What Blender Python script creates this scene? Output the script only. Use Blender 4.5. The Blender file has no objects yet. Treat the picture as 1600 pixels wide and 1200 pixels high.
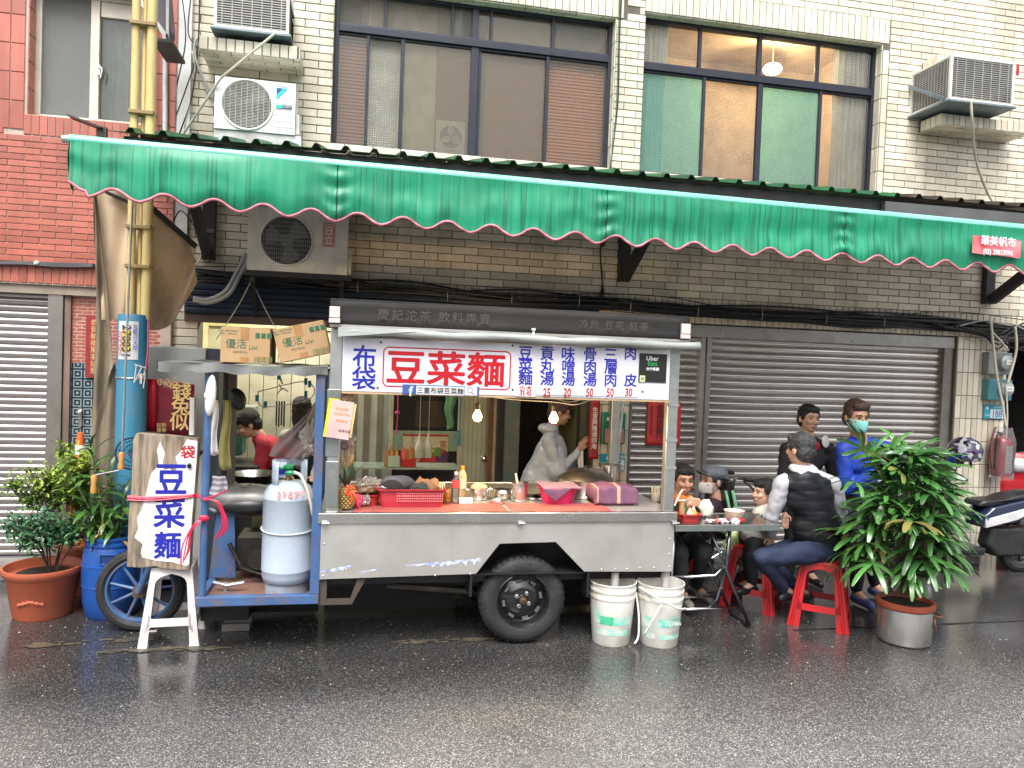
import bpy, bmesh, math, random
from mathutils import Vector, Matrix, noise, Euler
random.seed(7)
SC = bpy.context.scene
COL = SC.collection
F_PX, YAW, ROLL, PITCH, CAM_H = 1180.0, math.radians(11.3), 0.037, 0.029, 1.8
_F = Vector((math.sin(YAW)*math.cos(PITCH), math.cos(YAW)*math.cos(PITCH), -math.sin(PITCH)))
_R0 = Vector((math.cos(YAW), -math.sin(YAW), 0)); _U0 = _R0.cross(_F)
_R = math.cos(ROLL)*_R0 + math.sin(ROLL)*_U0; _U = _R.cross(_F)
CAM = Vector((0, 0, CAM_H))
cd = bpy.data.cameras.new("camera"); cam = bpy.data.objects.new("camera", cd); COL.objects.link(cam)
cd.sensor_width = 36; cd.lens = 36*F_PX/1600; cd.clip_end = 500; cd.clip_start = 0.05
mw = Matrix((_R, _U, -_F)).transposed().to_4x4(); mw.translation = CAM
cam.matrix_world = mw
SC.camera = cam
SUN_EL, SUN_AZ = math.radians(62), math.radians(200)     # soft high sun behind the camera, overcast
W = bpy.data.worlds.new("World"); SC.world = W; W.use_nodes = True
wn = W.node_tree; wn.nodes.clear()
sky = wn.nodes.new('ShaderNodeTexSky'); sky.sky_type = 'NISHITA'; sky.sun_disc = False
sky.sun_elevation = SUN_EL; sky.sun_rotation = SUN_AZ; sky.air_density = 1.0; sky.dust_density = 7.0; sky.ozone_density = 1.0
hs = wn.nodes.new('ShaderNodeHueSaturation'); hs.inputs['Saturation'].default_value = 0.16
bg = wn.nodes.new('ShaderNodeBackground'); bg.inputs['Strength'].default_value = 0.15
wo = wn.nodes.new('ShaderNodeOutputWorld')
wn.links.new(sky.outputs[0], hs.inputs['Color']); wn.links.new(hs.outputs[0], bg.inputs['Color']); wn.links.new(bg.outputs[0], wo.inputs[0])
sl = bpy.data.lights.new("sun", 'SUN'); so = bpy.data.objects.new("sun", sl); COL.objects.link(so)
sl.energy = 1.0; sl.angle = math.radians(25); sl.color = (1, 0.985, 0.96)
_sd = Vector((-0.25, -0.80, 1.35)).normalized()            # towards the sun: over the street
so.rotation_euler = _sd.to_track_quat('Z', 'Y').to_euler()
sky.sun_elevation = math.asin(_sd.z); sky.sun_rotation = math.atan2(_sd.x, _sd.y)
SC.view_settings.view_transform = 'Standard'; SC.view_settings.look = 'None'
SC.view_settings.exposure = 1.12; SC.view_settings.gamma = 1.0; SC.view_settings.use_curve_mapping = False
SC.render.engine = 'CYCLES'
SC.cycles.max_bounces = 8; SC.cycles.transparent_max_bounces = 16; SC.cycles.use_denoising = True
SC.cycles.sample_clamp_indirect = 6
def ray(px, py): return _F + _R*((px-800)/F_PX) - _U*((py-600)/F_PX)
def at(px, py, Y):                      # point of the vertical plane y = Y seen at that place of the photograph
 d = ray(px, py); return CAM + d*(Y/d.y)
def gr(px, py, z=0.0):                  # point of the level z
 d = ray(px, py); return CAM + d*((z-CAM_H)/d.z)
class MB:
 def __init__(s): s.v = []; s.f = []
 def add(s, vs, fs):
  n = len(s.v); s.v += [Vector(a) for a in vs]; s.f += [[n+i for i in f] for f in fs]; return s
 def box(s, x0, x1, y0, y1, z0, z1, rot=None, c=None):
  vs = [Vector((x, y, z)) for z in (z0, z1) for y in (y0, y1) for x in (x0, x1)]
  if rot is not None:
   cc = Vector(c) if c else Vector(((x0+x1)/2, (y0+y1)/2, (z0+z1)/2))
   vs = [rot @ (a-cc) + cc for a in vs]
  return s.add(vs, [(0,2,3,1),(4,5,7,6),(0,1,5,4),(2,6,7,3),(0,4,6,2),(1,3,7,5)])
 def bar(s, p, q, w, h=None, up=(0,0,1)):
  p, q = Vector(p), Vector(q); d = (q-p).normalized(); u = Vector(up)
  if abs(d.dot(u)) > .98: u = Vector((0,1,0))
  a = d.cross(u).normalized(); b = a.cross(d); h = h or w
  vs = [e + a*sx*w/2 + b*sz*h/2 for e in (p, q) for sx, sz in ((-1,-1),(1,-1),(1,1),(-1,1))]
  return s.add(vs, [(0,1,2,3)[::-1],(4,5,6,7),(0,1,5,4),(1,2,6,5),(2,3,7,6),(3,0,4,7)])
 def tube(s, pts, r, n=8, closed=False, caps=True):
  pts = [Vector(p) for p in pts]; m = len(pts); rs = r if isinstance(r, (list, tuple)) else [r]*m
  prev = None; base = len(s.v)
  for i, p in enumerate(pts):
   if closed: d = pts[(i+1) % m]-pts[i-1]
   else: d = pts[min(i+1, m-1)]-pts[max(i-1, 0)]
   d = d.normalized() if d.length > 1e-9 else Vector((0,0,1))
   if prev is None:
    u = Vector((0,0,1)) if abs(d.z) < .9 else Vector((1,0,0)); a = d.cross(u).normalized()
   else:
    a = prev - d*prev.dot(d); a = a.normalized() if a.length > 1e-6 else d.orthogonal().normalized()
   b = d.cross(a); prev = a
   s.v += [p + (a*math.cos(t) + b*math.sin(t))*rs[i] for t in [2*math.pi*k/n for k in range(n)]]
  for i in range(m if closed else m-1):
   for k in range(n):
    A = base+i*n; B = base+((i+1) % m)*n
    s.f.append([A+k, A+(k+1) % n, B+(k+1) % n, B+k])
  if caps and not closed:
   s.f.append([base+k for k in range(n)][::-1]); s.f.append([base+(m-1)*n+k for k in range(n)])
  return s
 def lathe(s, prof, c=(0,0,0), n=24, sx=1, sy=1, rot=None, cap0=False, cap1=False):
  base = len(s.v); c = Vector(c)
  for r, z in prof:
   for k in range(n):
    t = 2*math.pi*k/n; p = Vector((r*math.cos(t)*sx, r*math.sin(t)*sy, z))
    if rot is not None: p = rot @ p
    s.v.append(p+c)
  for i in range(len(prof)-1):
   for k in range(n):
    A = base+i*n; B = A+n
    s.f.append([A+k, A+(k+1) % n, B+(k+1) % n, B+k])
  if cap0: s.f.append([base+k for k in range(n)][::-1])
  if cap1: s.f.append([base+(len(prof)-1)*n+k for k in range(n)])
  return s
 def ball(s, c, r, n=12, m=8, rot=None):
  r = (r, r, r) if not isinstance(r, (tuple, list)) else r
  prof = [(math.sin(math.pi*i/m), -math.cos(math.pi*i/m)) for i in range(m+1)]
  prof[0] = (.02, -1); prof[-1] = (.02, 1)
  S = Matrix.Diagonal(r); R = rot if rot is not None else Matrix.Identity(3)
  return s.lathe(prof, c, n, rot=R @ S, cap0=True, cap1=True)
 def prism(s, poly, y0, y1, axis='y'):          # poly in (x,z) [axis y], (y,z) [axis x] or (x,y) [axis z]
  n = len(poly)
  def P(a, b, t): return (a, t, b) if axis == 'y' else ((t, a, b) if axis == 'x' else (a, b, t))
  vs = [P(a, b, y0) for a, b in poly] + [P(a, b, y1) for a, b in poly]
  return s.add(vs, [list(range(n)), list(range(n, 2*n))[::-1]] + [[i, n+i, n+(i+1) % n, (i+1) % n] for i in range(n)])
 def grid(s, fn, nu, nv, flip=False):
  base = len(s.v)
  for j in range(nv+1):
   for i in range(nu+1): s.v.append(Vector(fn(i/nu, j/nv)))
  for j in range(nv):
   for i in range(nu):
    a = base+j*(nu+1)+i; q = [a, a+1, a+nu+2, a+nu+1]; s.f.append(q[::-1] if flip else q)
  return s
 def xf(s, M, start=0):
  for i in range(start, len(s.v)): s.v[i] = M @ s.v[i]
  return s
 def mesh(s, name, off=Vector((0,0,0))):
  me = bpy.data.meshes.new(name); me.from_pydata([tuple(v-off) for v in s.v], [], s.f); me.validate(); return me
 def build(s, name, m, parent=None, smooth=False, bevel=0, normals=True, solid=0):
  off = wloc(parent) if parent else Vector((0,0,0))
  me = s.mesh(name, off)
  if normals:
   b = bmesh.new(); b.from_mesh(me); bmesh.ops.recalc_face_normals(b, faces=b.faces); b.to_mesh(me); b.free()
  return link(name, me, m, parent, smooth, bevel, solid)
def wloc(o):
 v = Vector((0,0,0))
 while o: v = v + o.location; o = o.parent
 return v
def link(name, me, m, parent=None, smooth=False, bevel=0, solid=0):
 o = bpy.data.objects.new(name, me); COL.objects.link(o)
 if m is not None:
  me.materials.clear(); me.materials.append(m)
 if smooth:
  for p in me.polygons: p.use_smooth = True
  if smooth != 'all':
   try: me.set_sharp_from_angle(angle=math.radians(40))
   except Exception: pass
 if parent: o.parent = parent
 if solid:
  md = o.modifiers.new('solid', 'SOLIDIFY'); md.thickness = solid
 if bevel:
  md = o.modifiers.new('bevel', 'BEVEL'); md.width = bevel; md.segments = 2; md.limit_method = 'ANGLE'
  md.harden_normals = False
 return o
def tag(o, label=None, cat=None, group=None, kind=None):
 if label: o['label'] = label
 if cat: o['category'] = cat
 if group: o['group'] = group
 if kind: o['kind'] = kind
 return o
def thing(name, label, cat, loc=(0,0,0), group=None):
 o = bpy.data.objects.new(name, None); COL.objects.link(o); o.location = loc; o.empty_display_size = .1
 return tag(o, label, cat, group)
def copy_tree(o, parent=None):
 c = o.copy(); COL.objects.link(c)
 if parent: c.parent = parent
 for ch in [x for x in o.children]: copy_tree(ch, c)
 return c
def piece(o, loc=None, rot=None, parent=None):
 c = o.copy(); COL.objects.link(c); c.parent = parent if parent else o.parent
 if loc is not None: c.location = loc
 if rot is not None: c.rotation_euler = rot
 return c
def rz(a): return Matrix.Rotation(a, 3, 'Z')
def rx(a): return Matrix.Rotation(a, 3, 'X')
def ry(a): return Matrix.Rotation(a, 3, 'Y')
def arc(c, r, a0, a1, n, ax='xz'):
 out = []
 for i in range(n+1):
  t = a0+(a1-a0)*i/n
  p = [c[0], c[1], c[2]]; p['xyz'.index(ax[0])] += r*math.cos(t); p['xyz'.index(ax[1])] += r*math.sin(t); out.append(Vector(p))
 return out
def curve_pts(pts, n=6):                 # Catmull-Rom
 P = [Vector(p) for p in pts]; P = [2*P[0]-P[1]]+P+[2*P[-1]-P[-2]]; out = []
 for i in range(1, len(P)-2):
  for k in range(n):
   t = k/n; a, b, c, d = P[i-1:i+3]
   out.append(.5*((2*b)+(c-a)*t+(2*a-5*b+4*c-d)*t*t+(3*b-a-3*c+d)*t**3))
 out.append(P[-2]); return out
def rrect(x0, x1, z0, z1, r, n=4):
 out = []
 for cx, cz, a in ((x1-r, z1-r, 0), (x0+r, z1-r, 90), (x0+r, z0+r, 180), (x1-r, z0+r, 270)):
  for k in range(n+1):
   t = math.radians(a+90*k/n); out.append((cx+r*math.cos(t), cz+r*math.sin(t)))
 return out
def _n(nt, t, **k):
 n = nt.nodes.new(t)
 for a, b in k.items(): setattr(n, a, b)
 return n
def mat(name, col, rough=.6, metal=0.0, col2=None, scale=6.0, amt=.25, bump=0.0, bscale=40.0, spec=.5, coat=0.0,
  dirt=None, dscale=3.0, damt=.5, rvar=.1, stretch=None, objrand=0.0, island=0.0, trans=0.0, emit=None, estr=0.0,
  sheen=0.0, alpha=1.0, sss=0.0, detail=5.0, world=False):
 if name in bpy.data.materials: return bpy.data.materials[name]
 m = bpy.data.materials.new(name); m.use_nodes = True; nt = m.node_tree; L = nt.links.new
 b = nt.nodes['Principled BSDF']
 b.inputs['Roughness'].default_value = rough; b.inputs['Metallic'].default_value = metal
 b.inputs['Specular IOR Level'].default_value = spec; b.inputs['Coat Weight'].default_value = coat
 b.inputs['Coat Roughness'].default_value = .08
 b.inputs['Alpha'].default_value = alpha
 if trans: b.inputs['Transmission Weight'].default_value = trans
 if sheen: b.inputs['Sheen Weight'].default_value = sheen
 if sss:
  b.inputs['Subsurface Weight'].default_value = sss; b.inputs['Subsurface Radius'].default_value = (.02, .008, .004)
 tc = _n(nt, 'ShaderNodeTexCoord'); mp = _n(nt, 'ShaderNodeMapping')
 L(_n(nt, 'ShaderNodeNewGeometry').outputs['Position'] if world else tc.outputs['Object'], mp.inputs[0])
 if stretch: mp.inputs['Scale'].default_value = stretch
 nz = _n(nt, 'ShaderNodeTexNoise'); nz.inputs['Scale'].default_value = scale; nz.inputs['Detail'].default_value = detail
 L(mp.outputs[0], nz.inputs['Vector'])
 c = tuple(col)+(1,); c2 = tuple(col2)+(1,) if col2 else tuple(x*(1-amt) for x in col)+(1,)
 mx = _n(nt, 'ShaderNodeMix', data_type='RGBA'); mx.inputs[6].default_value = c; mx.inputs[7].default_value = c2
 mr = _n(nt, 'ShaderNodeMapRange'); mr.inputs[1].default_value = .35; mr.inputs[2].default_value = .68
 L(nz.outputs[0], mr.inputs[0]); L(mr.outputs[0], mx.inputs[0])
 out = mx.outputs[2]
 if dirt:
  n2 = _n(nt, 'ShaderNodeTexNoise'); n2.inputs['Scale'].default_value = dscale; n2.inputs['Detail'].default_value = 8; n2.inputs['Roughness'].default_value = .65
  L(mp.outputs[0], n2.inputs['Vector'])
  r2 = _n(nt, 'ShaderNodeMapRange'); r2.inputs[1].default_value = .5; r2.inputs[2].default_value = .72; r2.inputs[4].default_value = damt
  L(n2.outputs[0], r2.inputs[0])
  m2 = _n(nt, 'ShaderNodeMix', data_type='RGBA'); m2.inputs[7].default_value = tuple(dirt)+(1,)
  L(r2.outputs[0], m2.inputs[0]); L(out, m2.inputs[6]); out = m2.outputs[2]
 if objrand or island:
  ad = _n(nt, 'ShaderNodeMath', operation='ADD')
  oi = _n(nt, 'ShaderNodeObjectInfo'); ge = _n(nt, 'ShaderNodeNewGeometry')
  L(oi.outputs['Random'], ad.inputs[0]); L(ge.outputs['Random Per Island'], ad.inputs[1])
  fr = _n(nt, 'ShaderNodeMath', operation='FRACT'); L(ad.outputs[0], fr.inputs[0])
  q = max(objrand, island)
  m3 = _n(nt, 'ShaderNodeMapRange'); m3.inputs[3].default_value = 1-q; m3.inputs[4].default_value = 1+q*.6; L(fr.outputs[0], m3.inputs[0])
  vm = _n(nt, 'ShaderNodeVectorMath', operation='SCALE'); L(out, vm.inputs[0]); L(m3.outputs[0], vm.inputs['Scale']); out = vm.outputs[0]
 L(out, b.inputs['Base Color'])
 if rvar:
  rr = _n(nt, 'ShaderNodeMapRange'); rr.inputs[3].default_value = max(0, rough-rvar); rr.inputs[4].default_value = min(1, rough+rvar)
  L(nz.outputs[0], rr.inputs[0]); L(rr.outputs[0], b.inputs['Roughness'])
 if bump:
  n3 = _n(nt, 'ShaderNodeTexNoise'); n3.inputs['Scale'].default_value = bscale; n3.inputs['Detail'].default_value = 4
  L(mp.outputs[0], n3.inputs['Vector'])
  bp = _n(nt, 'ShaderNodeBump'); bp.inputs['Strength'].default_value = bump; bp.inputs['Distance'].default_value = .01
  L(n3.outputs[0], bp.inputs['Height']); L(bp.outputs[0], b.inputs['Normal'])
 if emit:
  b.inputs['Emission Color'].default_value = tuple(emit)+(1,); b.inputs['Emission Strength'].default_value = estr
 return m
def glass(name, tint=(1,1,1), frost=0.0, haze=(.5,.52,.5), gridsize=None, rough=.05, gamt=.35):
 m = bpy.data.materials.new(name); m.use_nodes = True; nt = m.node_tree; nt.nodes.clear(); L = nt.links.new
 o = _n(nt, 'ShaderNodeOutputMaterial'); t = _n(nt, 'ShaderNodeBsdfTransparent'); t.inputs[0].default_value = tuple(tint)+(1,)
 d = _n(nt, 'ShaderNodeBsdfDiffuse'); d.inputs[0].default_value = tuple(haze)+(1,)
 g = _n(nt, 'ShaderNodeBsdfGlossy'); g.inputs['Roughness'].default_value = rough
 m1 = _n(nt, 'ShaderNodeMixShader'); m1.inputs[0].default_value = frost; L(t.outputs[0], m1.inputs[1]); L(d.outputs[0], m1.inputs[2])
 fr = _n(nt, 'ShaderNodeFresnel'); fr.inputs[0].default_value = 1.5
 m2 = _n(nt, 'ShaderNodeMixShader'); L(fr.outputs[0], m2.inputs[0]); L(m1.outputs[0], m2.inputs[1]); L(g.outputs[0], m2.inputs[2]); L(m2.outputs[0], o.inputs[0])
 if gridsize:
  tc = _n(nt, 'ShaderNodeTexCoord'); sx = _n(nt, 'ShaderNodeSeparateXYZ'); L(tc.outputs['Object'], sx.inputs[0]); hs_ = []
  for ax in (0, 2):
   a = _n(nt, 'ShaderNodeMath', operation='MULTIPLY'); a.inputs[1].default_value = math.pi*2/gridsize; L(sx.outputs[ax], a.inputs[0])
   s_ = _n(nt, 'ShaderNodeMath', operation='SINE'); L(a.outputs[0], s_.inputs[0]); hs_.append(s_)
  mxx = _n(nt, 'ShaderNodeMath', operation='MAXIMUM'); L(hs_[0].outputs[0], mxx.inputs[0]); L(hs_[1].outputs[0], mxx.inputs[1])
  mr = _n(nt, 'ShaderNodeMapRange'); mr.inputs[1].default_value = .2; mr.inputs[2].default_value = 1; mr.inputs[3].default_value = max(0, frost-.1); mr.inputs[4].default_value = min(1, frost+gamt)
  L(mxx.outputs[0], mr.inputs[0]); L(mr.outputs[0], m1.inputs[0])
  bp = _n(nt, 'ShaderNodeBump'); bp.inputs['Strength'].default_value = .5; bp.inputs['Distance'].default_value = .004; L(mxx.outputs[0], bp.inputs['Height']); L(bp.outputs[0], g.inputs['Normal'])
 return m
def wave_stripes(m, period, colA, colB, axis=0, sharp=True, duty=.5):
 """replace base colour by stripes across one object axis (printed / woven pattern)"""
 nt = m.node_tree; L = nt.links.new; b = nt.nodes['Principled BSDF']
 tc = _n(nt, 'ShaderNodeTexCoord'); sx = _n(nt, 'ShaderNodeSeparateXYZ'); L(tc.outputs['Object'], sx.inputs[0])
 a = _n(nt, 'ShaderNodeMath', operation='DIVIDE'); a.inputs[1].default_value = period; L(sx.outputs[axis], a.inputs[0])
 f = _n(nt, 'ShaderNodeMath', operation='FRACT'); L(a.outputs[0], f.inputs[0])
 c = _n(nt, 'ShaderNodeMath', operation='LESS_THAN'); c.inputs[1].default_value = duty; L(f.outputs[0], c.inputs[0])
 mx = _n(nt, 'ShaderNodeMix', data_type='RGBA'); mx.inputs[6].default_value = tuple(colA)+(1,); mx.inputs[7].default_value = tuple(colB)+(1,)
 L(c.outputs[0], mx.inputs[0]); L(mx.outputs[2], b.inputs['Base Color'])
 return m
M = {}
M['blacksteel'] = mat('black painted steel', (.02,.02,.022), .45, .2, bump=.1)
M['steel'] = mat('worn stainless steel', (.56,.545,.52), .33, .6, (.46,.445,.42), 3, dirt=(.30,.27,.23), dscale=2.2, damt=.5, rvar=.12, bump=.16, bscale=5)
M['steel_bright'] = mat('bright stainless steel', (.72,.71,.69), .22, 1, (.6,.59,.56), 8, rvar=.08, bump=.04, bscale=30)
M['galv'] = mat('galvanised steel', (.50,.52,.51), .42, .85, (.36,.38,.37), 9, dirt=(.25,.2,.15), dscale=5, damt=.4, bump=.1)
M['chrome'] = mat('chrome tube', (.75,.75,.75), .12, 1, rvar=.05)
M['darksteel'] = mat('dark tube steel', (.16,.17,.19), .25, .9)
M['white_plastic'] = mat('white plastic', (.72,.71,.68), .4, 0, amt=.1, dirt=(.4,.37,.3), dscale=5, damt=.35)
M['black_plastic'] = mat('black plastic', (.018,.018,.02), .35)
M['rubber'] = mat('tyre rubber', (.018,.018,.019), .7, bump=.3, bscale=60, dirt=(.06,.056,.05), dscale=8, damt=.5)
M['black_paint'] = mat('glossy black paint', (.012,.012,.014), .2, coat=.5)
M['blue_paint'] = mat('worn blue paint', (.035,.085,.21), .42, 0, (.055,.12,.26), 5, dirt=(.17,.10,.06), dscale=7, damt=.85, bump=.15)
M['red_plastic'] = mat('red plastic', (.45,.022,.02), .3, amt=.1, spec=.6)
M['red_basin'] = mat('red plastic basket', (.42,.025,.04), .35, amt=.15)
M['pink_basin'] = mat('pink plastic basin', (.58,.02,.12), .3, amt=.1)
M['white_cloth'] = mat('white cloth', (.75,.74,.72), .9)
M['cable'] = mat('black cable sheath', (.013,.014,.018), .4)
M['cable_grey'] = mat('grey cable sheath', (.35,.35,.33), .55)
M['beige_pipe'] = mat('beige hose', (.55,.52,.42), .5)
M['ink_blue'] = mat('blue sign paint', (.015,.02,.35), .4)
M['ink_red'] = mat('red sign paint', (.46,.006,.014), .4)
M['ink_black'] = mat('black print', (.02,.02,.02), .5)
M['ink_green'] = mat('green print', (.03,.13,.07), .6)
M['ink_gold'] = mat('gold print', (.72,.50,.20), .4)
M['ink_white'] = mat('white print', (.8,.8,.8), .5)
M['ink_orange'] = mat('orange print', (.85,.3,.08), .5)
M['paper'] = mat('paper', (.75,.72,.66), .8, amt=.06)
M['red_paper'] = mat('red paper', (.60,.045,.045), .6, amt=.12)
def text(name, body, m, parent, x, z, y, size, rot=None, bold=0.0, line=1.0, sx=1.0, align='CENTER', depth=.0012, spacing=1.0, facing=None, smooth=False):
 """lettering standing on a plane facing -y; x,z is its centre; facing = extra 3x3 about the centre"""
 cu = bpy.data.curves.new(name, 'FONT'); cu.body = body; cu.size = size; cu.align_x = align; cu.align_y = 'CENTER'
 cu.space_line = line; cu.extrude = 0; cu.offset = 0; cu.space_character = spacing; cu.resolution_u = 3
 tmp = bpy.data.objects.new(name, cu); COL.objects.link(tmp)
 dg = bpy.context.evaluated_depsgraph_get(); me = bpy.data.meshes.new_from_object(tmp.evaluated_get(dg))
 bpy.data.objects.remove(tmp); bpy.data.curves.remove(cu)
 me.name = name
 if bold:                                  # thicken strokes: shifted layers of the glyph, each a hair above the last
  V = [v.co.copy() for v in me.vertices]; Fc = [tuple(p.vertices) for p in me.polygons]; nv = len(V); VV = []; FF = []
  for k in range(9):
   dx, dy = (0, 0) if k == 8 else (bold*math.cos(k*math.pi/4), bold*math.sin(k*math.pi/4))
   VV += [(v.x+dx, v.y+dy, k*.00006) for v in V]; FF += [tuple(i+k*nv for i in f_) for f_ in Fc]
  me = bpy.data.meshes.new(name); me.from_pydata(VV, [], FF)
 off = wloc(parent) if parent else Vector((0,0,0))
 B = Matrix(((1,0,0),(0,0,-1),(0,1,0)))      # text xy -> world xz, its +z -> -y
 if me.vertices:
  xs = [v.co.x for v in me.vertices]; ys = [v.co.y for v in me.vertices]
  cx = (min(xs)+max(xs))/2 if align == 'CENTER' else 0; cy = (min(ys)+max(ys))/2
  for v in me.vertices:
   p = Vector(((v.co.x-cx)*sx, v.co.y-cy, v.co.z))
   if rot: p = Matrix.Rotation(rot, 3, 'Z') @ p
   p = B @ p
   if facing is not None: p = facing @ p
   v.co = p + Vector((x, y, z)) - off
 return link(name, me, m, parent)
def vtext(s): return "\n".join(s)
# GROUND
YW = 6.6
def road_mat():
 m = bpy.data.materials.new('wet asphalt'); m.use_nodes = True; nt = m.node_tree; L = nt.links.new; b = nt.nodes['Principled BSDF']
 tc = _n(nt, 'ShaderNodeTexCoord')
 vo = _n(nt, 'ShaderNodeTexVoronoi'); vo.inputs['Scale'].default_value = 210; L(tc.outputs['Object'], vo.inputs['Vector'])
 ns = _n(nt, 'ShaderNodeTexNoise'); ns.inputs['Scale'].default_value = 150; ns.inputs['Detail'].default_value = 2; L(tc.outputs['Object'], ns.inputs['Vector'])
 big = _n(nt, 'ShaderNodeTexNoise'); big.inputs['Scale'].default_value = .9; big.inputs['Detail'].default_value = 6; L(tc.outputs['Object'], big.inputs['Vector'])
 sx = _n(nt, 'ShaderNodeSeparateColor'); L(vo.outputs['Color'], sx.inputs[0])
 cr = _n(nt, 'ShaderNodeValToRGB'); L(sx.outputs[0], cr.inputs[0])
 e = cr.color_ramp.elements; e[0].position = 0; e[0].color = (.035,.035,.036,1); e[1].position = 1; e[1].color = (.36,.35,.33,1)
 for p, c in ((.45,(.06,.059,.058,1)), (.78,(.11,.107,.103,1)), (.92,(.20,.19,.18,1))):
  q = e.new(p); q.color = c
 mu = _n(nt, 'ShaderNodeMix', data_type='RGBA', blend_type='MULTIPLY'); mu.inputs[0].default_value = 1; L(cr.outputs[0], mu.inputs[6])
 mr = _n(nt, 'ShaderNodeMapRange'); mr.inputs[1].default_value = .3; mr.inputs[2].default_value = .7; mr.inputs[3].default_value = .62; mr.inputs[4].default_value = 1.15; L(big.outputs[0], mr.inputs[0])
 L(mr.outputs[0], mu.inputs[7])
 sp = _n(nt, 'ShaderNodeSeparateXYZ'); L(tc.outputs['Object'], sp.inputs[0])
 fy = _n(nt, 'ShaderNodeMapRange'); fy.inputs[1].default_value = 3.2; fy.inputs[2].default_value = 4.5; L(sp.outputs[1], fy.inputs[0])
 ad = _n(nt, 'ShaderNodeMath', operation='MULTIPLY_ADD'); ad.inputs[1].default_value = .75; L(big.outputs[0], ad.inputs[0]); L(fy.outputs[0], ad.inputs[2])
 f2 = _n(nt, 'ShaderNodeMapRange'); f2.inputs[1].default_value = .3; f2.inputs[2].default_value = 1.25; f2.inputs[3].default_value = .30; f2.inputs[4].default_value = .07; L(ad.outputs[0], f2.inputs[0])
 L(f2.outputs[0], b.inputs['Roughness'])
 fw_ = _n(nt, 'ShaderNodeMapRange'); fw_.inputs[1].default_value = .3; fw_.inputs[2].default_value = 1.2; fw_.inputs[3].default_value = 2.1; fw_.inputs[4].default_value = .5; L(ad.outputs[0], fw_.inputs[0])
 vs_ = _n(nt, 'ShaderNodeVectorMath', operation='SCALE'); L(mu.outputs[2], vs_.inputs[0]); L(fw_.outputs[0], vs_.inputs['Scale']); L(vs_.outputs[0], b.inputs['Base Color'])
 f3 = _n(nt, 'ShaderNodeMapRange'); f3.inputs[1].default_value = .3; f3.inputs[2].default_value = 1.25; f3.inputs[3].default_value = .75; f3.inputs[4].default_value = .10; L(ad.outputs[0], f3.inputs[0])
 bp = _n(nt, 'ShaderNodeBump'); bp.inputs['Distance'].default_value = .003; L(f3.outputs[0], bp.inputs['Strength'])
 L(vo.outputs['Distance'], bp.inputs['Height']); L(bp.outputs[0], b.inputs['Normal'])
 b.inputs['Specular IOR Level'].default_value = .5; b.inputs['IOR'].default_value = 1.4
 b.inputs['Coat Weight'].default_value = .35; b.inputs['Coat Roughness'].default_value = .12; b.inputs['Coat IOR'].default_value = 1.33
 return m
M['road'] = road_mat()
tag(MB().grid(lambda u, v: (-60+120*u, -60+120*v, 0), 4, 4).build('road', M['road']), kind='structure')
M['concrete'] = mat('stained concrete', (.22,.21,.19), .55, 0, (.12,.115,.11), 3, bump=.3, bscale=30, dirt=(.06,.06,.055), dscale=4)
M['worn'] = mat('worn yellowish asphalt patch', (.11,.094,.06), .3, 0, (.05,.047,.04), 9, bump=.4, bscale=40)
tag(MB().box(2.3, 5.95, 6.25, 6.6, 0, .09).build('pavement', M['concrete'], bevel=.008), kind='structure')
tag(MB().box(-6, -1.42, 6.3, 6.62, 0, .10).build('pavement', M['concrete'], bevel=.008), kind='structure')
tag(MB().box(-1.42, 2.3, 6.45, 9.5, 0, .045).build('floor', M['concrete']), kind='structure')
def patch(cx, cy, rx_, ry_, seed):
 random.seed(seed); mb = MB()
 for q in range(26):
  a, r = random.uniform(0, 6.283), math.sqrt(random.random()); px, py, w = cx+rx_*r*math.cos(a), cy+ry_*r*math.sin(a), random.uniform(.006, .045)
  mb.add([(px+w*random.uniform(.6, 1.4)*math.cos(t), py+w*.45*random.uniform(.6, 1.4)*math.sin(t), .004+.0001*q) for t in [6.283*k/9 for k in range(9)]], [list(range(9))])
 tag(mb.build('worn_patch', M['worn'], normals=False), kind='structure')
for px, py, a, b_, s in ((150,1003,.33,.035,1),(300,1014,.24,.03,2),(660,1003,.26,.03,3),(200,1018,.15,.02,4),(745,1000,.10,.02,5),(60,1010,.1,.02,6)):
 g = gr(px, py); patch(g.x, g.y, a, b_, s)
_j0, _j1 = gr(1240, 985), gr(1640, 968)
M['joint'] = mat('dark joint', (.015,.015,.015), .3)
tag(MB().bar((_j0.x, _j0.y, .002), (_j1.x+1, _j1.y, .002), .012, .006).build('road_joint', M['joint']), kind='structure')
M['litter'] = mat('wet litter', (.42,.38,.3), .7, island=.5)
random.seed(5); mb = MB()
for i in range(420):
 px, py = random.uniform(20, 1590), 965+abs(random.gauss(0, 60)); g = gr(px, min(py, 1195)); r = random.uniform(.0015, .005)
 mb.ball((g.x, g.y, r*.4), (r*random.uniform(.6,1.8), r, r*.5), 5, 3, rz(random.uniform(0,3)))
tag(mb.build('gravel', M['litter']), label='scattered grit and litter crumbs on the wet asphalt', cat='grit', kind='stuff')
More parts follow.
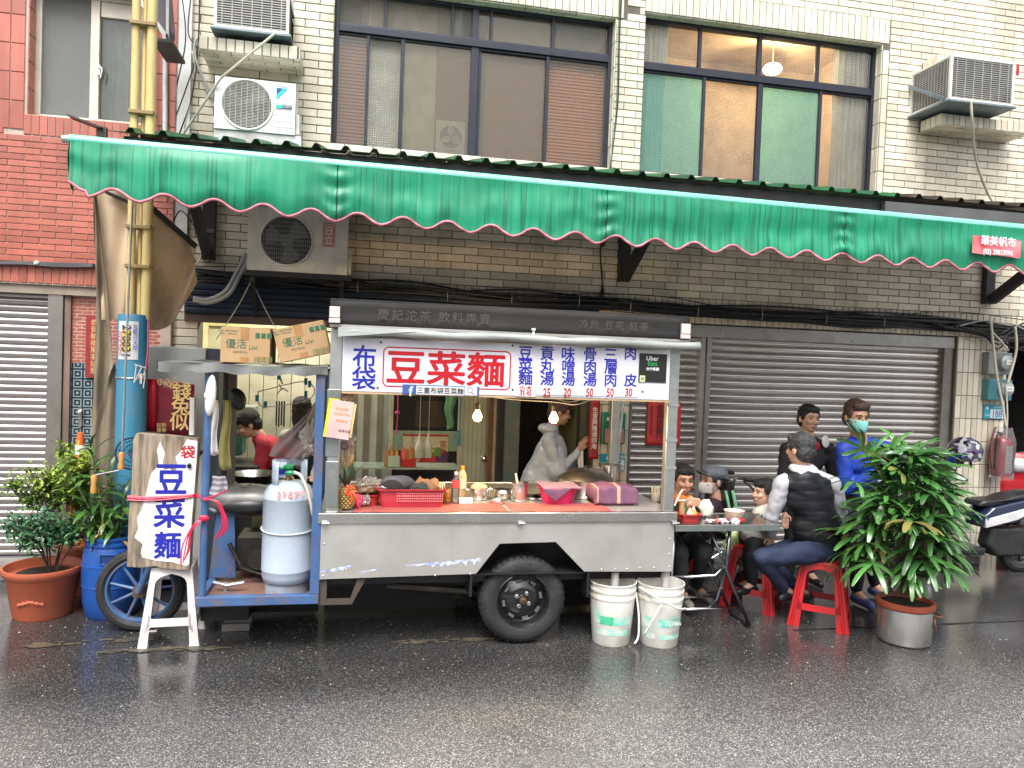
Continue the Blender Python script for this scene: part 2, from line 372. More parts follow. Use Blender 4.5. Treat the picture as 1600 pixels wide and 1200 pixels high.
# TILE PIECES
def tile_mat(name, c1, c2, rough=.28, rnd=.20):
 return mat(name, c1, rough, 0, c2, 2.2, objrand=rnd, island=rnd, bump=.12, bscale=60, coat=.15, dirt=(c1[0]*.45, c1[1]*.42, c1[2]*.36), dscale=1.5, damt=.55, world=True, stretch=(2.2,2.2,.55))
M['cream_tile'] = tile_mat('cream glazed tile', (.72,.66,.54), (.62,.55,.43))
M['red_tile'] = tile_mat('brick red tile', (.44,.135,.095), (.36,.11,.08))
M['grout_dark'] = mat('dark grey grout', (.13,.11,.09), .9, bump=.2)
M['grout_pale'] = mat('pale grout', (.50,.40,.34), .9, bump=.2)
def tile_mesh(w, h, t, ch=.003):
 mb = MB(); a, b_ = w/2, h/2
 mb.add([(-a,0,-b_),(a,0,-b_),(a,0,b_),(-a,0,b_), (-a,-t+ch,-b_),(a,-t+ch,-b_),(a,-t+ch,b_),(-a,-t+ch,b_),
   (-a+ch,-t,-b_+ch),(a-ch,-t,-b_+ch),(a-ch,-t,b_-ch),(-a+ch,-t,b_-ch)],
   [(8,9,10,11),(4,5,9,8),(5,6,10,9),(6,7,11,10),(7,4,8,11),(0,1,5,4),(1,2,6,5),(2,3,7,6),(3,0,4,7)])
 return mb
def running(x0, x1, z0, z1, L, H, g, holes=(), ox=0.0, t=.008, stack=False):
 """rects (x,z,w,h) of running bond clipped to region minus holes"""
 out = []; row = 0; z = z0
 while z+H*.4 < z1:
  h = min(H, z1-z); s = 0 if stack else (row % 2)*(L+g)/2
  x = x0-((x0-ox+s) % (L+g))
  while x < x1:
   a, b_ = max(x, x0), min(x+L, x1); segs = [(a, b_)]
   for hx0, hx1, hz0, hz1 in holes:
    if z+h*.6 > hz0 and z+h*.4 < hz1:
     ns = []
     for p, q in segs:
      if q <= hx0 or p >= hx1: ns.append((p, q)); continue
      if p < hx0: ns.append((p, hx0-g*.5))
      if q > hx1: ns.append((hx1+g*.5, q))
     segs = ns
   for p, q in segs:
    if q-p > .015: out.append((p, z, q-p, h))
   x += L+g
  z += H+g; row += 1
 return out
def lay_tiles(rects, parent, m, t=.008, limit=300, name='brick'):
 """rects: (x,z,w,h,y,normal) normal in '-y','-x','+x','-z'. the nearest `limit` become objects, the rest one stuff mesh"""
 def key(r):
  c = Vector((r[0], r[4], r[1])); d = (c-CAM); n = {'-y':Vector((0,-1,0)), '-x':Vector((-1,0,0)), '+x':Vector((1,0,0)), '-z':Vector((0,0,-1))}[r[5]]
  v = Vector((d.dot(_R), d.dot(_U), d.dot(_F)))
  inside = abs(v.x/v.z)*F_PX < 800 and abs(v.y/v.z)*F_PX < 600 and not hidden(800+F_PX*v.x/v.z, 600-F_PX*v.y/v.z)
  return -(r[2]*r[3]*abs(d.dot(n))/d.length**3)*(1 if inside else .001)
 rects = sorted(rects, key=key); cache = {}; rest = MB()
 off = wloc(parent)
 R_ = {'-y': Matrix.Identity(3), '-x': rz(-math.pi/2), '+x': rz(math.pi/2), '-z': rx(math.pi/2)}
 for i, r in enumerate(rects):
  x, z, w, h, y, n = r
  if n == '-y': c = Vector((x+w/2, y, z+h/2))
  elif n in ('-x', '+x'): c = Vector((x, y+w/2, z+h/2))
  else: c = Vector((x+w/2, y+h/2, z))
  jit = random.uniform(-.0012, .0012)
  if i < limit:
   k = (round(w, 3), round(h, 3))
   if k not in cache:
    me = tile_mesh(w, h, t).mesh(name); me.materials.append(m); cache[k] = me
   o = bpy.data.objects.new(name, cache[k]); COL.objects.link(o); o.parent = parent; o.location = c-off+Vector((0, jit, 0))
   o.rotation_euler = R_[n].to_euler()
  else:
   s0 = len(rest.v); tm = tile_mesh(w, h, t); rest.add([R_[n] @ v + c + Vector((0, jit, 0)) for v in tm.v], tm.f)
 if rest.v: tag(rest.build(name+'s', m, parent, normals=False), kind='stuff')
def hidden(px, py):
 top = 217+(px-108)*.0925
 if px > 105 and top < py < top+80: return True           # behind the awning valance
 return False
# CREAM TILED BUILDING
cb = thing('tiled_building', 'cream tiled building with dark framed upstairs windows and steel shutters behind the food cart', 'building', (2, YW, 0))
W1 = (-.31, at(964, 30, YW).x, 3.56, 4.93); _h2 = at(1380, 74, YW); W2 = (at(1004, 150, YW).x, _h2.x, 3.56, _h2.z+.0)
W2 = (W2[0], W2[1], 3.56, 5.02)
SH = (2.44, 5.87, 0, 2.22); SHOP = (-1.33, 2.09, 0, 2.36)
X0, X1, ZT = -1.52, 8.2, 6.0
wall = MB()
xs = sorted([X0, SHOP[0], W1[0], SHOP[1], W1[1], SH[0], W2[0], W2[1], SH[1], 6.47, X1])
def wall_blocks(mb, x0, x1, z0, z1, holes, y0, y1):
 X = sorted({x0, x1, *[h[0] for h in holes], *[h[1] for h in holes]}); Z = sorted({z0, z1, *[h[2] for h in holes], *[h[3] for h in holes]})
 X = [x for x in X if x0 <= x <= x1]; Z = [z for z in Z if z0 <= z <= z1]
 solid = {(i, j): not any(h[0] <= (X[i]+X[i+1])/2 <= h[1] and h[2] <= (Z[j]+Z[j+1])/2 <= h[3] for h in holes) for i in range(len(X)-1) for j in range(len(Z)-1)}
 n = len(X); V = [(x, y, z) for y in (y0, y1) for z in Z for x in X]; idx = lambda i, j, k: k*n*len(Z)+j*n+i
 Fs = []
 for (i, j), s in solid.items():
  if not s: continue
  Fs.append((idx(i,j,0), idx(i+1,j,0), idx(i+1,j+1,0), idx(i,j+1,0))); Fs.append((idx(i,j+1,1), idx(i+1,j+1,1), idx(i+1,j,1), idx(i,j,1)))
  for di, dj, e in ((-1,0,((0,0),(0,1))), (1,0,((1,1),(1,0))), (0,-1,((1,0),(0,0))), (0,1,((0,1),(1,1)))):
   if not solid.get((i+di, j+dj), False):
    (a, b_), (c, d) = e; Fs.append((idx(i+a,j+b_,0), idx(i+c,j+d,0), idx(i+c,j+d,1), idx(i+a,j+b_,1)))
 mb.add(V, Fs)
PASS = (6.47, 7.9, 0, 2.2)
WAC = (5.33, 6.03, 4.36, 4.80); WAC0 = (-1.12, -.645, 4.33, 4.9)
wall_blocks(wall, X0, X1, 0, ZT, [W1, W2, SH, SHOP, PASS, WAC, WAC0], YW, YW+.22)
wall_o = wall.build('wall', M['grout_dark'], cb)
Lc, Hc, gc = .227, .060, .0065
holes = [W1, W2, (SH[0], 9, 0, 2.46), (SHOP[0]-.3, SH[0], 0, 2.46), WAC, WAC0,
   (W1[0]-.01, W1[1]+.01, W1[3], W1[3]+.07), (W2[0]-.01, W2[1]+.07, W2[3], W2[3]+.235), (W2[1], W2[1]+.07, W2[2], W2[3]+.07)]
rects = [r+(YW, '-y') for r in running(X0, X1, 2.46, ZT, Lc, Hc, gc, holes, ox=.04)]
def soldier(x0, x1, z0, z1, w=.060, g=.0065, y=YW, n='-y'):
 out = []; x = x0
 while x+w*.5 < x1: out.append((x, z0, min(w, x1-x), z1-z0, y, n)); x += w+g
 return out
rects += soldier(X0, X1, 2.227, 2.453) if False else soldier(SH[0], X1, 2.227, 2.453)
rects += soldier(SHOP[0], 2.43, 2.365, 2.453)
rects += soldier(W1[0]-.01, W1[1]+.01, W1[3]+.004, W1[3]+.064)[:0]
rects += soldier(W2[0]-.01, W2[1]+.06, W2[3]+.004, W2[3]+.231)
rects += soldier(W1[0]-.4, W1[1]+.06, W1[3]+.004, W1[3]+.231)[:0]
rects = [r for r in rects if not (r[5] == '-y' and r[0] < W1[1]+.06 and r[0]+r[2] > W1[0]-.1 and r[1] > W1[3]-.02 and r[1] < W1[3]+.22 and r[3] < .1)]
rects += soldier(W1[0]-.1, W1[1]+.06, W1[3]+.004, W1[3]+.231)
def stackv(x0, x1, z0, z1):
 out = []; z = z0
 while z < z1-.05:
  out += soldier(x0, x1, z, min(z+.227, z1)); z += .2335
 return out
rects += stackv(5.885, 6.47, .0, 2.22); rects += stackv(2.10, 2.43, .045, 2.36)
rects += [(X0+.0, z, SHOP[0]-X0, .060, YW, '-y') for z in [.05+.0665*k for k in range(36)]]
def reveal(x, y0, y1, z0, z1, n, H=.227, w=.06):
 out = []; z = z0
 while z < z1-.03:
  y = y0
  while y < y1-.02: out.append((x, z, min(w, y1-y), min(H, z1-z), y, n)); y += w+.0065
  z += H+.0065
 return out
rects += [(W2[1]+.004, z, .060, .227, YW, '-y') for z in [W2[2]+.002+.2335*k for k in range(6)]]
rects += reveal(W1[1], YW+.003, YW+.14, W1[2], W1[3], '-x'); rects += reveal(W2[1], YW+.003, YW+.14, W2[2], W2[3], '-x')
def soffit(x0, x1, y0, y1, z):
 out = []; y = y0; k = 0
 while y < y1-.02:
  x = x0-(k % 2)*.115
  while x < x1:
   a, b_ = max(x, x0), min(x+.227, x1)
   if b_-a > .02: out.append((a, z, b_-a, min(.06, y1-y), y, '-z'))
   x += .2335
  y += .0665; k += 1
 return out
rects += soffit(W1[0], W1[1], YW+.003, YW+.14, W1[3]); rects += soffit(W2[0], W2[1], YW+.003, YW+.14, W2[3])
rects = [r for r in rects if r[0] < 7.6]
def ledge(x0, x1, z0, z1, dep):
 MB().box(x0, x1, YW-dep, YW-.001, z0, z1).build('ledge', M['grout_dark'], cb)
 out = soldier(x0, x1, z0, z1, y=YW-dep); out += soffit(x0, x1, YW-dep, YW-.01, z0)
 if x0 > 0: out += [(x0, z0, .06, z1-z0, YW-dep+.067*k, '-x') for k in range(int(dep/.067))]
 else: out += [(x1, z0, .06, z1-z0, YW-dep+.067*k, '+x') for k in range(int(dep/.067))]
 return out
rects += ledge(5.30, 6.30, 4.20, 4.30, .30); rects += ledge(5.30, 6.1, 4.80, 4.88, .22)
rects += ledge(-1.30, -.56, 4.12, 4.22, .34)
lay_tiles(rects, cb, M['cream_tile'])
M['lintel_steel'] = mat('shutter header steel', (.50,.49,.47), .30, .6, dirt=(.3,.26,.22), damt=.4)
MB().box(2.44, 5.87, YW+.02, YW+.12, 2.10, 2.215).build('shutter_header', M['lintel_steel'], cb, bevel=.004)
M['slat'] = mat('shutter slat steel', (.66,.62,.59), .22, .8, (.50,.46,.43), 3, dirt=(.28,.23,.19), dscale=2.5, damt=.6, rvar=.08, stretch=(.5,1,6), objrand=.12)
M['slat_pale'] = mat('pale shutter slat', (.44,.42,.42), .3, .8, (.34,.32,.32), 3, dirt=(.35,.28,.24), dscale=2, damt=.5, stretch=(.5,1,6), objrand=.08)
M['rail'] = mat('shutter rail', (.33,.30,.27), .4, .8, dirt=(.18,.14,.1), damt=.6)
def shutter(parent, x0, x1, z0, z1, y, pitch, m, name='roller_shutter', bulge=.014):
 sh = bpy.data.objects.new(name, None); COL.objects.link(sh); sh.parent = parent; sh.location = Vector(((x0+x1)/2, y, z0))-wloc(parent)
 prof = [(-.0 , 0.0), (-.004, .02), (-bulge*.75, .16), (-bulge, .38), (-bulge*.95, .62), (-bulge*.6, .84), (-.001, .93), (.004, .99), (.006, .99), (.006, 0)]
 mb = MB(); w = (x1-x0)/2; n = len(prof)
 mb.add([(-w, a, b_*pitch) for a, b_ in prof]+[(w, a, b_*pitch) for a, b_ in prof], [list(range(n)), list(range(n, 2*n))[::-1]]+[[i, n+i, n+(i+1) % n, (i+1) % n] for i in range(n)])
 me = mb.mesh('slat'); b = bmesh.new(); b.from_mesh(me); bmesh.ops.recalc_face_normals(b, faces=b.faces); b.to_mesh(me); b.free(); me.materials.append(m)
 for p in me.polygons: p.use_smooth = True
 me.set_sharp_from_angle(angle=math.radians(50))
 k = 0
 while z0+k*pitch < z1-.01:
  o = bpy.data.objects.new('slat', me); COL.objects.link(o); o.parent = sh; o.location = (0, random.uniform(-.0015, .0015), k*pitch); o.rotation_euler = (random.uniform(-.02,.02), 0, 0); k += 1
 return sh
shutter(cb, 2.47, 3.125, .09, 2.10, YW+.09, .0675, M['slat']); shutter(cb, 3.235, 5.76, .09, 2.10, YW+.09, .0675, M['slat'])
mb = MB().box(3.125, 3.17, YW+.03, YW+.12, .09, 2.10).box(3.19, 3.235, YW+.03, YW+.12, .09, 2.10).box(3.17, 3.19, YW+.06, YW+.12, .09, 2.10)
mb.build('shutter_post', M['lintel_steel'], cb, bevel=.003)
MB().box(5.76, 5.865, YW+.03, YW+.13, .09, 2.10).build('shutter_rail', M['rail'], cb, bevel=.003)
MB().box(2.435, 2.47, YW+.03, YW+.13, .09, 2.10).build('shutter_rail', M['rail'], cb, bevel=.003)
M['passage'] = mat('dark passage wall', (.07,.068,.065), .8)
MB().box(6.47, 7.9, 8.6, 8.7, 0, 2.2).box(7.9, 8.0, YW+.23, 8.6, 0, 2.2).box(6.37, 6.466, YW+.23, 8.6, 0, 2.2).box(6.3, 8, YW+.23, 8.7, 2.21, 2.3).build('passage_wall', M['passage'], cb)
M['frame_dark'] = mat('dark blue window frame', (.022,.026,.042), .4, .3, dirt=(.08,.07,.06), damt=.3)
M['blind'] = mat('bamboo blind', (.40,.20,.10), .8); wave_stripes(M['blind'], .014, (.42,.15,.07), (.14,.05,.025), 2, duty=.3)
M['blind_pale'] = mat('pale bamboo blind', (.58,.34,.20), .8); wave_stripes(M['blind_pale'], .03, (.80,.31,.13), (.36,.11,.045), 2, duty=.35)
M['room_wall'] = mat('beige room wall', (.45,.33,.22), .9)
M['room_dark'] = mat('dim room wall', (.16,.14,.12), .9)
M['curtain'] = mat('cream curtain', (.80,.78,.66), .85, bump=.2, bscale=80, sheen=.2)
M['curtain_green'] = mat('green curtain', (.42,.62,.52), .85)
M['gl_clear'] = glass('window glass', (.9,.92,.9), .06)
M['gl_ribbed'] = glass('ribbed window glass', (.97,.97,.94), .05, (.55,.55,.5), .020, gamt=.07)
M['gl_frost'] = glass('dusty window glass', (.9,.88,.8), .15, (.42,.38,.30), None)
M['gl_teal'] = glass('teal window film', (.55,.88,.80), .28, (.30,.50,.44), .018, gamt=.10)
M['gl_screen'] = glass('insect screen pane', (.85,.83,.78), .15, (.42,.39,.33), .012, gamt=.2)
M['lamp_on'] = mat('lit ceiling lamp', (1,.9,.7), emit=(1,.82,.5), estr=14)
GY = YW+.13
def frame_bar(win, x0, x1, z0, z1, y=GY, d=.05): return (x0, x1, y-d/2, y+d/2, z0, z1)
def window(label, hole, vl, vu, tz, panes_l, panes_u, room):
 x0, x1, z0, z1 = hole
 w = bpy.data.objects.new('window', None); COL.objects.link(w); w.parent = cb; w.location = Vector(((x0+x1)/2, GY, z0))-wloc(cb); w['label'] = label
 fr = MB(); e = .035
 fr.box(x0, x1, GY-.04, GY+.04, z0, z0+e).box(x0, x1, GY-.04, GY+.04, z1-e, z1).box(x0, x0+e, GY-.04, GY+.04, z0+e, z1-e).box(x1-e, x1, GY-.04, GY+.04, z0+e, z1-e)
 fr.box(x0+e, x1-e, GY-.045, GY+.035, tz-.03, tz+.03)
 for a, b_, s in vl: fr.box(a, b_, GY-.03+.02*s, GY+.012+.02*s, z0+e, tz-.03)
 for a, b_, s in vu: fr.box(a, b_, GY-.03+.02*s, GY+.012+.02*s, tz+.03, z1-e)
 fr.box(x0+e, x1-e, GY-.02, GY+.015, z0+e, z0+e+.025).box(x0+e, x1-e, GY-.02, GY+.015, tz-.05, tz-.03).box(x0+e, x1-e, GY-.02, GY+.015, tz+.03, tz+.05)
 fr.build('window_frame', M['frame_dark'], w, bevel=.003)
 for rows, za, zb in ((panes_l, z0+e, tz-.03), (panes_u, tz+.03, z1-e)):
  for i, (a, b_, gm) in enumerate(rows):
   y = GY-.004+(i % 2)*.014
   MB().box(a, b_, y-.002, y+.002, za, zb).build('pane', M[gm], w)
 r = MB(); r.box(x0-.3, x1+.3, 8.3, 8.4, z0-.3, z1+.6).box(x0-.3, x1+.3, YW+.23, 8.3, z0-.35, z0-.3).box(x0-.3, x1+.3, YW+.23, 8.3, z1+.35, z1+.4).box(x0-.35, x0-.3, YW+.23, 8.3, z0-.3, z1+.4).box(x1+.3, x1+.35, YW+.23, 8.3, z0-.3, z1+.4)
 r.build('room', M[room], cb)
 return w
def X_(px, py, Y=GY): return at(px, py, Y).x
v1 = [X_(573,150), X_(626,180), X_(736,200), X_(744,200), X_(851,210)]
u1 = [X_(602,30), X_(707,40), X_(744,60), X_(765,60), X_(863,70)]
xa, xb = W1[0]+.035, W1[1]-.035
tz1 = at(740, 70, GY).z
w1 = window('wide window with bamboo blinds and an exhaust fan', W1, [(v1[0]-.012, v1[0]+.012, 0), (v1[1]-.015, v1[1]+.015, 0), (v1[2]-.025, v1[3]-.002, 0), (v1[3]-.0, v1[3]+.025, 1), (v1[4]-.014, v1[4]+.014, 0)],
 [(u1[0]-.012, u1[0]+.012, 0), (u1[1]-.012, u1[1]+.012, 0), (u1[2]-.04, u1[2]+.015, 0), (u1[3], u1[3]+.02, 0), (u1[4]-.013, u1[4]+.013, 0)], tz1,
 [(xa, v1[0], 'gl_clear'), (v1[0], v1[1], 'gl_ribbed'), (v1[1], v1[2], 'gl_frost'), (v1[3], v1[4], 'gl_frost'), (v1[4], xb, 'gl_ribbed')],
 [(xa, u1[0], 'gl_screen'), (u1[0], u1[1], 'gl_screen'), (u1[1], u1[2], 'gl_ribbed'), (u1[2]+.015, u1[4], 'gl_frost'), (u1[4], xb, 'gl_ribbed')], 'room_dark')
zl, zt = W1[2]+.03, tz1-.02
for a, b_, m_, z_ in ((xa, v1[0]+.0, 'blind_pale', 4.12), (X_(680,200), v1[2], 'blind', None), (v1[3]+.08, v1[4], 'blind', None), (v1[4], xb, 'blind_pale', None)):
 MB().grid(lambda u, v: (a+(b_-a)*u, GY+.09+.004*math.sin(v*60), zl+.0+(zt-zl)*v), 2, 40).build('bamboo_blind', M[m_], w1)
MB().box(v1[0], v1[1]+.3, GY+.10, GY+.104, zl, zt+.5).box(v1[1]+.3, X_(680,200), GY+.10, GY+.104, zl, zt).build('pale_curtain', M['curtain'], w1)
MB().box(u1[0]-.2, u1[1]+.1, GY+.11, GY+.114, tz1+.03, W1[3]).box(u1[3], xb, GY+.11, GY+.114, tz1+.03, W1[3]).build('pale_curtain', mat('grey beige curtain', (.36,.33,.27), .9), w1)
ef = at(704, 213, GY+.05)
f = MB().box(ef.x-.13, ef.x+.13, GY+.05, GY+.08, ef.z-.15, ef.z+.135); f.build('exhaust_fan', M['white_plastic'], w1, bevel=.004)
fo = MB().lathe([(.10, 0), (.10, -.012), (.115, -.012), (.115, 0)], (ef.x, GY+.05, ef.z-.01), 24, rot=rx(math.pi/2)*1 if False else rx(-math.pi/2)).build('fan_ring', M['white_plastic'], w1)
MB().lathe([(.001, 0), (.10, 0)], (ef.x, GY+.047, ef.z-.01), 24, rot=rx(-math.pi/2)).build('fan_hole', mat('fan opening', (.2,.18,.16), .8), w1)
mb = MB()
for k in range(3):
 a = math.pi/2+k*2*math.pi/3; mb.ball((ef.x+.052*math.cos(a), GY+.035, ef.z-.01+.052*math.sin(a)), (.045, .006, .036), 12, 6, ry(-a) @ rx(.4))
mb.ball((ef.x, GY+.03, ef.z-.01), (.02,.015,.02)); mb.build('fan_blades', mat('pale fan blade', (.6,.58,.55), .4), w1, smooth=True)
v2 = [X_(1096,200), X_(1184,210), X_(1277,220)]; u2 = [X_(1092,80), X_(1185,90), X_(1276,100)]
xa, xb = W2[0]+.035, W2[1]-.035; tz2 = at(1190, 127, GY).z
w2 = window('lit window with teal panes and cream curtains', W2, [(v2[0]-.014, v2[0]+.014, 0), (v2[1]-.03, v2[1]+.02, 0), (v2[2]-.014, v2[2]+.014, 0)],
 [(u2[0]-.014, u2[0]+.014, 0), (u2[1]-.02, u2[1]+.02, 0), (u2[2]-.014, u2[2]+.014, 0)], tz2,
 [(xa, v2[0], 'gl_teal'), (v2[0], v2[1], 'gl_screen'), (v2[1], v2[2], 'gl_teal'), (v2[2], xb, 'gl_ribbed')],
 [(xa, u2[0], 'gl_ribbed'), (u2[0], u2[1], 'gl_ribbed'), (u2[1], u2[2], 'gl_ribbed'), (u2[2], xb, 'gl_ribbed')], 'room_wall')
def curtain(a, b_, z0, z1, y, m, parent, folds=9, amp=.025, name='curtain', ph=0):
 MB().grid(lambda u, v: (a+(b_-a)*u+.01*math.sin(v*5+u*9), y+amp*math.sin(u*folds*2*math.pi+ph)*(1-.3*v)+amp*.4*math.sin(u*folds*3.7*math.pi+2+v*2), z0+(z1-z0)*v), folds*8, 10).build(name, m, parent, smooth='all')
curtain(xa-.02, xa+.26, W2[2]+.04, W2[3], GY+.075, M['curtain'], w2, 5)
curtain(v2[2]+.20, xb+.05, W2[2]+.04, W2[3], GY+.075, M['curtain'], w2, 7, ph=1)
lp = at(1207, 108, 7.6)
def point(name, loc, e, col=(1,.75,.42), r=.03):
 l = bpy.data.lights.new(name, 'POINT'); l.energy = e; l.color = col; l.shadow_soft_size = r; o = bpy.data.objects.new(name, l); COL.objects.link(o); o.location = loc; return o
lamp_t = thing('ceiling_lamp', 'round glowing lamp seen through the ribbed top panes of the upstairs window', 'lamp', lp)
MB().ball(lp, (.10, .10, .06)).build('lamp_shade', M['lamp_on'], lamp_t, smooth='all')
MB().tube([lp+Vector((0,0,.05)), (lp.x, lp.y, W2[3]+.36)], .003).build('lamp_rod', M['white_plastic'], lamp_t)
point('room_bulb', lp+Vector((0, -.15, -.08)), 40, (1,.8,.5))
# RED TILED BUILDING (left)
rb = thing('red_building', 'brick red tiled building at the left edge with a steel shutter', 'building', (-3.5, YW-.06, 0))
YR = YW-.06
RWIN = (-2.60, -1.72, 3.58, 4.60); RSH = (-6.2, -1.60, 0, 2.27)
wall = MB(); wall_blocks(wall, -7.5, X0-.002, 0, ZT, [RWIN, RSH], YR, YR+.3); wall.build('wall', M['grout_pale'], rb)
rr = [r+(YR, '-y') for r in running(-7.5, X0, 2.44, ZT, .227, .0435, .0055, [RWIN, (RWIN[0]-.16, RWIN[1]+.2, RWIN[2]-.16, 6), (-3.4, RWIN[0], 3.45, 6)], ox=-.05)]
rr += soldier(-7.5, X0, 2.28, 2.432, w=.052, g=.006, y=YR)
rr += soldier(RWIN[0]-.02, X0, RWIN[2]-.155, RWIN[2]-.004, w=.052, g=.006, y=YR)
def stack2(x0, x1, z0, z1, w, h, g):
 out = []; z = z0
 while z < z1-.03:
  x = x0
  while x < x1-.02: out.append((x, z, min(w, x1-x), min(h, z1-z), YR, '-y')); x += w+g
  z += h+g
 return out
rr += stack2(-3.4, RWIN[0]-.02, 3.46, 6, .108, .212, .006)
rr += [(RWIN[1]+.005, z, X0-RWIN[1]-.01, .2, YR, '-y') for z in [3.58+.206*k for k in range(12)]]
rr += reveal(RWIN[0], YR+.003, YR+.12, RWIN[2], 4.6, '+x', .2, .06)
lay_tiles(rr, rb, M['red_tile'])
M['cream_alu'] = mat('beige aluminium frame', (.60,.54,.46), .45, .2)
wq = bpy.data.objects.new('window', None); COL.objects.link(wq); wq.parent = rb; wq.location = Vector((-2.2, YR+.1, 3.58))-wloc(rb)
wx = (at(150,100,YR+.14).x); y_ = YR+.15
mb = MB().box(RWIN[0], RWIN[1], y_-.04, y_+.04, 3.58, 3.62).box(RWIN[0], RWIN[0]+.05, y_-.04, y_+.04, 3.62, 4.56).box(RWIN[0], RWIN[1], y_-.04, y_+.04, 4.56, 4.60).box(RWIN[1]-.05, RWIN[1], y_-.04, y_+.04, 3.62, 4.56)
mb.box(-2.20, -2.135, y_-.03, y_+.03, 3.62, 4.56).box(-2.13, -1.77, y_-.02, y_+.02, 4.44, 4.56); mb.build('window_frame', M['cream_alu'], wq, bevel=.003)
MB().box(RWIN[0]+.05, -2.20, y_-.012, y_-.008, 3.62, 4.56).build('pane', glass('insect screen', (.45,.46,.45), .62, (.20,.21,.20), .01, gamt=.1), wq)
MB().box(-2.135, RWIN[1]-.05, y_+.004, y_+.008, 3.62, 4.56).build('pane', M['gl_clear'], wq)
curtain(RWIN[0]+.0, RWIN[1], 3.6, 4.6, y_+.12, mat('grey curtain', (.50,.52,.46), .9, bump=.2), wq, 9, .02)
h = at(155, 110, y_-.03)
MB().box(h.x-.012, h.x+.012, y_-.045, y_-.03, h.z-.04, h.z+.04).tube(curve_pts([(h.x, y_-.05, h.z+.02), (h.x+.03, y_-.06, h.z), (h.x+.02, y_-.06, h.z-.07)]), .008).build('window_handle', M['steel'], wq)
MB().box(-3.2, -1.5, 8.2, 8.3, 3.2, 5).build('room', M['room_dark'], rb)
M['red_lintel'] = mat('stained concrete lintel', (.30,.25,.20), .8, bump=.2)
MB().box(-6.2, -1.6, YR+.02, YR+.20, 2.20, 2.268).build('lintel', M['red_lintel'], rb)
shutter(rb, -6.0, -2.44, .10, 2.20, YR+.12, .053, M['slat_pale'], bulge=.012)
MB().box(-2.44, -2.33, YR+.03, YR+.16, .1, 2.20).build('shutter_rail', M['rail'], rb, bevel=.003)
MB().box(-2.325, -2.28, YR+.05, YR+.16, .1, 2.20).build('door_frame', mat('weathered timber frame', (.22,.15,.12), .6, 0, (.12,.08,.06), 4, stretch=(4,4,.6), bump=.2), rb)
def lace_mat():
 m = mat('door with lace screen', (.02,.05,.07), .15); nt = m.node_tree; L = nt.links.new; b = nt.nodes['Principled BSDF']
 tc = _n(nt, 'ShaderNodeTexCoord'); mp = _n(nt, 'ShaderNodeMapping'); mp.inputs['Scale'].default_value = (13, 13, 13); L(tc.outputs['Object'], mp.inputs[0])
 sx = _n(nt, 'ShaderNodeSeparateXYZ'); L(mp.outputs[0], sx.inputs[0]); fs = []
 for a in (0, 2):
  f_ = _n(nt, 'ShaderNodeMath', operation='FRACT'); L(sx.outputs[a], f_.inputs[0]); s_ = _n(nt, 'ShaderNodeMath', operation='SUBTRACT'); s_.inputs[1].default_value = .5; L(f_.outputs[0], s_.inputs[0])
  ab = _n(nt, 'ShaderNodeMath', operation='ABSOLUTE'); L(s_.outputs[0], ab.inputs[0]); fs.append(ab)
 mx = _n(nt, 'ShaderNodeMath', operation='MAXIMUM'); L(fs[0].outputs[0], mx.inputs[0]); L(fs[1].outputs[0], mx.inputs[1])
 mm = _n(nt, 'ShaderNodeMath', operation='MULTIPLY'); mm.inputs[1].default_value = 22; L(mx.outputs[0], mm.inputs[0]); sn = _n(nt, 'ShaderNodeMath', operation='SINE'); L(mm.outputs[0], sn.inputs[0])
 gt = _n(nt, 'ShaderNodeMath', operation='GREATER_THAN'); gt.inputs[1].default_value = .45; L(sn.outputs[0], gt.inputs[0])
 mc = _n(nt, 'ShaderNodeMix', data_type='RGBA'); mc.inputs[6].default_value = (.015,.035,.05,1); mc.inputs[7].default_value = (.25,.28,.28,1); L(gt.outputs[0], mc.inputs[0]); L(mc.outputs[2], b.inputs['Base Color'])
 return m
dr = MB().box(-2.28, -1.62, YR+.08, YR+.12, .1, 1.66).build('door', lace_mat(), rb)
M['redglass'] = mat('brick reflection on upper door glass', (.45,.13,.09), .3, bump=.1)  # colour of bricks mirrored in the door glass
dk = MB().box(-2.28, -1.62, YR+.08, YR+.12, 1.665, 2.20).build('door_panel', M['grout_pale'], rb)
lay_tiles([r+(YR+.08, '-y') for r in running(-2.28, -1.62, 1.67, 2.19, .07, .022, .006)], dk, M['red_tile'], t=.003, limit=0, name='brick_reflection')  # reflection of bricks in the upper door glass, built as tiny tiles
h = at(121, 645, YR); MB().ball((h.x, YR+.05, h.z), .022).box(h.x-.012, h.x+.012, YR+.06, YR+.08, h.z-.12, h.z+.04).build('door_handle', M['steel_bright'], dr)
rcp = thing('red_couplet', 'narrow dark red paper couplet hanging on the lace screened door', 'couplet', (-2.05, YR+.06, 1.8))
a, b_ = at(135, 492, YR+.06), at(146, 590, YR+.06)
MB().box(a.x, a.x+.16, YR+.058, YR+.060, b_.z, a.z).build('paper', mat('dark red paper', (.28,.02,.025), .5), rcp)
text('lettering', vtext('恭賀新禧萬事如意'), M['ink_gold'], rcp, a.x+.06, (a.z+b_.z)/2, YR+.057, .055)
mb = MB().box(X0-.001+.0, X0+.10, YW-.05, YW-.001, 2.5, ZT).build('corner_pilaster', mat('pale tiled corner', (.62,.62,.60), .3), cb)
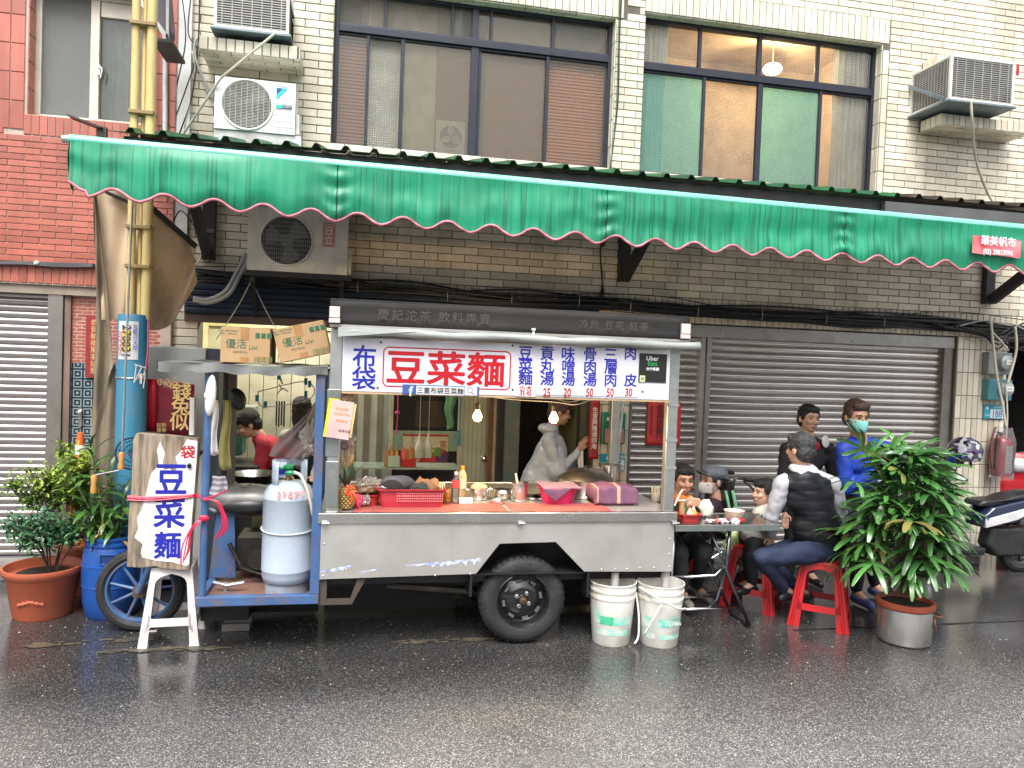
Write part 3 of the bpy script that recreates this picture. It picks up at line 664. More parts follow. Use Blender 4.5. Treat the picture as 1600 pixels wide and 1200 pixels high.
# SHOP INTERIOR (part of the building)
M['panel'] = mat('cream panel wall', (.62,.60,.47), .6, dirt=(.4,.36,.26), damt=.3)
M['stripe'] = mat('striped panel', (.5,.5,.4), .6); wave_stripes(M['stripe'], .135, (.50,.52,.42), (.23,.23,.17), 0)
M['yellow_wall'] = mat('pale yellow plaster', (.80,.74,.42), .8)
M['teal_wood'] = mat('worn teal timber', (.06,.11,.10), .6, 0, (.16,.12,.08), 6, bump=.2)
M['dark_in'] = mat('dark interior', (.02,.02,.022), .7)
inn = MB()
inn.box(-1.6, -1.5, YW+.22, 9.2, .045, 2.62).box(2.12, 2.22, YW+.22, 9.2, .045, 2.62).box(-1.6, 2.22, YW+.22, 9.3, 2.62, 2.7)
inn.build('shop_wall', M['yellow_wall'], cb)
def boards(x0, x1, y, z0, z1, w, m, name='panel'):
 x = x0; me = None
 while x < x1-.01:
  ww = min(w-.006, x1-x); MB().box(x, x+ww, y, y+.02, z0, z1).build(name, m, cb, bevel=.003); x += w
MB().box(-1.5, .1, 7.96, 7.98, .045, 2.62).build('shop_wall', mat('board joints', (.25,.23,.17), .8), cb)
boards(-1.5, -.12, 7.93, .045, 2.02, .135, M['panel']); 
MB().box(-1.5, 2.12, 7.94, 7.955, 2.05, 2.62).build('shop_wall', M['yellow_wall'], cb)
sp = [at(536, 650, 7.5).x, at(612, 650, 7.5).x, at(762, 650, 7.5).x]
x = sp[0]-.12; k = 0
while x < sp[1]-.02:
 MB().box(x, x+.062, 7.50-.004*(k % 2), 7.52, .045, 2.3).build('panel', mat('sage panel', (.50,.53,.43), .6) if k == 0 else bpy.data.materials['sage panel'] if k % 2 == 0 else (M.setdefault('pgrey', mat('brown grey panel', (.22,.20,.15), .6))), cb); x += .0635; k += 1
a, b_ = at(604, 672, 7.4), at(716, 765, 7.4)
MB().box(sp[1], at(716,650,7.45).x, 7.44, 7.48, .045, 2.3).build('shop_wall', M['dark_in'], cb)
MB().box(a.x, b_.x, 7.38, 7.40, .9, a.z).build('green_board', mat('pale green board', (.30,.44,.30), .5, bump=.2, bscale=8), cb, bevel=.003)
w0, w1_ = at(650, 626, 7.42), at(700, 668, 7.42)
MB().box(w0.x, w1_.x, 7.425, 7.435, w1_.z, w0.z).build('window', mat('brown stained cloth', (.09,.06,.045), .7), cb)
MB().box(sp[1]-.03, sp[1]+.01, 7.36, 7.44, .045, 2.3).box(at(716,650,7.4).x, at(722,650,7.4).x, 7.36, 7.44, .045, 2.3).build('door_frame', M['panel'], cb)
d0, d1 = at(722, 650, 7.35), at(786, 650, 7.35)
door = MB().box(d0.x, d1.x-.02, 7.36, 7.40, .05, 2.25).build('door', mat('pale green door', (.52,.56,.42), .45, amt=.1), cb, bevel=.003)
mb = MB()
for k in range(9): mb.box(d0.x+.02+.045*k, d0.x+.024+.045*k, 7.356, 7.36, .1, 2.2)
mb.build('door_groove', mat('door groove', (.28,.30,.22), .7), door)
h = at(757, 717, 7.30); MB().ball(h, .028).tube([(h.x, h.y, h.z), (h.x, 7.37, h.z)], .012).lathe([(.001,0),(.034,0),(.034,.006)], (h.x, 7.35, h.z), 16, rot=rx(-math.pi/2)).build('door_knob', M['steel_bright'], door, smooth=True)
dj = at(786, 650, 7.2)
MB().box(at(764,650,7.2).x, at(770,650,7.2).x, 7.18, 7.24, .05, 2.25).build('door_frame', mat('brown door edge', (.22,.10,.05), .6), cb)
MB().box(at(771,650,7.2).x, at(778,650,7.2).x, 7.18, 7.24, .05, 2.25).build('door_frame', mat('cream door jamb', (.62,.52,.36), .6), cb)
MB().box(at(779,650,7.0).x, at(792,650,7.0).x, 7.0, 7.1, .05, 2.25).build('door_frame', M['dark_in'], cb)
MB().box(at(792,650,6.9).x, at(812,650,6.9).x, 6.88, 7.0, .05, 2.25).build('door_post', M['teal_wood'], cb, bevel=.003)
MB().box(at(905,650,6.9).x, 2.12, 6.86, 6.98, .05, 2.25).build('door_post', M['teal_wood'], cb, bevel=.003)
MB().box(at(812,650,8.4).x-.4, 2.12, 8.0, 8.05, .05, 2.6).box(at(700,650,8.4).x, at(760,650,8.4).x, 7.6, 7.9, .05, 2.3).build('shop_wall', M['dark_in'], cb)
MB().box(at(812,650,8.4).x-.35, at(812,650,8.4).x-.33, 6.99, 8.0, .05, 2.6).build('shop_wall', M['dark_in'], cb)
g_ = at(822, 700, 7.9); MB().box(g_.x, g_.x+.01, 7.98, 8.0, .3, 2.0).box(g_.x+.28, g_.x+.3, 7.98, 8.0, .3, 2.0).build('door_frame', mat('brown gloss', (.06,.035,.02), .25), cb)
M['navy'] = mat('navy shutter box', (.012,.025,.05), .4, .3, bump=.1)
MB().box(SHOP[0]-.1, 2.09, YW-.04, YW+.2, 2.10, 2.355).build('shutter_box', M['navy'], cb, bevel=.006)
for k in range(5): MB().box(SHOP[0]-.09, 2.085, YW-.056, YW-.04, 2.11+.048*k, 2.148+.048*k).build('slat', M['navy'], cb, bevel=.006)
MB().box(SHOP[0]-.1, 2.09, YW-.03, YW+.1, 2.035, 2.098).build('shutter_bottom_bar', mat('brown bottom bar', (.09,.05,.04), .6), cb, bevel=.003)
tl = thing('ceiling_lamp', 'long white tube lamp under the kitchen ceiling behind the blue canopy', 'lamp', (-.6, 7.3, 2.5))
MB().box(-.95, -.15, 7.26, 7.34, 2.55, 2.6).build('lamp_housing', M['white_plastic'], tl, bevel=.003)
MB().tube([(-.93, 7.3, 2.53), (-.17, 7.3, 2.53)], .016).build('lamp_tube', mat('lit tube', (1,1,.95), emit=(1,.95,.8), estr=9), tl, smooth=True)
al = bpy.data.lights.new('kitchen_tube', 'AREA'); al.shape = 'RECTANGLE'; al.size = .8; al.size_y = .05; al.energy = 16; al.color = (1,.95,.82); ao = bpy.data.objects.new('kitchen_tube', al); COL.objects.link(ao); ao.location = (-.55, 7.3, 2.50)
ps = thing('fruit_poster', 'colourful paper poster of piled fruit pinned to the green board', 'poster', at(672, 709, 7.37))
a, b_ = at(630, 678, 7.37), at(699, 731, 7.37)
MB().box(a.x, b_.x, 7.372, 7.376, b_.z, a.z).build('paper', mat('poster paper', (.72,.66,.42), .5), ps)
MB().box(a.x, b_.x, 7.369, 7.3715, a.z-.02, a.z).build('poster_band', M['ink_red'], ps)
random.seed(11)
cols = [('print orange', (.80,.25,.06)), ('print pink', (.70,.10,.16)), ('print yellow', (.85,.62,.08)), ('print leaf', (.12,.30,.06)), ('print purple', (.10,.03,.10)), ('print red', (.6,.03,.03))]
W_, H_ = b_.x-a.x, a.z-b_.z
for ci, (nm, c) in enumerate(cols):
 mb = MB()
 for k in range(16):
  u = [.15,.42,.5,.72,.88,.6][ci]+random.gauss(0,.11); v = [.42,.28,.45,.42,.2,.15][ci]+random.gauss(0,.09); u = min(max(u,.07),.93); v = min(max(v,.08),.75); r = random.uniform(.022,.042)
  mb.ball((a.x+W_*u, 7.3705, b_.z+H_*v), (r, .0012+.0004*k/16+.0003*ci, r*random.uniform(.6,1)), 10, 6, None)
 mb.build('fruit_print', mat(nm, c, .5), ps)
text('lettering', vtext('富貴'), M['ink_red'], ps, b_.x-.05, a.z-.13, 7.366, .075)
# METAL CANOPY ROOF
M['green_metal'] = mat('dark green corrugated sheet', (.025,.15,.06), .45, .2, (.015,.07,.035), 3, dirt=(.05,.045,.03), dscale=5, damt=.7)
M['beam'] = mat('dark steel beam', (.045,.045,.047), .5, .4, dirt=(.10,.06,.04), damt=.4)
cr = thing('canopy_roof', 'dark green corrugated metal canopy roof on steel beams above the green awning', 'canopy', (2, 5.6, 3.2))
def sheet(x0, n, name='roof_sheet', m=None):
 prof = []
 for k in range(n):
  b0 = x0+k*.2; prof += [(b0, 0), (b0+.13, 0), (b0+.150, .032), (b0+.178, .032), (b0+.198, 0)]
 yb, yf, zb, zf = YW-.012, 5.48, 3.505, 3.245+.006*x0
 mb = MB(); mb.grid(lambda u, v: (prof[round(u*(len(prof)-1))][0], yf+(yb-yf)*v, zf+(zb-zf)*v+prof[round(u*(len(prof)-1))][1]), len(prof)-1, 1)
 o = mb.build(name, m or M['green_metal'], cr, solid=.004); return o
for k in range(8): sheet(-1.72+k*1.0, 5, m=M['green_metal'] if k < 6 else mat('rusty dark sheet', (.05,.035,.03), .5, .3, dirt=(.12,.06,.03)))
MB().bar((-1.72, 5.48, 3.238), (-1.93, 5.50, 3.305), .012, .09, up=(0,1,0)).box(-1.76, -1.70, 5.47, 5.50, 3.19, 3.25).build('flashing', M['beam'], cr)
MB().bar((-1.62, 5.60, 3.165), (6.4, 5.60, 3.205), .08, .125).build('front_beam', M['beam'], cr, bevel=.004)
MB().box(4.15, 6.4, 5.50, 5.552, 3.105, 3.225).build('beam_cover', mat('grey beam cover', (.10,.10,.10), .5), cr, bevel=.004)
for xx in (-1.5, -.2, 1.0, 2.2, 3.4, 4.6, 5.8):
 MB().bar((xx, 5.6, 3.18), (xx, YW-.01, 3.40), .05, .08).build('rafter', M['beam'], cr)
for px, py in ((325, 402), (975, 437), (1545, 472)):
 q = at(px, py, YW-.06); t_ = at(px, py, YW-.06).x
 MB().box(t_-.05, t_+.05, YW-.075, YW-.062, q.z-.02, 3.36).box(t_-.05, t_-.042, YW-.062, YW-.01, q.z-.02, 3.36).box(t_+.042, t_+.05, YW-.062, YW-.01, q.z-.02, 3.36).build('wall_channel', M['beam'], cr)
 MB().bar((t_, YW-.10, q.z+.02), (t_, 5.63, 3.11), .055, .10).build('strut', M['beam'], cr)
 if px == 325: MB().bar((t_+.0, YW-.1, 2.5+.26), (t_+.0, YW-.08, 2.52+.26), .09, .02).build('bolt_plate', M['galv'], cr)
# GREEN AWNING
def awn_mat():
 m = mat('green awning vinyl', (.012,.26,.135), .42, 0, (.012,.19,.10), 2.5, spec=.4, bump=.05, bscale=9)
 nt = m.node_tree; L = nt.links.new; b = nt.nodes['Principled BSDF']
 src = b.inputs['Base Color'].links[0].from_socket
 tc = _n(nt, 'ShaderNodeTexCoord'); mp = _n(nt, 'ShaderNodeMapping'); mp.inputs['Scale'].default_value = (60, 6, 1.3); L(tc.outputs['Object'], mp.inputs[0])
 nz = _n(nt, 'ShaderNodeTexNoise'); nz.inputs['Scale'].default_value = 1; nz.inputs['Detail'].default_value = 3; L(mp.outputs[0], nz.inputs[0])
 r = _n(nt, 'ShaderNodeMapRange'); r.inputs[1].default_value = .50; r.inputs[2].default_value = .60; r.inputs[4].default_value = .72; L(nz.outputs[0], r.inputs[0])
 n2 = _n(nt, 'ShaderNodeTexNoise'); n2.inputs['Scale'].default_value = .8; L(tc.outputs['Object'], n2.inputs[0])
 r2 = _n(nt, 'ShaderNodeMapRange'); r2.inputs[1].default_value = .36; r2.inputs[2].default_value = .50; L(n2.outputs[0], r2.inputs[0])
 mu = _n(nt, 'ShaderNodeMath', operation='MULTIPLY'); L(r.outputs[0], mu.inputs[0]); L(r2.outputs[0], mu.inputs[1])
 mx = _n(nt, 'ShaderNodeMix', data_type='RGBA'); mx.inputs[7].default_value = (.006,.10,.055,1); L(mu.outputs[0], mx.inputs[0]); L(src, mx.inputs[6]); L(mx.outputs[2], b.inputs['Base Color'])
 return m
M['awning'] = awn_mat()
aw = thing('green_awning', 'long green vinyl awning with scalloped pink edged valance over the food cart', 'awning', (1.6, 4.6, 2.9))
AX0, AX1, AY, AZ = -1.60, 5.4, 4.60, 2.935
def az(x): return AZ-.008*(x-AX0)
P = .2655
seams = [at(527, 300, AY).x, at(945, 340, AY).x, at(1315, 370, AY).x]
def val_low(x):
 t = (x-AX0+.04)/P; return az(x)-.285-.035*math.sin((x-AX0)*.45)*1 + .029*math.cos(2*math.pi*t)+(.03 if x < AX0+.1 else 0)
def val_y(x, v):
 t = (x-AX0+.04)/P
 y = AY-.035 + .0035*math.sin(x*95)*(.3+.7*v) + .004*math.cos(2*math.pi*t)*v + .012*math.sin(x*2.1+v*3)*v + .006*noise.noise(Vector((x*5, v*3, 1)))
 y += -.035*math.exp(-((x-AX0-.75)/.5)**2)*math.sin(v*3)*.8 + .012*math.sin(v*7+x*1.7)*v
 for s in seams: y += .010*math.exp(-((x-s)/.06)**2)*math.sin(v*20)
 return y
NX = 560
def vf(u, v):
 x = AX0+(AX1-AX0)*u; zt = az(x)-.012; zl = val_low(x); return (x, val_y(x, v), zt+(zl-zt)*v)
MB().grid(vf, NX, 16).build('valance', M['awning'], aw, smooth='all')
M['pink_trim'] = mat('pink scalloped piping', (.55,.20,.26), .5, 0, (.30,.07,.09), 12)
MB().tube([Vector(vf(i/NX, 1)) for i in range(NX+1)], .0085, 6).build('piping', M['pink_trim'], aw, smooth='all')
for s in seams: MB().tube([Vector(vf((s-AX0)/(AX1-AX0), v/10))+Vector((0,-.003,0)) for v in range(11)], .0028, 4).build('seam', M['ink_black'], aw)
M['aqua_bar'] = mat('pale aqua vinyl over bar', (.22,.62,.52), .25, 0, (.15,.52,.40), 3, spec=.7)
MB().tube([(AX0-.015, AY, AZ), (AX1, AY, az(AX1))], .028, 14).build('front_bar', M['aqua_bar'], aw, smooth=True)
MB().tube([(AX0-.05, AY, AZ), (AX0-.012, AY, AZ)], .022, 12).build('bar_cap', M['galv'], aw, smooth=True)
MB().grid(lambda u, v: (AX0+(AX1-AX0)*u, AY+.008+(5.42-AY)*v, az(AX0+(AX1-AX0)*u)+.026+(.165+.05*u)*v-.02*math.sin(math.pi*v)+.008*math.sin(u*60)*math.sin(math.pi*v)), 120, 10).build('awning_roof', M['awning'], aw, smooth='all')
def sv(u, v): 
 y = AY-.03+.10*u; zt = AZ-.01; zl = AZ-.24+.035*math.cos(u*5); return (AX0-.004-.01*math.sin(v*3)+.006*math.sin(u*12)*v, y, zt+(zl-zt)*v)
MB().grid(sv, 12, 8).build('side_valance', M['awning'], aw, smooth='all')
for xx in (-1.3, .5, 2.3, 4.1, 5.2): MB().bar((xx, AY+.02, az(xx)-.02), (xx+.25, 5.5, 3.07), .02, .03).build('folding_arm', M['beam'], aw)
MB().tube([(-1.55, 5.45, 3.06), (5.4, 5.45, 3.08)], .035, 12).build('roller', M['beam'], aw, smooth=True)
a, b_ = at(1523, 367, AY-.09), at(1598, 407, AY-.09)
tg = MB().grid(lambda u, v: (a.x+(b_.x-a.x)*u, AY-.075+.006*math.sin(u*8)*1, a.z+(b_.z+.03-a.z)*v-.012*u), 14, 6).build('maker_patch', mat('red vinyl patch', (.62,.05,.06), .35, 0, (.7,.25,.28), 8), aw, smooth='all')
zc = (a.z+b_.z)/2+.01
text('lettering', '華美帆布', M['ink_white'], tg, (a.x+b_.x)/2, zc+.036, AY-.085, .072, bold=.0012)
text('lettering', '(02) 29833096', M['ink_white'], tg, (a.x+b_.x)/2, zc-.045, AY-.085, .048, bold=.001, sx=.85)
rod = thing('awning_crank', 'thin steel awning crank rod with two wooden grips hanging before the blue pole', 'crank', at(186, 700, 5.30))
p = [at(208, 290, 5.3), at(199, 500, 5.3), at(191, 703, 5.3)]
MB().tube(p, .0075, 8).build('rod', M['galv'], rod, smooth=True)
M['wood_grip'] = mat('varnished wooden grip', (.55,.27,.07), .4)
def grip(px, py0, py1):
 a = at(px, py0, 5.3); b_ = at(px-1, py1, 5.3); MB().lathe([(.004, b_.z), (.019, b_.z), (.021, b_.z+.02), (.015, (a.z+b_.z)/2), (.020, a.z-.015), (.012, a.z), (.003, a.z)], (a.x, 5.3, 0), 14, cap0=True, cap1=True).build('grip', M['wood_grip'], rod, smooth=True)
grip(190, 706, 733); grip(147, 742, 770)
MB().tube([at(189, 732, 5.3), at(186, 735, 5.3), at(150, 742, 5.3), at(147, 748, 5.3)], .006, 8).build('crank_arm', M['galv'], rod, smooth=True)
# PIPES, BLUE POLE, TARP
M['yellow_pipe'] = mat('weathered yellow pipe', (.66,.52,.22), .45, 0, (.48,.36,.15), 3, stretch=(2,2,.4), dirt=(.25,.16,.08), dscale=4, damt=.5)
YP = 5.65
yp = thing('yellow_pipes', 'pair of tall yellow riser pipes clamped together above the blue pole', 'pipe', (at(210,490,YP).x, YP, 2.0))
def vx(px, py): return at(px, py, YP).x
for px, py, r in ((203, 480, .027), (228, 480, .033), (215, 480, .015)):
 MB().tube([(vx(px,py), YP+(.03 if r < .02 else 0), 2.0 if r > .02 else 1.9), (vx(px,py), YP+(.03 if r < .02 else 0), 5.6)], r, 14).build('pipe', M['yellow_pipe'], yp, smooth=True)
for z in (2.35, 2.9, 3.4, 4.0, 4.5, 2.62):
 MB().box(vx(203,480)-.03, vx(228,480)+.03, YP-.05, YP+.05, z, z+.025).build('clamp', mat('rusty clamp', (.30,.20,.08), .6) if z == 2.35 else bpy.data.materials['rusty clamp'], yp, bevel=.003)
bp_ = thing('blue_pole', 'blue plastic sleeve around the pole foot, stuck with a phone number sticker', 'pole', (vx(208,600), YP-.02, 0))
M['blue_sleeve'] = mat('sky blue plastic sleeve', (.035,.21,.34), .45, 0, (.03,.16,.26), 4, dirt=(.15,.22,.24), dscale=4, damt=.5, stretch=(3,3,.6))
cx = vx(207, 560)
MB().lathe([(.10, 0), (.098, 2.0), (.092, 2.03), (.02, 2.035)], (cx, YP, 0), 28).build('sleeve', M['blue_sleeve'], bp_, smooth=True)
def bent(u0, u1, z0, z1, r, m, name, par, c=(0,0)):
 return MB().grid(lambda u, v: (cx+r*math.sin(u0+(u1-u0)*u), YP-r*math.cos(u0+(u1-u0)*u), z0+(z1-z0)*v), 10, 1).build(name, m, par, smooth='all')
zs0, zs1 = at(205, 562, YP-.1).z, at(205, 502, YP-.1).z
bent(-.75, .62, zs0, zs1, .1015, mat('white sticker', (.62,.64,.64), .4), 'sticker', bp_)
bent(-.42, .12, zs0+.05, zs1-.06, .1022, mat('yellow sticker', (.85,.55,.02), .4), 'sticker', bp_)
text('lettering', '270031', M['ink_black'], bp_, cx-.012, (zs0+zs1)/2, YP-.106, .075, rot=-math.pi/2, bold=.001)
text('lettering', vtext('瓦斯行天然'), M['ink_blue'], bp_, cx+.043, (zs0+zs1)/2+.02, YP-.102, .035)
text('lettering', vtext('服務專線電話'), M['ink_red'], bp_, cx-.052, (zs0+zs1)/2-.02, YP-.101, .028)
MB().tube([(cx+.101*math.sin(a), YP-.101*math.cos(a), at(205,591,YP-.1).z) for a in [2*math.pi*k/20 for k in range(20)]], .005, 6, closed=True).build('wire_tie', M['galv'], bp_)
random.seed(3)
mb = MB(); pz = at(222, 585, YP-.1)
for k in range(9):
 a = random.uniform(-.3, .3); mb.tube([(pz.x+a*.06, pz.y-.02, pz.z), (pz.x+random.uniform(-.04,.04), pz.y-.04, pz.z-random.uniform(-.06,.08)), (pz.x+random.uniform(-.05,.05), pz.y-.05, pz.z-random.uniform(-.12,.12))], .004, 4)
mb.build('string_knot', mat('pale plastic string', (.62,.58,.54), .6), bp_)
q0, q1 = at(232, 500, YP-.08), at(226, 590, YP-.1)
MB().tube(curve_pts([q0, (q0.x+.01, q0.y-.03, (q0.z+q1.z)/2), q1]), .007, 5).build('string', mat('faded red string', (.40,.08,.14), .6), bp_)
M['tarp'] = mat('stained beige tarpaulin', (.62,.47,.32), .7, 0, (.50,.37,.25), 2, dirt=(.13,.10,.06), dscale=2.6, damt=.55, bump=.15, bscale=12)
M['tarp2'] = mat('dirty hanging tarpaulin', (.24,.19,.13), .75, 0, (.12,.09,.06), 3, dirt=(.05,.04,.03), dscale=4, damt=.8, stretch=(2,2,.6))
tp = thing('beige_tarp', 'stained beige tarpaulin stretched behind the yellow pipes under the awning', 'tarp', (-1.4, 5.9, 2.5))
A, B, C_, D = at(148, 300, 5.75), at(308, 420, 6.3), at(262, 520, 6.2), at(172, 492, 5.8)
top = curve_pts([at(146, 296, 5.7), at(190, 298, 5.78), at(235, 318, 5.9), at(285, 365, 6.1), at(306, 408, 6.25)], 6)
bot = curve_pts([at(160, 500, 5.7), at(190, 500, 5.78), at(225, 516, 5.9), at(268, 505, 6.1), at(308, 440, 6.25)], 6)
n_ = len(top)-1
def tpf(u, v):
 i = min(int(u*n_), n_-1); f_ = u*n_-i; a = top[i].lerp(top[i+1], f_); b_ = bot[i].lerp(bot[i+1], f_); p = a.lerp(b_, v)
 p = p+Vector((0, .05*math.sin(u*9+v*2)*math.sin(math.pi*v)+.02*math.sin(u*22+v*5), 0)); return p
MB().grid(tpf, 48, 24).build('sheet', M['tarp'], tp, smooth='all')
MB().bar(at(232, 320, 5.86), at(306, 385, 6.15), .02, .035).bar(at(165, 300, 5.70), at(205, 318, 5.78), .02, .02).build('tarp_batten', M['beam'], tp)
t2 = thing('hanging_tarp', 'narrow dirty brown tarpaulin hanging to the ground beside the blue pole', 'tarp', (at(165,600,5.72).x, 5.72, 1.0))
lf = curve_pts([at(146, 305, 5.72), at(148, 480, 5.72), at(142, 640, 5.72), at(140, 760, 5.72), at(140, 890, 5.72)], 5)
rt = curve_pts([at(150, 300, 5.68), at(165, 420, 5.68), at(178, 560, 5.70), at(180, 600, 5.70), at(178, 890, 5.72)], 5)
n2_ = len(lf)-1
def t2f(u, v):
 i = min(int(v*n2_), n2_-1); f_ = v*n2_-i; a = lf[i].lerp(lf[i+1], f_); b_ = rt[i].lerp(rt[i+1], f_); p = a.lerp(b_, u)
 return p+Vector((0, .03*math.sin(u*10+v*4)+.03*noise.noise(Vector((u*3, v*8, 2))), 0))
MB().grid(t2f, 14, 50).build('sheet', M['tarp2'], t2, smooth='all')
# CABLES
cbs = thing('cable_bundle', 'thick bundle of black cables sagging along the cream wall above the shutters', 'cables', (2, YW-.05, 2.4))
def wallcable(pts, r, m, par, Y=YW-.05, name='cable', n=6):
 return MB().tube(curve_pts([at(px, py, Y) for px, py in pts], 8), r, n).build(name, m, par, smooth='all')
random.seed(21)
base = [(300,428),(400,436),(520,446),(640,458),(800,468),(940,474),(1040,482),(1200,492),(1340,500),(1480,508),(1620,520)]
for k in range(16):
 dy = random.uniform(-8, 8); sgn = random.uniform(.3, 1)
 pts = [(px+random.uniform(-12, 12), py+dy*(1 if px > 600 else .7)+random.gauss(0, 2.5)) for px, py in base]
 if k % 4 == 0: pts = [(px, py-4+10*math.sin(px/90+k)) for px, py in pts]
 wallcable(pts, random.choice([.005, .007, .009, .013]), M['cable'], cbs, YW-.03-random.uniform(0, .05))
for k in range(3): wallcable([(940,372),(938,400),(941,440),(936+k*4,470)], .006, M['cable'], cbs, YW-.04)
MB().ball(at(941, 378, YW-.05), (.03,.03,.05), 8, 6).build('junction', M['cable'], cbs)
for px, py in ((560,448),(700,462),(800,466),(905,470),(985,478),(1090,486),(1190,492),(1290,498),(1380,503)):
 c = at(px, py, YW-.06); MB().tube([(c.x+.0+.008*math.cos(a), c.y+.035*math.cos(a), c.z+.045*math.sin(a)) for a in [2*math.pi*k/12 for k in range(12)]], .003, 4, closed=True).build('cable_tie', M['beige_pipe'], cbs)
random.seed(22)
for k in range(12):
 y0 = 505+random.uniform(0,25); wallcable([(1480+random.uniform(-30,20), 508+random.uniform(-3,6)), (1535, y0-5), (1560, y0+random.uniform(-10,16)), (1590, 500+random.uniform(0,50)), (1640, 490+random.uniform(0,60))], random.choice([.004,.006,.008]), random.choice([M['cable'], M['cable'], M['cable_grey']]), cbs, YW-.05-random.uniform(0,.08))
rc = thing('cable_bundle', 'thin black cables clipped along the red tiled wall above its shutter', 'cables', (-2.5, YR-.03, 2.4))
for k in range(5): wallcable([(-60,408+k*1.5),(30,409+k),(90,411+k*1.5),(148,413+k)], .006, M['cable'], rc, YR-.02-.006*k)
c = at(57, 411, YR-.04); MB().ball(c, .02, 8, 6).build('cable_clip', M['white_plastic'], rc)
cp = thing('corner_cables', 'loose black and white cables running down the corner between the two buildings', 'cables', (at(290,150,YW).x, YW-.03, 3.6))
for i, (pts, r, m) in enumerate((([(283,-20),(290,60),(277,130),(262,205)], .005, 'cable'), ([(300,-20),(294,50),(308,80),(290,140),(266,205)], .005, 'cable'), ([(312,-20),(310,60),(300,150),(280,210)], .006, 'cable'),
  ([(306,60),(304,85),(318,125),(328,150),(334,155)], .010, 'cable_grey'), ([(304,70),(308,100),(322,130),(336,160)], .008, 'cable_grey'), ([(300,80),(305,110),(300,150),(288,200)], .005, 'beige_pipe'),
  ([(240,300),(250,330),(270,350),(300,420),(335,340),(325,300)], .006, 'white_plastic'), ([(240,305),(262,360),(285,330),(330,400)], .005, 'cable'))):
 wallcable(pts, r, M[m], cp)
MB().tube([at(258, 0, YW-.1), at(258, 300, YW-.1)], .018, 10).build('conduit', mat('pale conduit', (.55,.56,.56), .5), cp, smooth=True)
MB().tube([at(243, 0, YW-.12), at(240, 300, YW-.12)], .010, 8).build('conduit', bpy.data.materials['pale conduit'], cp, smooth=True)
hp = thing('corrugated_conduit', 'two grey corrugated hoses curving from the lower air conditioner', 'hose', at(380,430,YW-.1))
for dx in (0, 5): wallcable([(385+dx,395+dx*2),(370+dx,425+dx),(352+dx,455+dx),(325,468+dx),(302,466+dx*.6)], .017, M['cable_grey'], hp, YW-.14, 'hose', 8)
for pts in ([(392,440),(372,478),(338,530)], [(394,440),(418,490),(440,528)]): wallcable(pts, .004, M['beige_pipe'], hp, YW-.2, 'string')
dpipe = thing('drain_hose', 'thin green black hose hanging down the wall between the two upstairs windows', 'hose', at(965,150,YW-.02))
wallcable([(972,-20),(968,60),(966,150),(960,210),(952,272)], .006, M['cable'], dpipe, YW-.02, 'hose'); wallcable([(968,-20),(966,80),(962,180),(953,270)], .004, mat('green hose', (.05,.16,.10), .5), dpipe, YW-.03, 'hose')
hs_t = thing('hanging_sign', 'edge of a dark framed shop sign projecting at the top left above the pipes', 'sign', at(250, 40, 6.2))
a, b_ = at(240, -40, 6.0), at(268, 62, 6.0)
MB().prism([(at(212,-10,6.0).x, at(212,-10,6.0).z), (at(262,58,6.0).x, at(262,62,6.0).z), (at(268,50,6.0).x, at(268,50,6.0).z), (at(262,-30,6.0).x, at(262,-30,6.0).z), (at(215,-40,6.0).x, at(215,-40,6.0).z)], 6.0, 6.12).build('sign_box', mat('dark sign box', (.10,.08,.12), .5), hs_t, bevel=.004)
MB().bar(at(214,-6,5.99), at(262,60,5.99), .02, .03).bar(at(262,60,5.99), at(262,-30,5.99), .02, .02).build('sign_frame', M['galv'], hs_t)
MB().box(at(238,62,6.0).x, at(270,62,6.0).x, 5.98, 6.4, at(250,66,6.0).z, at(250,61,6.0).z).build('sign_bracket', M['beam'], hs_t)
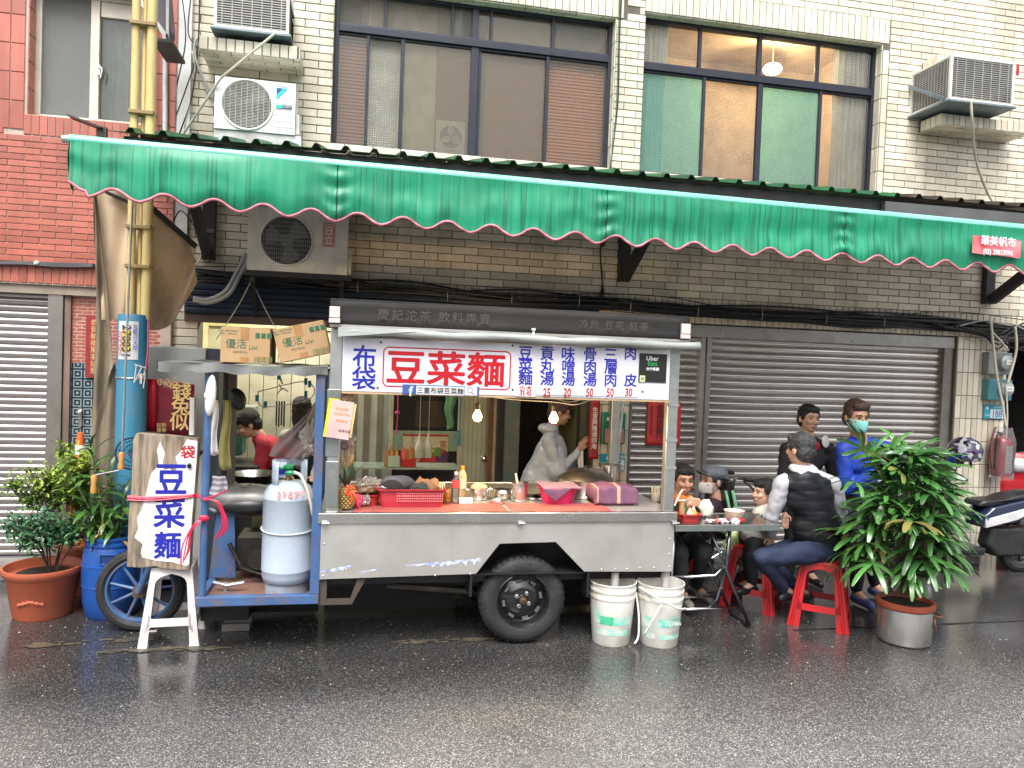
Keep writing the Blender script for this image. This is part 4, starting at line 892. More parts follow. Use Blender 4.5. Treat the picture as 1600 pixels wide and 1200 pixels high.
# AIR CONDITIONERS
M['ac'] = mat('off white painted casing', (.70,.68,.62), .4, 0, (.62,.60,.54), 3, dirt=(.38,.33,.25), dscale=4, damt=.35)
M['ac_dark'] = mat('dark condenser fins', (.05,.05,.05), .6)
M['grille'] = mat('grey wire grille', (.42,.41,.38), .4, .3)
def split_ac(name, label, a, b_, Yf, fan_c, fan_r, m, guard):
 x0, z1 = a.x, a.z; x1, z0 = b_.x, b_.z; t_ = thing(name, label, 'air conditioner', ((x0+x1)/2, Yf, z0))
 fx = x0+(x1-x0)*fan_c; fz = (z0+z1)/2
 n = 40; outer = rrect(x0, x1, z0, z1, .02, 3)
 body = MB().box(x0, x1, Yf+.03, Yf+.26, z0, z1).box(x0, fx-fan_r, Yf, Yf+.03, z0, z1).box(fx+fan_r, x1, Yf, Yf+.03, z0, z1).box(fx-fan_r, fx+fan_r, Yf, Yf+.03, z0, fz-fan_r).box(fx-fan_r, fx+fan_r, Yf, Yf+.03, fz+fan_r, z1)
 body.build('casing', m, t_)
 mb = MB(); ang = [math.pi/4*0+2*math.pi*k/n for k in range(n+1)]
 ring = [(fx+fan_r*.97*math.cos(t), fz+fan_r*.97*math.sin(t)) for t in ang]
 def sq(t): c, s = math.cos(t), math.sin(t); q = fan_r/max(abs(c), abs(s)); return (fx+q*c, fz+q*s)
 for k in range(n): mb.add([(ring[k][0], Yf+.001, ring[k][1]), (ring[k+1][0], Yf+.001, ring[k+1][1]), (sq(ang[k+1])[0], Yf+.001, sq(ang[k+1])[1]), (sq(ang[k])[0], Yf+.001, sq(ang[k])[1])], [(0,1,2,3)])
 mb.build('fan_surround', m, t_, solid=.002)
 MB().lathe([(.001,0),(fan_r*.97,0)], (fx, Yf+.028, fz), 32, rot=rx(-math.pi/2)).build('fan_opening', M['ac_dark'], t_)
 mb = MB()
 for k in range(3):
  t = .5+k*2*math.pi/3; mb.add([(fx+.03*math.cos(t-.3), Yf+.02, fz+.03*math.sin(t-.3)), (fx+fan_r*.85*math.cos(t-.25), Yf+.024, fz+fan_r*.85*math.sin(t-.25)), (fx+fan_r*.9*math.cos(t+.25), Yf+.016, fz+fan_r*.9*math.sin(t+.25)), (fx+fan_r*.8*math.cos(t+.75), Yf+.010, fz+fan_r*.8*math.sin(t+.75)), (fx+.04*math.cos(t+.8), Yf+.012, fz+.04*math.sin(t+.8))], [(0,1,2,3,4)])
 mb.lathe([(.001,-.01),(.05,-.008),(.055,.01)], (fx, Yf+.012, fz), 16, rot=rx(-math.pi/2)*1); mb.build('fan', mat('dark grey fan', (.20,.19,.18), .5), t_)
 g = MB()
 if guard == 'fine':
  k = -fan_r*.95
  while k < fan_r*.95:
   hw = math.sqrt(max(fan_r**2*.95-k*k, 0)); g.box(fx-hw, fx+hw, Yf-.006, Yf-.001, fz+k, fz+k+.004); k += .0115
  for i in range(-4, 5): k = i*fan_r/4.6; hw = math.sqrt(max(fan_r**2*.95-k*k, 0)); g.box(fx+k-.002, fx+k+.002, Yf-.010, Yf-.006, fz-hw, fz+hw)
 else:
  for i in range(-13, 14): k = i*fan_r/13.6; hw = math.sqrt(max(fan_r**2*.97-k*k, 0)); g.box(fx+k-.0012, fx+k+.0012, Yf-.007, Yf-.004, fz-hw, fz+hw)
  for i in range(-5, 6): k = i*fan_r/5.6; hw = math.sqrt(max(fan_r**2*.97-k*k, 0)); g.box(fx-hw, fx+hw, Yf-.010, Yf-.007, fz+k-.0015, fz+k+.0015)
 g.build('fan_guard', M['grille'], t_)
 MB().tube([(fx+fan_r*math.cos(t), Yf-.004, fz+fan_r*math.sin(t)) for t in ang[:-1]], .009, 8, closed=True).build('guard_ring', m, t_, smooth='all')
 MB().box(x1, x1+.03, Yf+.06, Yf+.2, z0+.02, z0+(z1-z0)*.45).build('valve_cover', m, t_, bevel=.005)
 return t_, x0, x1, z0, z1
acu, x0, x1, z0, z1 = split_ac('air_conditioner', 'white outdoor air conditioner with a blue triangle logo above the metal roof', at(336, 118, 6.2), at(460, 211, 6.2), 6.2, .40, .19, mat('white casing', (.80,.80,.78), .35, dirt=(.5,.47,.4), damt=.2), 'fine')
z0 = wloc(acu).z
lx, lz = x0+(x1-x0)*.76, z1-.045
MB().add([(lx, 6.196, lz), (lx+.085, 6.196, lz), (lx, 6.196, lz-.095)], [(0,2,1)]).build('logo', mat('light blue logo', (.02,.45,.72), .4), acu, normals=False)
MB().add([(lx+.003, 6.194, lz-.004), (lx+.045, 6.194, lz-.004), (lx+.003, 6.194, lz-.05)], [(0,2,1)]).build('logo', mat('dark blue logo', (.01,.07,.16), .4), acu, normals=False)
text('lettering', 'DAIKIN', M['ink_blue'], acu, lx+.04, lz+.012, 6.194, .022)
MB().box(lx, lx+.05, 6.194, 6.197, lz-.155, lz-.130).build('badge', mat('teal badge', (.02,.5,.42), .4), acu)
MB().box(lx+.05, lx+.12, 6.194, 6.197, lz-.155, lz-.130).build('badge', mat('navy badge', (.04,.06,.14), .4), acu)
text('lettering', 'INVERTER', M['ink_white'], acu, lx+.085, lz-.1425, 6.1925, .013)
for k in range(6): MB().box(x1-.17, x1-.01, 6.1965, 6.1985, z1-.12-.045*k, z1-.1185-.045*k).build('casing_seam', M['grille'], acu)
MB().box(x0, x1+.05, 6.22, 6.45, acu.location.z-.30, acu.location.z).build('stand', M['galv'], acu)
acl, x0, x1, z0, z1 = split_ac('air_conditioner', 'dusty grey outdoor air conditioner with a pinkish label under the awning', at(388, 322, 6.28), at(542, 430, 6.28), 6.28, .385, .20, mat('dusty casing', (.74,.70,.62), .5, dirt=(.45,.40,.32), damt=.4), 'wire')
lb = at(514, 366, 6.275); lbl = MB().box(lb.x-.048, lb.x+.048, 6.272, 6.277, lb.z-.10, lb.z+.09).build('label', mat('faded red label', (.60,.24,.18), .6), acl)
text('lettering', vtext('日立'), M['ink_white'], lbl, lb.x, lb.z-.012, 6.270, .075, bold=.001); text('lettering', 'HITACHI', M['ink_white'], lbl, lb.x, lb.z+.075, 6.270, .02)
zb = acl.location.z
MB().box(x0-.01, x1+.04, 6.28, 6.32, zb-.045, zb-.002).box(x0-.01, x1+.04, 6.50, 6.54, zb-.045, zb-.002).box(x0+.02, x0+.06, 6.3, YW-.01, zb-.10, zb-.046).box(x1-.06, x1-.02, 6.3, YW-.01, zb-.10, zb-.046).bar((x0+.04, 6.32, zb-.08), (x0+.04, YW-.02, zb-.35), .03, .03).bar((x1-.04, 6.32, zb-.08), (x1-.04, YW-.02, zb-.35), .03, .03).build('bracket', M['beam'], acl, bevel=.002)
def window_ac(label, x0, x1, z0, z1, yf, hole):
 t_ = thing('window_air_conditioner', label, 'air conditioner', ((x0+x1)/2, yf, z0))
 e = .022
 fr = MB()
 for (a, b_, c, d) in ((x0, x1, z0, z0+e), (x0, x1, z1-e, z1), (x0, x0+e, z0+e, z1-e), (x1-e, x1, z0+e, z1-e)): fr.box(a, b_, yf, yf+.03, c, d)
 for (a, b_, c, d) in ((yf+.03, YW+.1, z0, z0+e), (yf+.03, YW+.1, z1-e, z1)):
  fr.box(x0, x0+.012, a, b_, c, d).box(x1-.012, x1, a, b_, c, d)
 fr.box(x0, x1, yf+.03, YW+.1, z1-.008, z1-.001).box(x0+.0, x0+.012, YW-.03, YW+.1, z0+e, z1-e).build('casing', M['ac'], t_, bevel=.003)
 MB().box(x0+.02, x1-.02, yf+.02, YW+.15, z0+e, z1-.03).build('condenser', M['ac_dark'], t_)
 g = MB(); n = int((z1-z0-2*e)/.019)
 for k in range(n): g.box(x0+e, x1-e, yf+.006, yf+.012, z0+e+.019*k+.006, z0+e+.019*k+.012)
 for k in range(7): xx = x0+e+(x1-x0-2*e)*(k+.5)/7; g.box(xx-.003, xx+.003, yf+.002, yf+.006, z0+e, z1-e)
 for k in range(n): g.box(x0+.002, x0+.006, yf+.03, YW-.03, z0+e+.019*k+.006, z0+e+.019*k+.012)
 for k in range(12): yy = yf+.03+(YW-.06-yf)*(k+.5)/12; g.box(x0-.001, x0+.002, yy-.003, yy+.003, z0+e, z1-e)
 g.build('grille', M['grille'], t_)
 MB().box(x0-.02, x1+.02, yf-.02, YW, z0-.022, z0-.002).build('tray', mat('grey blue tray', (.22,.27,.30), .5, .4), t_, bevel=.003)
 return t_
aR = at(1494, 86, 6.05); bR = at(1590, 172, 6.05)
acr = window_ac('boxy window air conditioner sticking out of the wall at the upper right', aR.x-.02, bR.x-.02, bR.z+.04, aR.z+.02, 6.08, WAC)
MB().bar((aR.x-.04, 6.12, bR.z+.05), (aR.x-.04, YW-.0, bR.z+.33), .02, .03).build('strap', bpy.data.materials['grey blue tray'], acr)
MB().box(bR.x-.012, bR.x+.012, 6.07, 6.078, aR.z-.10, aR.z+.0).build('label', M['ink_red'], acr)
dr_ = thing('drain_hose', 'pale drain hose dangling from the window air conditioner at the upper right', 'hose', at(1518,160,6.1))
MB().tube(curve_pts([at(1517,156,6.06), at(1519,190,6.1), at(1525,250,6.35), at(1545,305,6.5), at(1560,322,6.5)], 8), .012, 8).build('hose', M['beige_pipe'], dr_, smooth='all')
aL, bL = at(334, -60, 6.15), at(450, 50, 6.15)
acl2 = window_ac('window air conditioner cut by the top edge of the photo, standing on a tiled ledge', aL.x, bL.x, bL.z, 4.62, 6.2, WAC0)
hs2 = thing('drain_pipe', 'long pale drain pipe slanting from the top air conditioner behind the lower one', 'pipe', at(370,110,6.1))
MB().tube([at(430, 52, 6.15), at(345, 122, 6.15), at(287, 208, 6.4)], .010, 8).build('pipe', M['beige_pipe'], hs2, smooth=True)
# FOOD CART (three-wheeler)
CY = 4.60
cart = thing('food_cart', 'stainless steel noodle cart built on a blue three wheeler, with a white signboard and counter', 'food cart', (.9, 5.1, 0))
yb = 5.78
pan = [(-.213,.797),(-.213,.462),(.735,.478),(.878,.665),(1.24,.672),(1.435,.48),(2.035,.468),(2.035,.797)]
def fan_prism(mb, poly, y0, y1):      # concave-safe: split into convex strips
 return mb
mb = MB()
for q in ([(-.213,.462),(.735,.478),(.735,.797),(-.213,.797)], [(.735,.478),(.878,.665),(.878,.797),(.735,.797)], [(.878,.665),(1.24,.672),(1.24,.797),(.878,.797)], [(1.24,.672),(1.435,.48),(1.435,.797),(1.24,.797)], [(1.435,.48),(2.035,.468),(2.035,.797),(1.435,.797)]):
 n = len(q); mb.add([(a, CY, b_) for a, b_ in q], [(0,1,2,3)])
o = mb.build('side_panel', M['steel'], cart, normals=False, solid=0)
b = bmesh.new(); b.from_mesh(o.data); bmesh.ops.remove_doubles(b, verts=b.verts, dist=.0005); bmesh.ops.dissolve_limit(b, angle_limit=.01, verts=b.verts, edges=b.edges); b.to_mesh(o.data); b.free()
md = o.modifiers.new('solid', 'SOLIDIFY'); md.thickness = .012; md.offset = -1
MB().box(-.21, 2.03, yb-.02, yb, .47, .80).box(-.213, -.20, CY+.014, yb-.02, .47, .80).box(2.02, 2.033, CY+.014, yb-.02, .47, .80).build('side_panel', M['steel'], cart)
MB().box(-.225, 2.05, CY-.015, CY+.03, .800, .862).box(-.225, 2.05, yb-.03, yb+.01, .80, .862).build('counter_edge', mat('dented steel edge', (.70,.69,.66), .28, 1, (.55,.54,.52), 4, dirt=(.4,.37,.3), dscale=3, damt=.5, bump=.25, bscale=7), cart, bevel=.004)
MB().box(-.222, 2.047, CY+.032, yb-.032, .835, .858).build('counter', M['steel'], cart)
M['mat_red'] = mat('faded red rubber mat', (.36,.10,.08), .5, 0, (.28,.07,.06), 5, bump=.05)
for x0, x1 in ((-.02, .93), (.955, 1.62)):
 MB().box(x0, x1, CY+.035, CY+.30, .8585, .862).build('counter_mat', M['mat_red'], cart, bevel=.001)
hk = MB()
for px in (507, 812, 1052):
 q = at(px, 815, CY); hk.box(q.x-.016, q.x+.016, CY-.022, CY-.002, q.z-.018, q.z+.008).tube([(q.x-.014, CY-.03, q.z-.006), (q.x+.03, CY-.03, q.z-.004)], .006, 6)
hk.build('latch', M['galv'], cart, bevel=.002)
rv = MB()
for px, py in ((507,850),(505,900),(680,899),(735,897),(940,890),(962,889),(980,889),(1000,888),(1022,887),(1046,886),(1047,842),(1046,866)):
 q = at(px, py, CY); rv.ball((q.x, CY-.001, q.z), (.006,.003,.006), 8, 4)
rv.build('rivets', M['steel_bright'], cart, smooth=True)
M['scrape'] = mat('white blue scraped paint', (.62,.66,.70), .6, 0, (.15,.25,.55), 30)
random.seed(4)
for xa_, xb_, z_, h_ in ((-.205, -.03, .495, .03), (.0, .14, .488, .012), (.30, .76, .52, .035)):
 mb = MB(); n = 36
 top_ = [(xa_+(xb_-xa_)*i/n, z_+h_*(.5+.35*random.random()*(i/n+.3))+.028*(i/n)) for i in range(n+1)]; bo = [(p[0], p[1]-h_*random.uniform(.2,1.0)*min(1, (i+3)/n*2)) for i, p in enumerate(top_)]
 for i in range(n):
  mb.add([(top_[i][0], CY-.0015, top_[i][1]), (top_[i+1][0], CY-.0015, top_[i+1][1]), (bo[i+1][0], CY-.0015, bo[i+1][1]), (bo[i][0], CY-.0015, bo[i][1])], [(0,3,2,1)])
 mb.build('scraped_paint', M['scrape'], cart, normals=False)
MB().add([(.735,CY+.014,.478),(.878,CY+.014,.665),(.878,CY+.28,.665),(.735,CY+.28,.478)], [(0,1,2,3)]).add([(.878,CY+.014,.665),(1.24,CY+.014,.672),(1.24,CY+.28,.672),(.878,CY+.28,.665)], [(0,1,2,3)]).add([(1.24,CY+.014,.672),(1.435,CY+.014,.48),(1.435,CY+.28,.48),(1.24,CY+.28,.672)], [(0,1,2,3)]).box(.735, 1.435, CY+.28, CY+.29, .47, .7).build('wheel_arch', M['blacksteel'], cart)
for a_, b_ in ((-.2, .70), (1.48, 2.0)): MB().box(a_, b_, 5.30, 5.32, .03, .46).build('added_dark_sheet', M['blacksteel'], cart)  # black sheets added to keep the space under the cart dark
MB().box(.76, 1.42, 5.72, 5.74, .03, .46).build('added_dark_sheet', M['blacksteel'], cart); MB().box(-.86, -.24, 5.33, 5.35, .03, .33).build('added_dark_sheet', M['blacksteel'], cart)  # more added sheets, darkening behind the wheel and the tray
MB().box(-.2, 2.0, CY+.1, CY+.16, .40, .46).box(-.2, 2.0, yb-.16, yb-.1, .40, .46).box(-.1, -.04, CY+.16, yb-.16, .40, .46).box(1.9, 1.96, CY+.16, yb-.16, .40, .46).box(.5, .56, CY+.16, yb-.16, .39, .45).box(-.2,2.0,CY+.02,yb-.02,.463,.469).build('chassis', M['blacksteel'], cart)
MB().tube([(1.06, CY+.1, .285), (1.06, yb-.1, .285)], .035, 10).box(.95, 1.17, 5.1, 5.3, .2, .38).build('axle', M['blacksteel'], cart)
MB().tube([(.1, CY+.45, .36), (1.0, CY+.45, .30)], .05, 10).tube([(.2, CY+.3, .33), (.75, CY+.32, .27)], .022, 8).build('driveshaft', mat('greasy steel', (.10,.09,.08), .5, .5), cart, smooth=True)
for a, b_ in ((-.215, .07),):
 q = [(a, .455), (a, .30), (a+.20, .30), (a+.28, .455)]
 mb = MB(); mb.prism([(a,.455),(a,.30),(a+.05,.30),(a+.05,.455)], CY+.02, CY+.05).prism([(a+.05,.33),(a+.05,.30),(a+.20,.30),(a+.19,.33)], CY+.02, CY+.05).prism([(a+.19,.33),(a+.20,.30),(a+.28,.455),(a+.23,.455)], CY+.02, CY+.05); mb.build('step_bracket', mat('brown rusty bracket', (.07,.05,.04), .7), cart)
MB().box(.70, .715, CY+.01, CY+.2, .33, .475).build('mudflap', M['blacksteel'], cart); MB().box(1.46, 1.475, CY+.01, CY+.2, .31, .475).build('mudflap', M['blacksteel'], cart)
def wheel(cx, cy, r, w, side=-1):
 wh = bpy.data.objects.new('wheel', None); COL.objects.link(wh); wh.parent = cart; wh.location = Vector((cx, cy, r))-wloc(cart)
 R = rx(math.pi/2)
 prof = [(r*.60, w*.42), (r*.70, w*.50), (r*.86, w*.50), (r*.94, w*.42), (r*.985, w*.25), (r*.99, 0), (r*.985, -w*.25), (r*.94, -w*.42), (r*.86, -w*.5), (r*.70, -w*.5), (r*.60, -w*.42)]
 mb = MB().lathe(prof, (cx, cy, r), 48, rot=R)
 for k in range(40):                      # tread lugs over the shoulder
  t = 2*math.pi*k/40; c, s_ = math.cos(t), math.sin(t)
  for sg in (-1, 1):
   M3 = ry(-t)
   mb.add([M3 @ Vector(p)+Vector((cx, cy, r)) for p in ((r*.90, sg*w*.47, -.010),(r*.995, sg*w*.30, -.010),(r*1.0, sg*w*.04, -.008),(r*.90, sg*w*.47, .008),(r*.995, sg*w*.30, .008),(r*1.0, sg*w*.04, .010),(r*.93, sg*w*.2, 0), (r*.87, sg*w*.515, -.008), (r*.87, sg*w*.515, .006))], [(0,1,4,3),(1,2,5,4),(0,3,8,7),(0,7,6,1),(3,4,6,8),(1,6,2),(4,5,6)])
 mb.build('tyre', M['rubber'], wh, smooth=True)
 y = cy-w*.5*1
 rim = MB().lathe([(r*.62, -w*.44), (r*.60, -w*.46), (r*.57, -w*.40), (r*.55, -w*.20), (r*.50, -w*.10), (r*.40, -w*.16), (r*.30, -w*.30), (r*.22, -w*.33), (r*.12, -w*.33), (r*.10, -w*.42), (.002, -w*.42)], (cx, cy, r), 40, rot=rx(math.pi/2) @ Matrix.Diagonal((1,1,-1)))
 rim.build('rim', M['black_paint'], wh, smooth=True)
 hb = MB().lathe([(.001, .0), (r*.075, 0), (r*.085, .012)], (cx, y-.012+w*.08, r), 16, rot=rx(-math.pi/2)); hb.lathe([(r*.06,-.001),(r*.03,-.006)], (cx, y-.012+w*.08, r), 12, rot=rx(-math.pi/2))
 hb.build('hub_cap', mat('rusty hub', (.13,.07,.045), .6, .4), wh)
 for k in range(4):
  t = math.pi/4+.25+k*math.pi/2; c = (cx+r*.165*math.cos(t), y+w*.13, r+r*.165*math.sin(t))
  MB().lathe([(.001,-.014),(.009,-.014),(.010,0),(.014,.002)], c, 6, rot=rx(-math.pi/2)).build('wheel_nut', M['galv'] if k % 2 else M['steel_bright'], wh)
 mb = MB()
 for k in range(8):
  t = k*math.pi/4+.2; c = Vector((cx, y+w*.245, r)); M3 = ry(-t); s0 = len(mb.v); mb.box(-.02, .02, -.003, .003, -.009, .009); mb.xf(Matrix.Translation(c) @ (M3 @ rz(0)).to_4x4() @ Matrix.Translation((r*.43, 0, 0)) @ ry(math.pi/2).to_4x4() @ rx(.0).to_4x4(), s0)
 tag(mb.build('rim_slots', mat('rim slot shade', (.10,.10,.10), .6), wh), kind='stuff')
 return wh
wheel(1.055, CY+.13, .283, .165); wheel(1.055, yb-.13, .283, .165)
for x0, y0 in ((-.185, CY), (1.955, CY), (-.185, yb-.07), (1.955, yb-.07)):
 f_ = y0 == CY
 MB().box(x0, x0+.072, y0, y0+.06, .863, 1.965).build('post', M['galv'], cart, bevel=.006)
MB().box(-.195, -.115, CY-.006, CY+.002, 1.20, 1.60).box(-.192, -.118, CY-.006, CY+.002, .90, 1.17).build('post_cover', mat('dented grey sheet', (.42,.45,.44), .3, .8, (.3,.33,.32), 8, bump=.8, bscale=9), cart, bevel=.002)
for z in (1.14, 1.32, 1.55): MB().box(1.952, 2.030, CY-.004, CY-.0005, z, z+.02).build('post_tape', mat('grey stain', (.22,.23,.23), .6), cart)
M['fascia'] = mat('weathered dark grey fascia', (.022,.021,.020), .75, 0, (.034,.032,.030), 3, dirt=(.06,.055,.05), dscale=7, damt=.3, stretch=(.6,1,3), spec=.2)
def fz(u): return .0
mb = MB(); n = 24
mb.grid(lambda u, v: (-.19+2.25*u, CY-.05+.012*math.sin(v*3)-.0, 1.985+.0*u+(.135+.008*math.sin(u*math.pi))*v), 24, 4)
mb.build('roof_fascia', M['fascia'], cart, smooth='all', solid=.012)
MB().box(-.19, 2.06, CY-.045, yb+.03, 2.118, 2.135).box(-.19, -.178, CY-.035, yb+.03, 1.985, 2.117).box(2.048, 2.06, CY-.035, yb+.03, 1.985, 2.117).build('roof', M['fascia'], cart, bevel=.004)
text('faded_lettering', '慶記沱茶 飲料專賣', mat('faded pale paint', (.062,.058,.05), .7), cart, .42, 2.055, CY-.057, .07, spacing=1.35)
text('faded_lettering', '冷飲 豆花 紅茶', bpy.data.materials['faded pale paint'], cart, 1.55, 2.055, CY-.057, .06, spacing=1.3)
MB().box(-.19, 2.06, CY-.055, CY-.035, 1.968, 1.984).build('roof_trim', M['steel'], cart)
M['pinkwhite'] = mat('pinkish white block', (.62,.50,.47), .6)
for x in (-.165, 2.02): 
 MB().box(x-.028, x+.032, CY-.085, CY-.062, 2.02, 2.085).box(x-.03, x+.034, CY-.082, CY-.062, 1.99, 2.018).build('corner_block', M['pinkwhite'], cart, bevel=.003)
M['vinyl'] = mat('rolled grey vinyl', (.30,.32,.30), .45, 0, (.17,.18,.17), 4, stretch=(.6,4,4), dirt=(.2,.2,.18), dscale=3, damt=.5, bump=.3, bscale=9)
pts = [(x, CY-.075, 1.945+.004*math.sin(x*9)) for x in [-.13+2.25*k/30 for k in range(31)]]
mb = MB().tube(pts, [.026+.003*math.sin(k*1.3) for k in range(31)], 14); 
mb.grid(lambda u, v: (-.14+.45*u, CY-.10-.005*v, 1.965-.055*v*(1-u*.9)), 8, 3); mb.build('rolled_curtain', M['vinyl'], cart, smooth='all')
MB().tube([(1.03, CY-.06, 1.94), (1.03, CY-.06, 2.0)], .008, 8).lathe([(.001,.012),(.014,.012),(.014,0)], (1.03, CY-.06, 2.0), 12).build('hook', M['white_plastic'], cart)
MB().box(-.12, 1.96, yb-.04, yb-.01, 1.90, 1.96).build('roof_rail', M['galv'], cart); MB().box(-.12, 1.96, CY+.03, CY+.06, 1.915, 1.965).build('roof_rail', M['galv'], cart)
M['sign_white'] = mat('white sign face', (.60,.60,.66), .35, 0, (.55,.55,.60), 2, dirt=(.45,.38,.34), dscale=4, damt=.25)
sx0, sx1, sz0, sz1 = -.112, 1.945, 1.592, 1.912
sg = MB().box(sx0, sx1, CY-.03, CY-.005, sz0, sz1).build('signboard', M['sign_white'], cart, bevel=.002)
def S(px, py): q = at(px, py, CY-.03); return q.x, q.z
FY = CY-.0312
def put(t_, px, py, size_px, m, bold=.003, sx=1.0, line=1.0, name='lettering', y=FY):
 x, z = S(px, py); return text(name, t_, m, sg, x, z, y, size_px/1180*4.72, bold=bold, sx=sx, line=line)
put(vtext('布袋'), 569, 574, 37, M['ink_blue'], .0022, line=.86, sx=.98)
put('豆菜麵', 698, 575.5, 54, M['ink_red'], .0046, sx=1.13)
def border(px0, px1, py0, py1, w, m, r):
 (x0, z1), (x1, z0) = S(px0, py0), S(px1, py1); xm, zm = (x0+x1)/2, (z0+z1)/2; W2_, H2_ = (x1-x0)/2, (z1-z0)/2
 o_ = rrect(xm-W2_, xm+W2_, zm-H2_, zm+H2_, r, 6); i_ = rrect(xm-W2_+w, xm+W2_-w, zm-H2_+w, zm+H2_-w, r-w, 6); n = len(o_)
 mb = MB().add([(a, FY, b_) for a, b_ in o_]+[(a, FY, b_) for a, b_ in i_], [[k, (k+1) % n, n+(k+1) % n, n+k] for k in range(n)]); return mb.build('red_border', m, sg, normals=False, solid=.0008)
border(599, 797, 541, 610, .0075, M['ink_red'], .035)
for i, (t_, px) in enumerate(zip(['豆菜麵','貢丸湯','味噌湯','骨肉湯','三層肉'], [821, 855, 888, 922, 954])):
 for k, ch in enumerate(t_): put(ch, px, 551.5+i*.7+k*19.6, 23, M['ink_blue'], .0016)
put('肉', 985, 552, 22, M['ink_blue'], .0016); put('皮', 985, 594, 22, M['ink_blue'], .0016)
def plate(px0, px1, py0, py1, m, y=CY-.034, name='price_strip', th=.003):
 (x0, z1), (x1, z0) = S(px0, py0), S(px1, py1); return MB().box(x0, x1, y, y+th, z0, z1).build(name, m, sg)
M['price'] = mat('white price strip', (.66,.64,.64), .4)
plate(806, 836, 602, 620, M['price']); plate(837.5, 997, 604.5, 621, M['price'])
put('小 大', 821, 606, 8.5, M['ink_red'], .0006, y=CY-.0355); put('35 45', 821, 614, 10.5, M['ink_red'], .0006, sx=.8, y=CY-.0355)
for t_, px in zip(['25','20','50','50','30'], [854, 886, 921, 953, 982]): put(t_, px, 613.0, 18, M['ink_red'], .0012, sx=.68, y=CY-.0355)
fb = plate(629, 748, 600.5, 618.5, mat('blue strip', (.05,.11,.36), .4), y=CY-.036, name='search_strip', th=.005)
def on(px0, px1, py0, py1, m, y, name): (x0, z1), (x1, z0) = S(px0, py0), S(px1, py1); return MB().box(x0, x1, y, y+.001, z0, z1).build(name, m, sg)
on(650.5, 725, 602.5, 618, mat('white field', (.68,.68,.70), .4), CY-.0372, 'search_field'); on(726.5, 745, 602.5, 618, bpy.data.materials['white field'], CY-.0372, 'search_field')
put('f', 642, 611, 20, M['ink_white'], .002, y=CY-.0375); put('三重布袋豆菜麵', 688, 610.5, 10.2, M['ink_black'], .0004, y=CY-.0382)
x, z = S(734, 609); MB().tube([(x+.016*math.cos(a), CY-.0385, z+.016*math.sin(a)) for a in [2*math.pi*k/20 for k in range(20)]], .0022, 5, closed=True).tube([(x+.012, CY-.0385, z-.012), (x+.026, CY-.0385, z-.028)], .003, 5).build('magnifier', M['cable_grey'], sg)
ub = plate(999, 1040, 552, 598, mat('black sticker', (.02,.022,.02), .35), y=CY-.036, name='sticker', th=.005)
put('Uber', 1019, 560, 10, M['ink_white'], .0006, y=CY-.0375); put('Eats', 1019, 568, 10, mat('bright green print', (.02,.45,.10), .4), .0006, y=CY-.0375); put('合作餐廳', 1019, 576.5, 5.5, M['ink_white'], .0005, y=CY-.0375)
x, z = S(1003, 591); MB().box(x-.018, x+.018, CY-.0385, CY-.0365, z-.022, z+.018).build('bag_print', mat('cream print', (.75,.62,.38), .5), sg); MB().box(x-.008, x+.010, CY-.0390, CY-.0387, z-.012, z+.006).build('bag_mark', bpy.data.materials['bright green print'], sg)
mb = MB()
for px, py in ((595,535),(590,606),(801,540),(801,609),(1005,543),(1004,612)):
 x, z = S(px, py); mb.ball((x, CY-.031, z), (.007,.004,.007), 8, 4)
mb.build('screws', M['ink_black'], sg)
MB().box(sx0, sx1+.01, CY-.028, CY, sz0-.014, sz0-.002).build('sign_batten', mat('wood batten', (.42,.30,.18), .7), cart)
tk = M['blue_paint']
fr = MB()
fr.box(-.905, -.21, CY-.005, CY+.045, .315, .37).box(-.905, -.21, 5.25, 5.30, .315, .37).box(-.905, -.86, CY+.045, 5.25, .315, .37).box(-.26, -.21, CY+.045, 5.25, .315, .37)
fr.build('tray_frame', tk, cart, bevel=.004)
MB().box(-.86, -.26, CY+.045, 5.25, .325, .345).build('tray_floor', mat('rusty tray plate', (.20,.10,.07), .7, dirt=(.08,.09,.15), dscale=4, damt=.8), cart)
MB().tube([(-.87, CY+.02, .36), (-.862, CY+.02, 1.68)], .021, 12).build('pole', tk, cart, smooth=True)
MB().box(-.262, -.208, CY-.004, CY+.05, .371, 1.72).build('pole', tk, cart, bevel=.004)
MB().box(-.262, -.222, 5.45, 5.50, .371, 1.69).build('pole', tk, cart, bevel=.004); MB().tube([(-.90, 5.42, .36), (-.90, 5.42, 1.69)], .02, 10).build('pole', M['blacksteel'], cart)
MB().box(-1.10, -.215, CY-.02, 5.52, 1.686, 1.706).build('canopy_board', mat('dark canopy board', (.03,.028,.027), .7), cart)
M['vinyl_edge'] = mat('dirty grey canopy vinyl', (.20,.21,.20), .45, 0, (.12,.125,.12), 5, dirt=(.06,.05,.045), dscale=6, damt=.6, bump=.4, bscale=12)
mb = MB().grid(lambda u, v: (-1.125+.93*u, CY-.03-.008*math.sin(u*23+v), 1.728-.052*v-.006*math.sin(u*31)*v+.004*math.sin(u*8)), 50, 4).grid(lambda u, v: (-1.13+.005*math.sin(v*9), CY-.03+.95*u, 1.728-.055*v), 10, 4).grid(lambda u, v: (-1.13+.935*u, CY-.03+.96*v, 1.730+.01*math.sin(u*14)*math.sin(v*9)), 40, 16)
mb.build('canopy_cover', M['vinyl_edge'], cart, smooth='all')
fwc = Vector((-1.335, 5.14, .265)); fw = bpy.data.objects.new('front_wheel', None); COL.objects.link(fw); fw.parent = cart; fw.location = fwc-wloc(cart)
R = rx(math.pi/2)
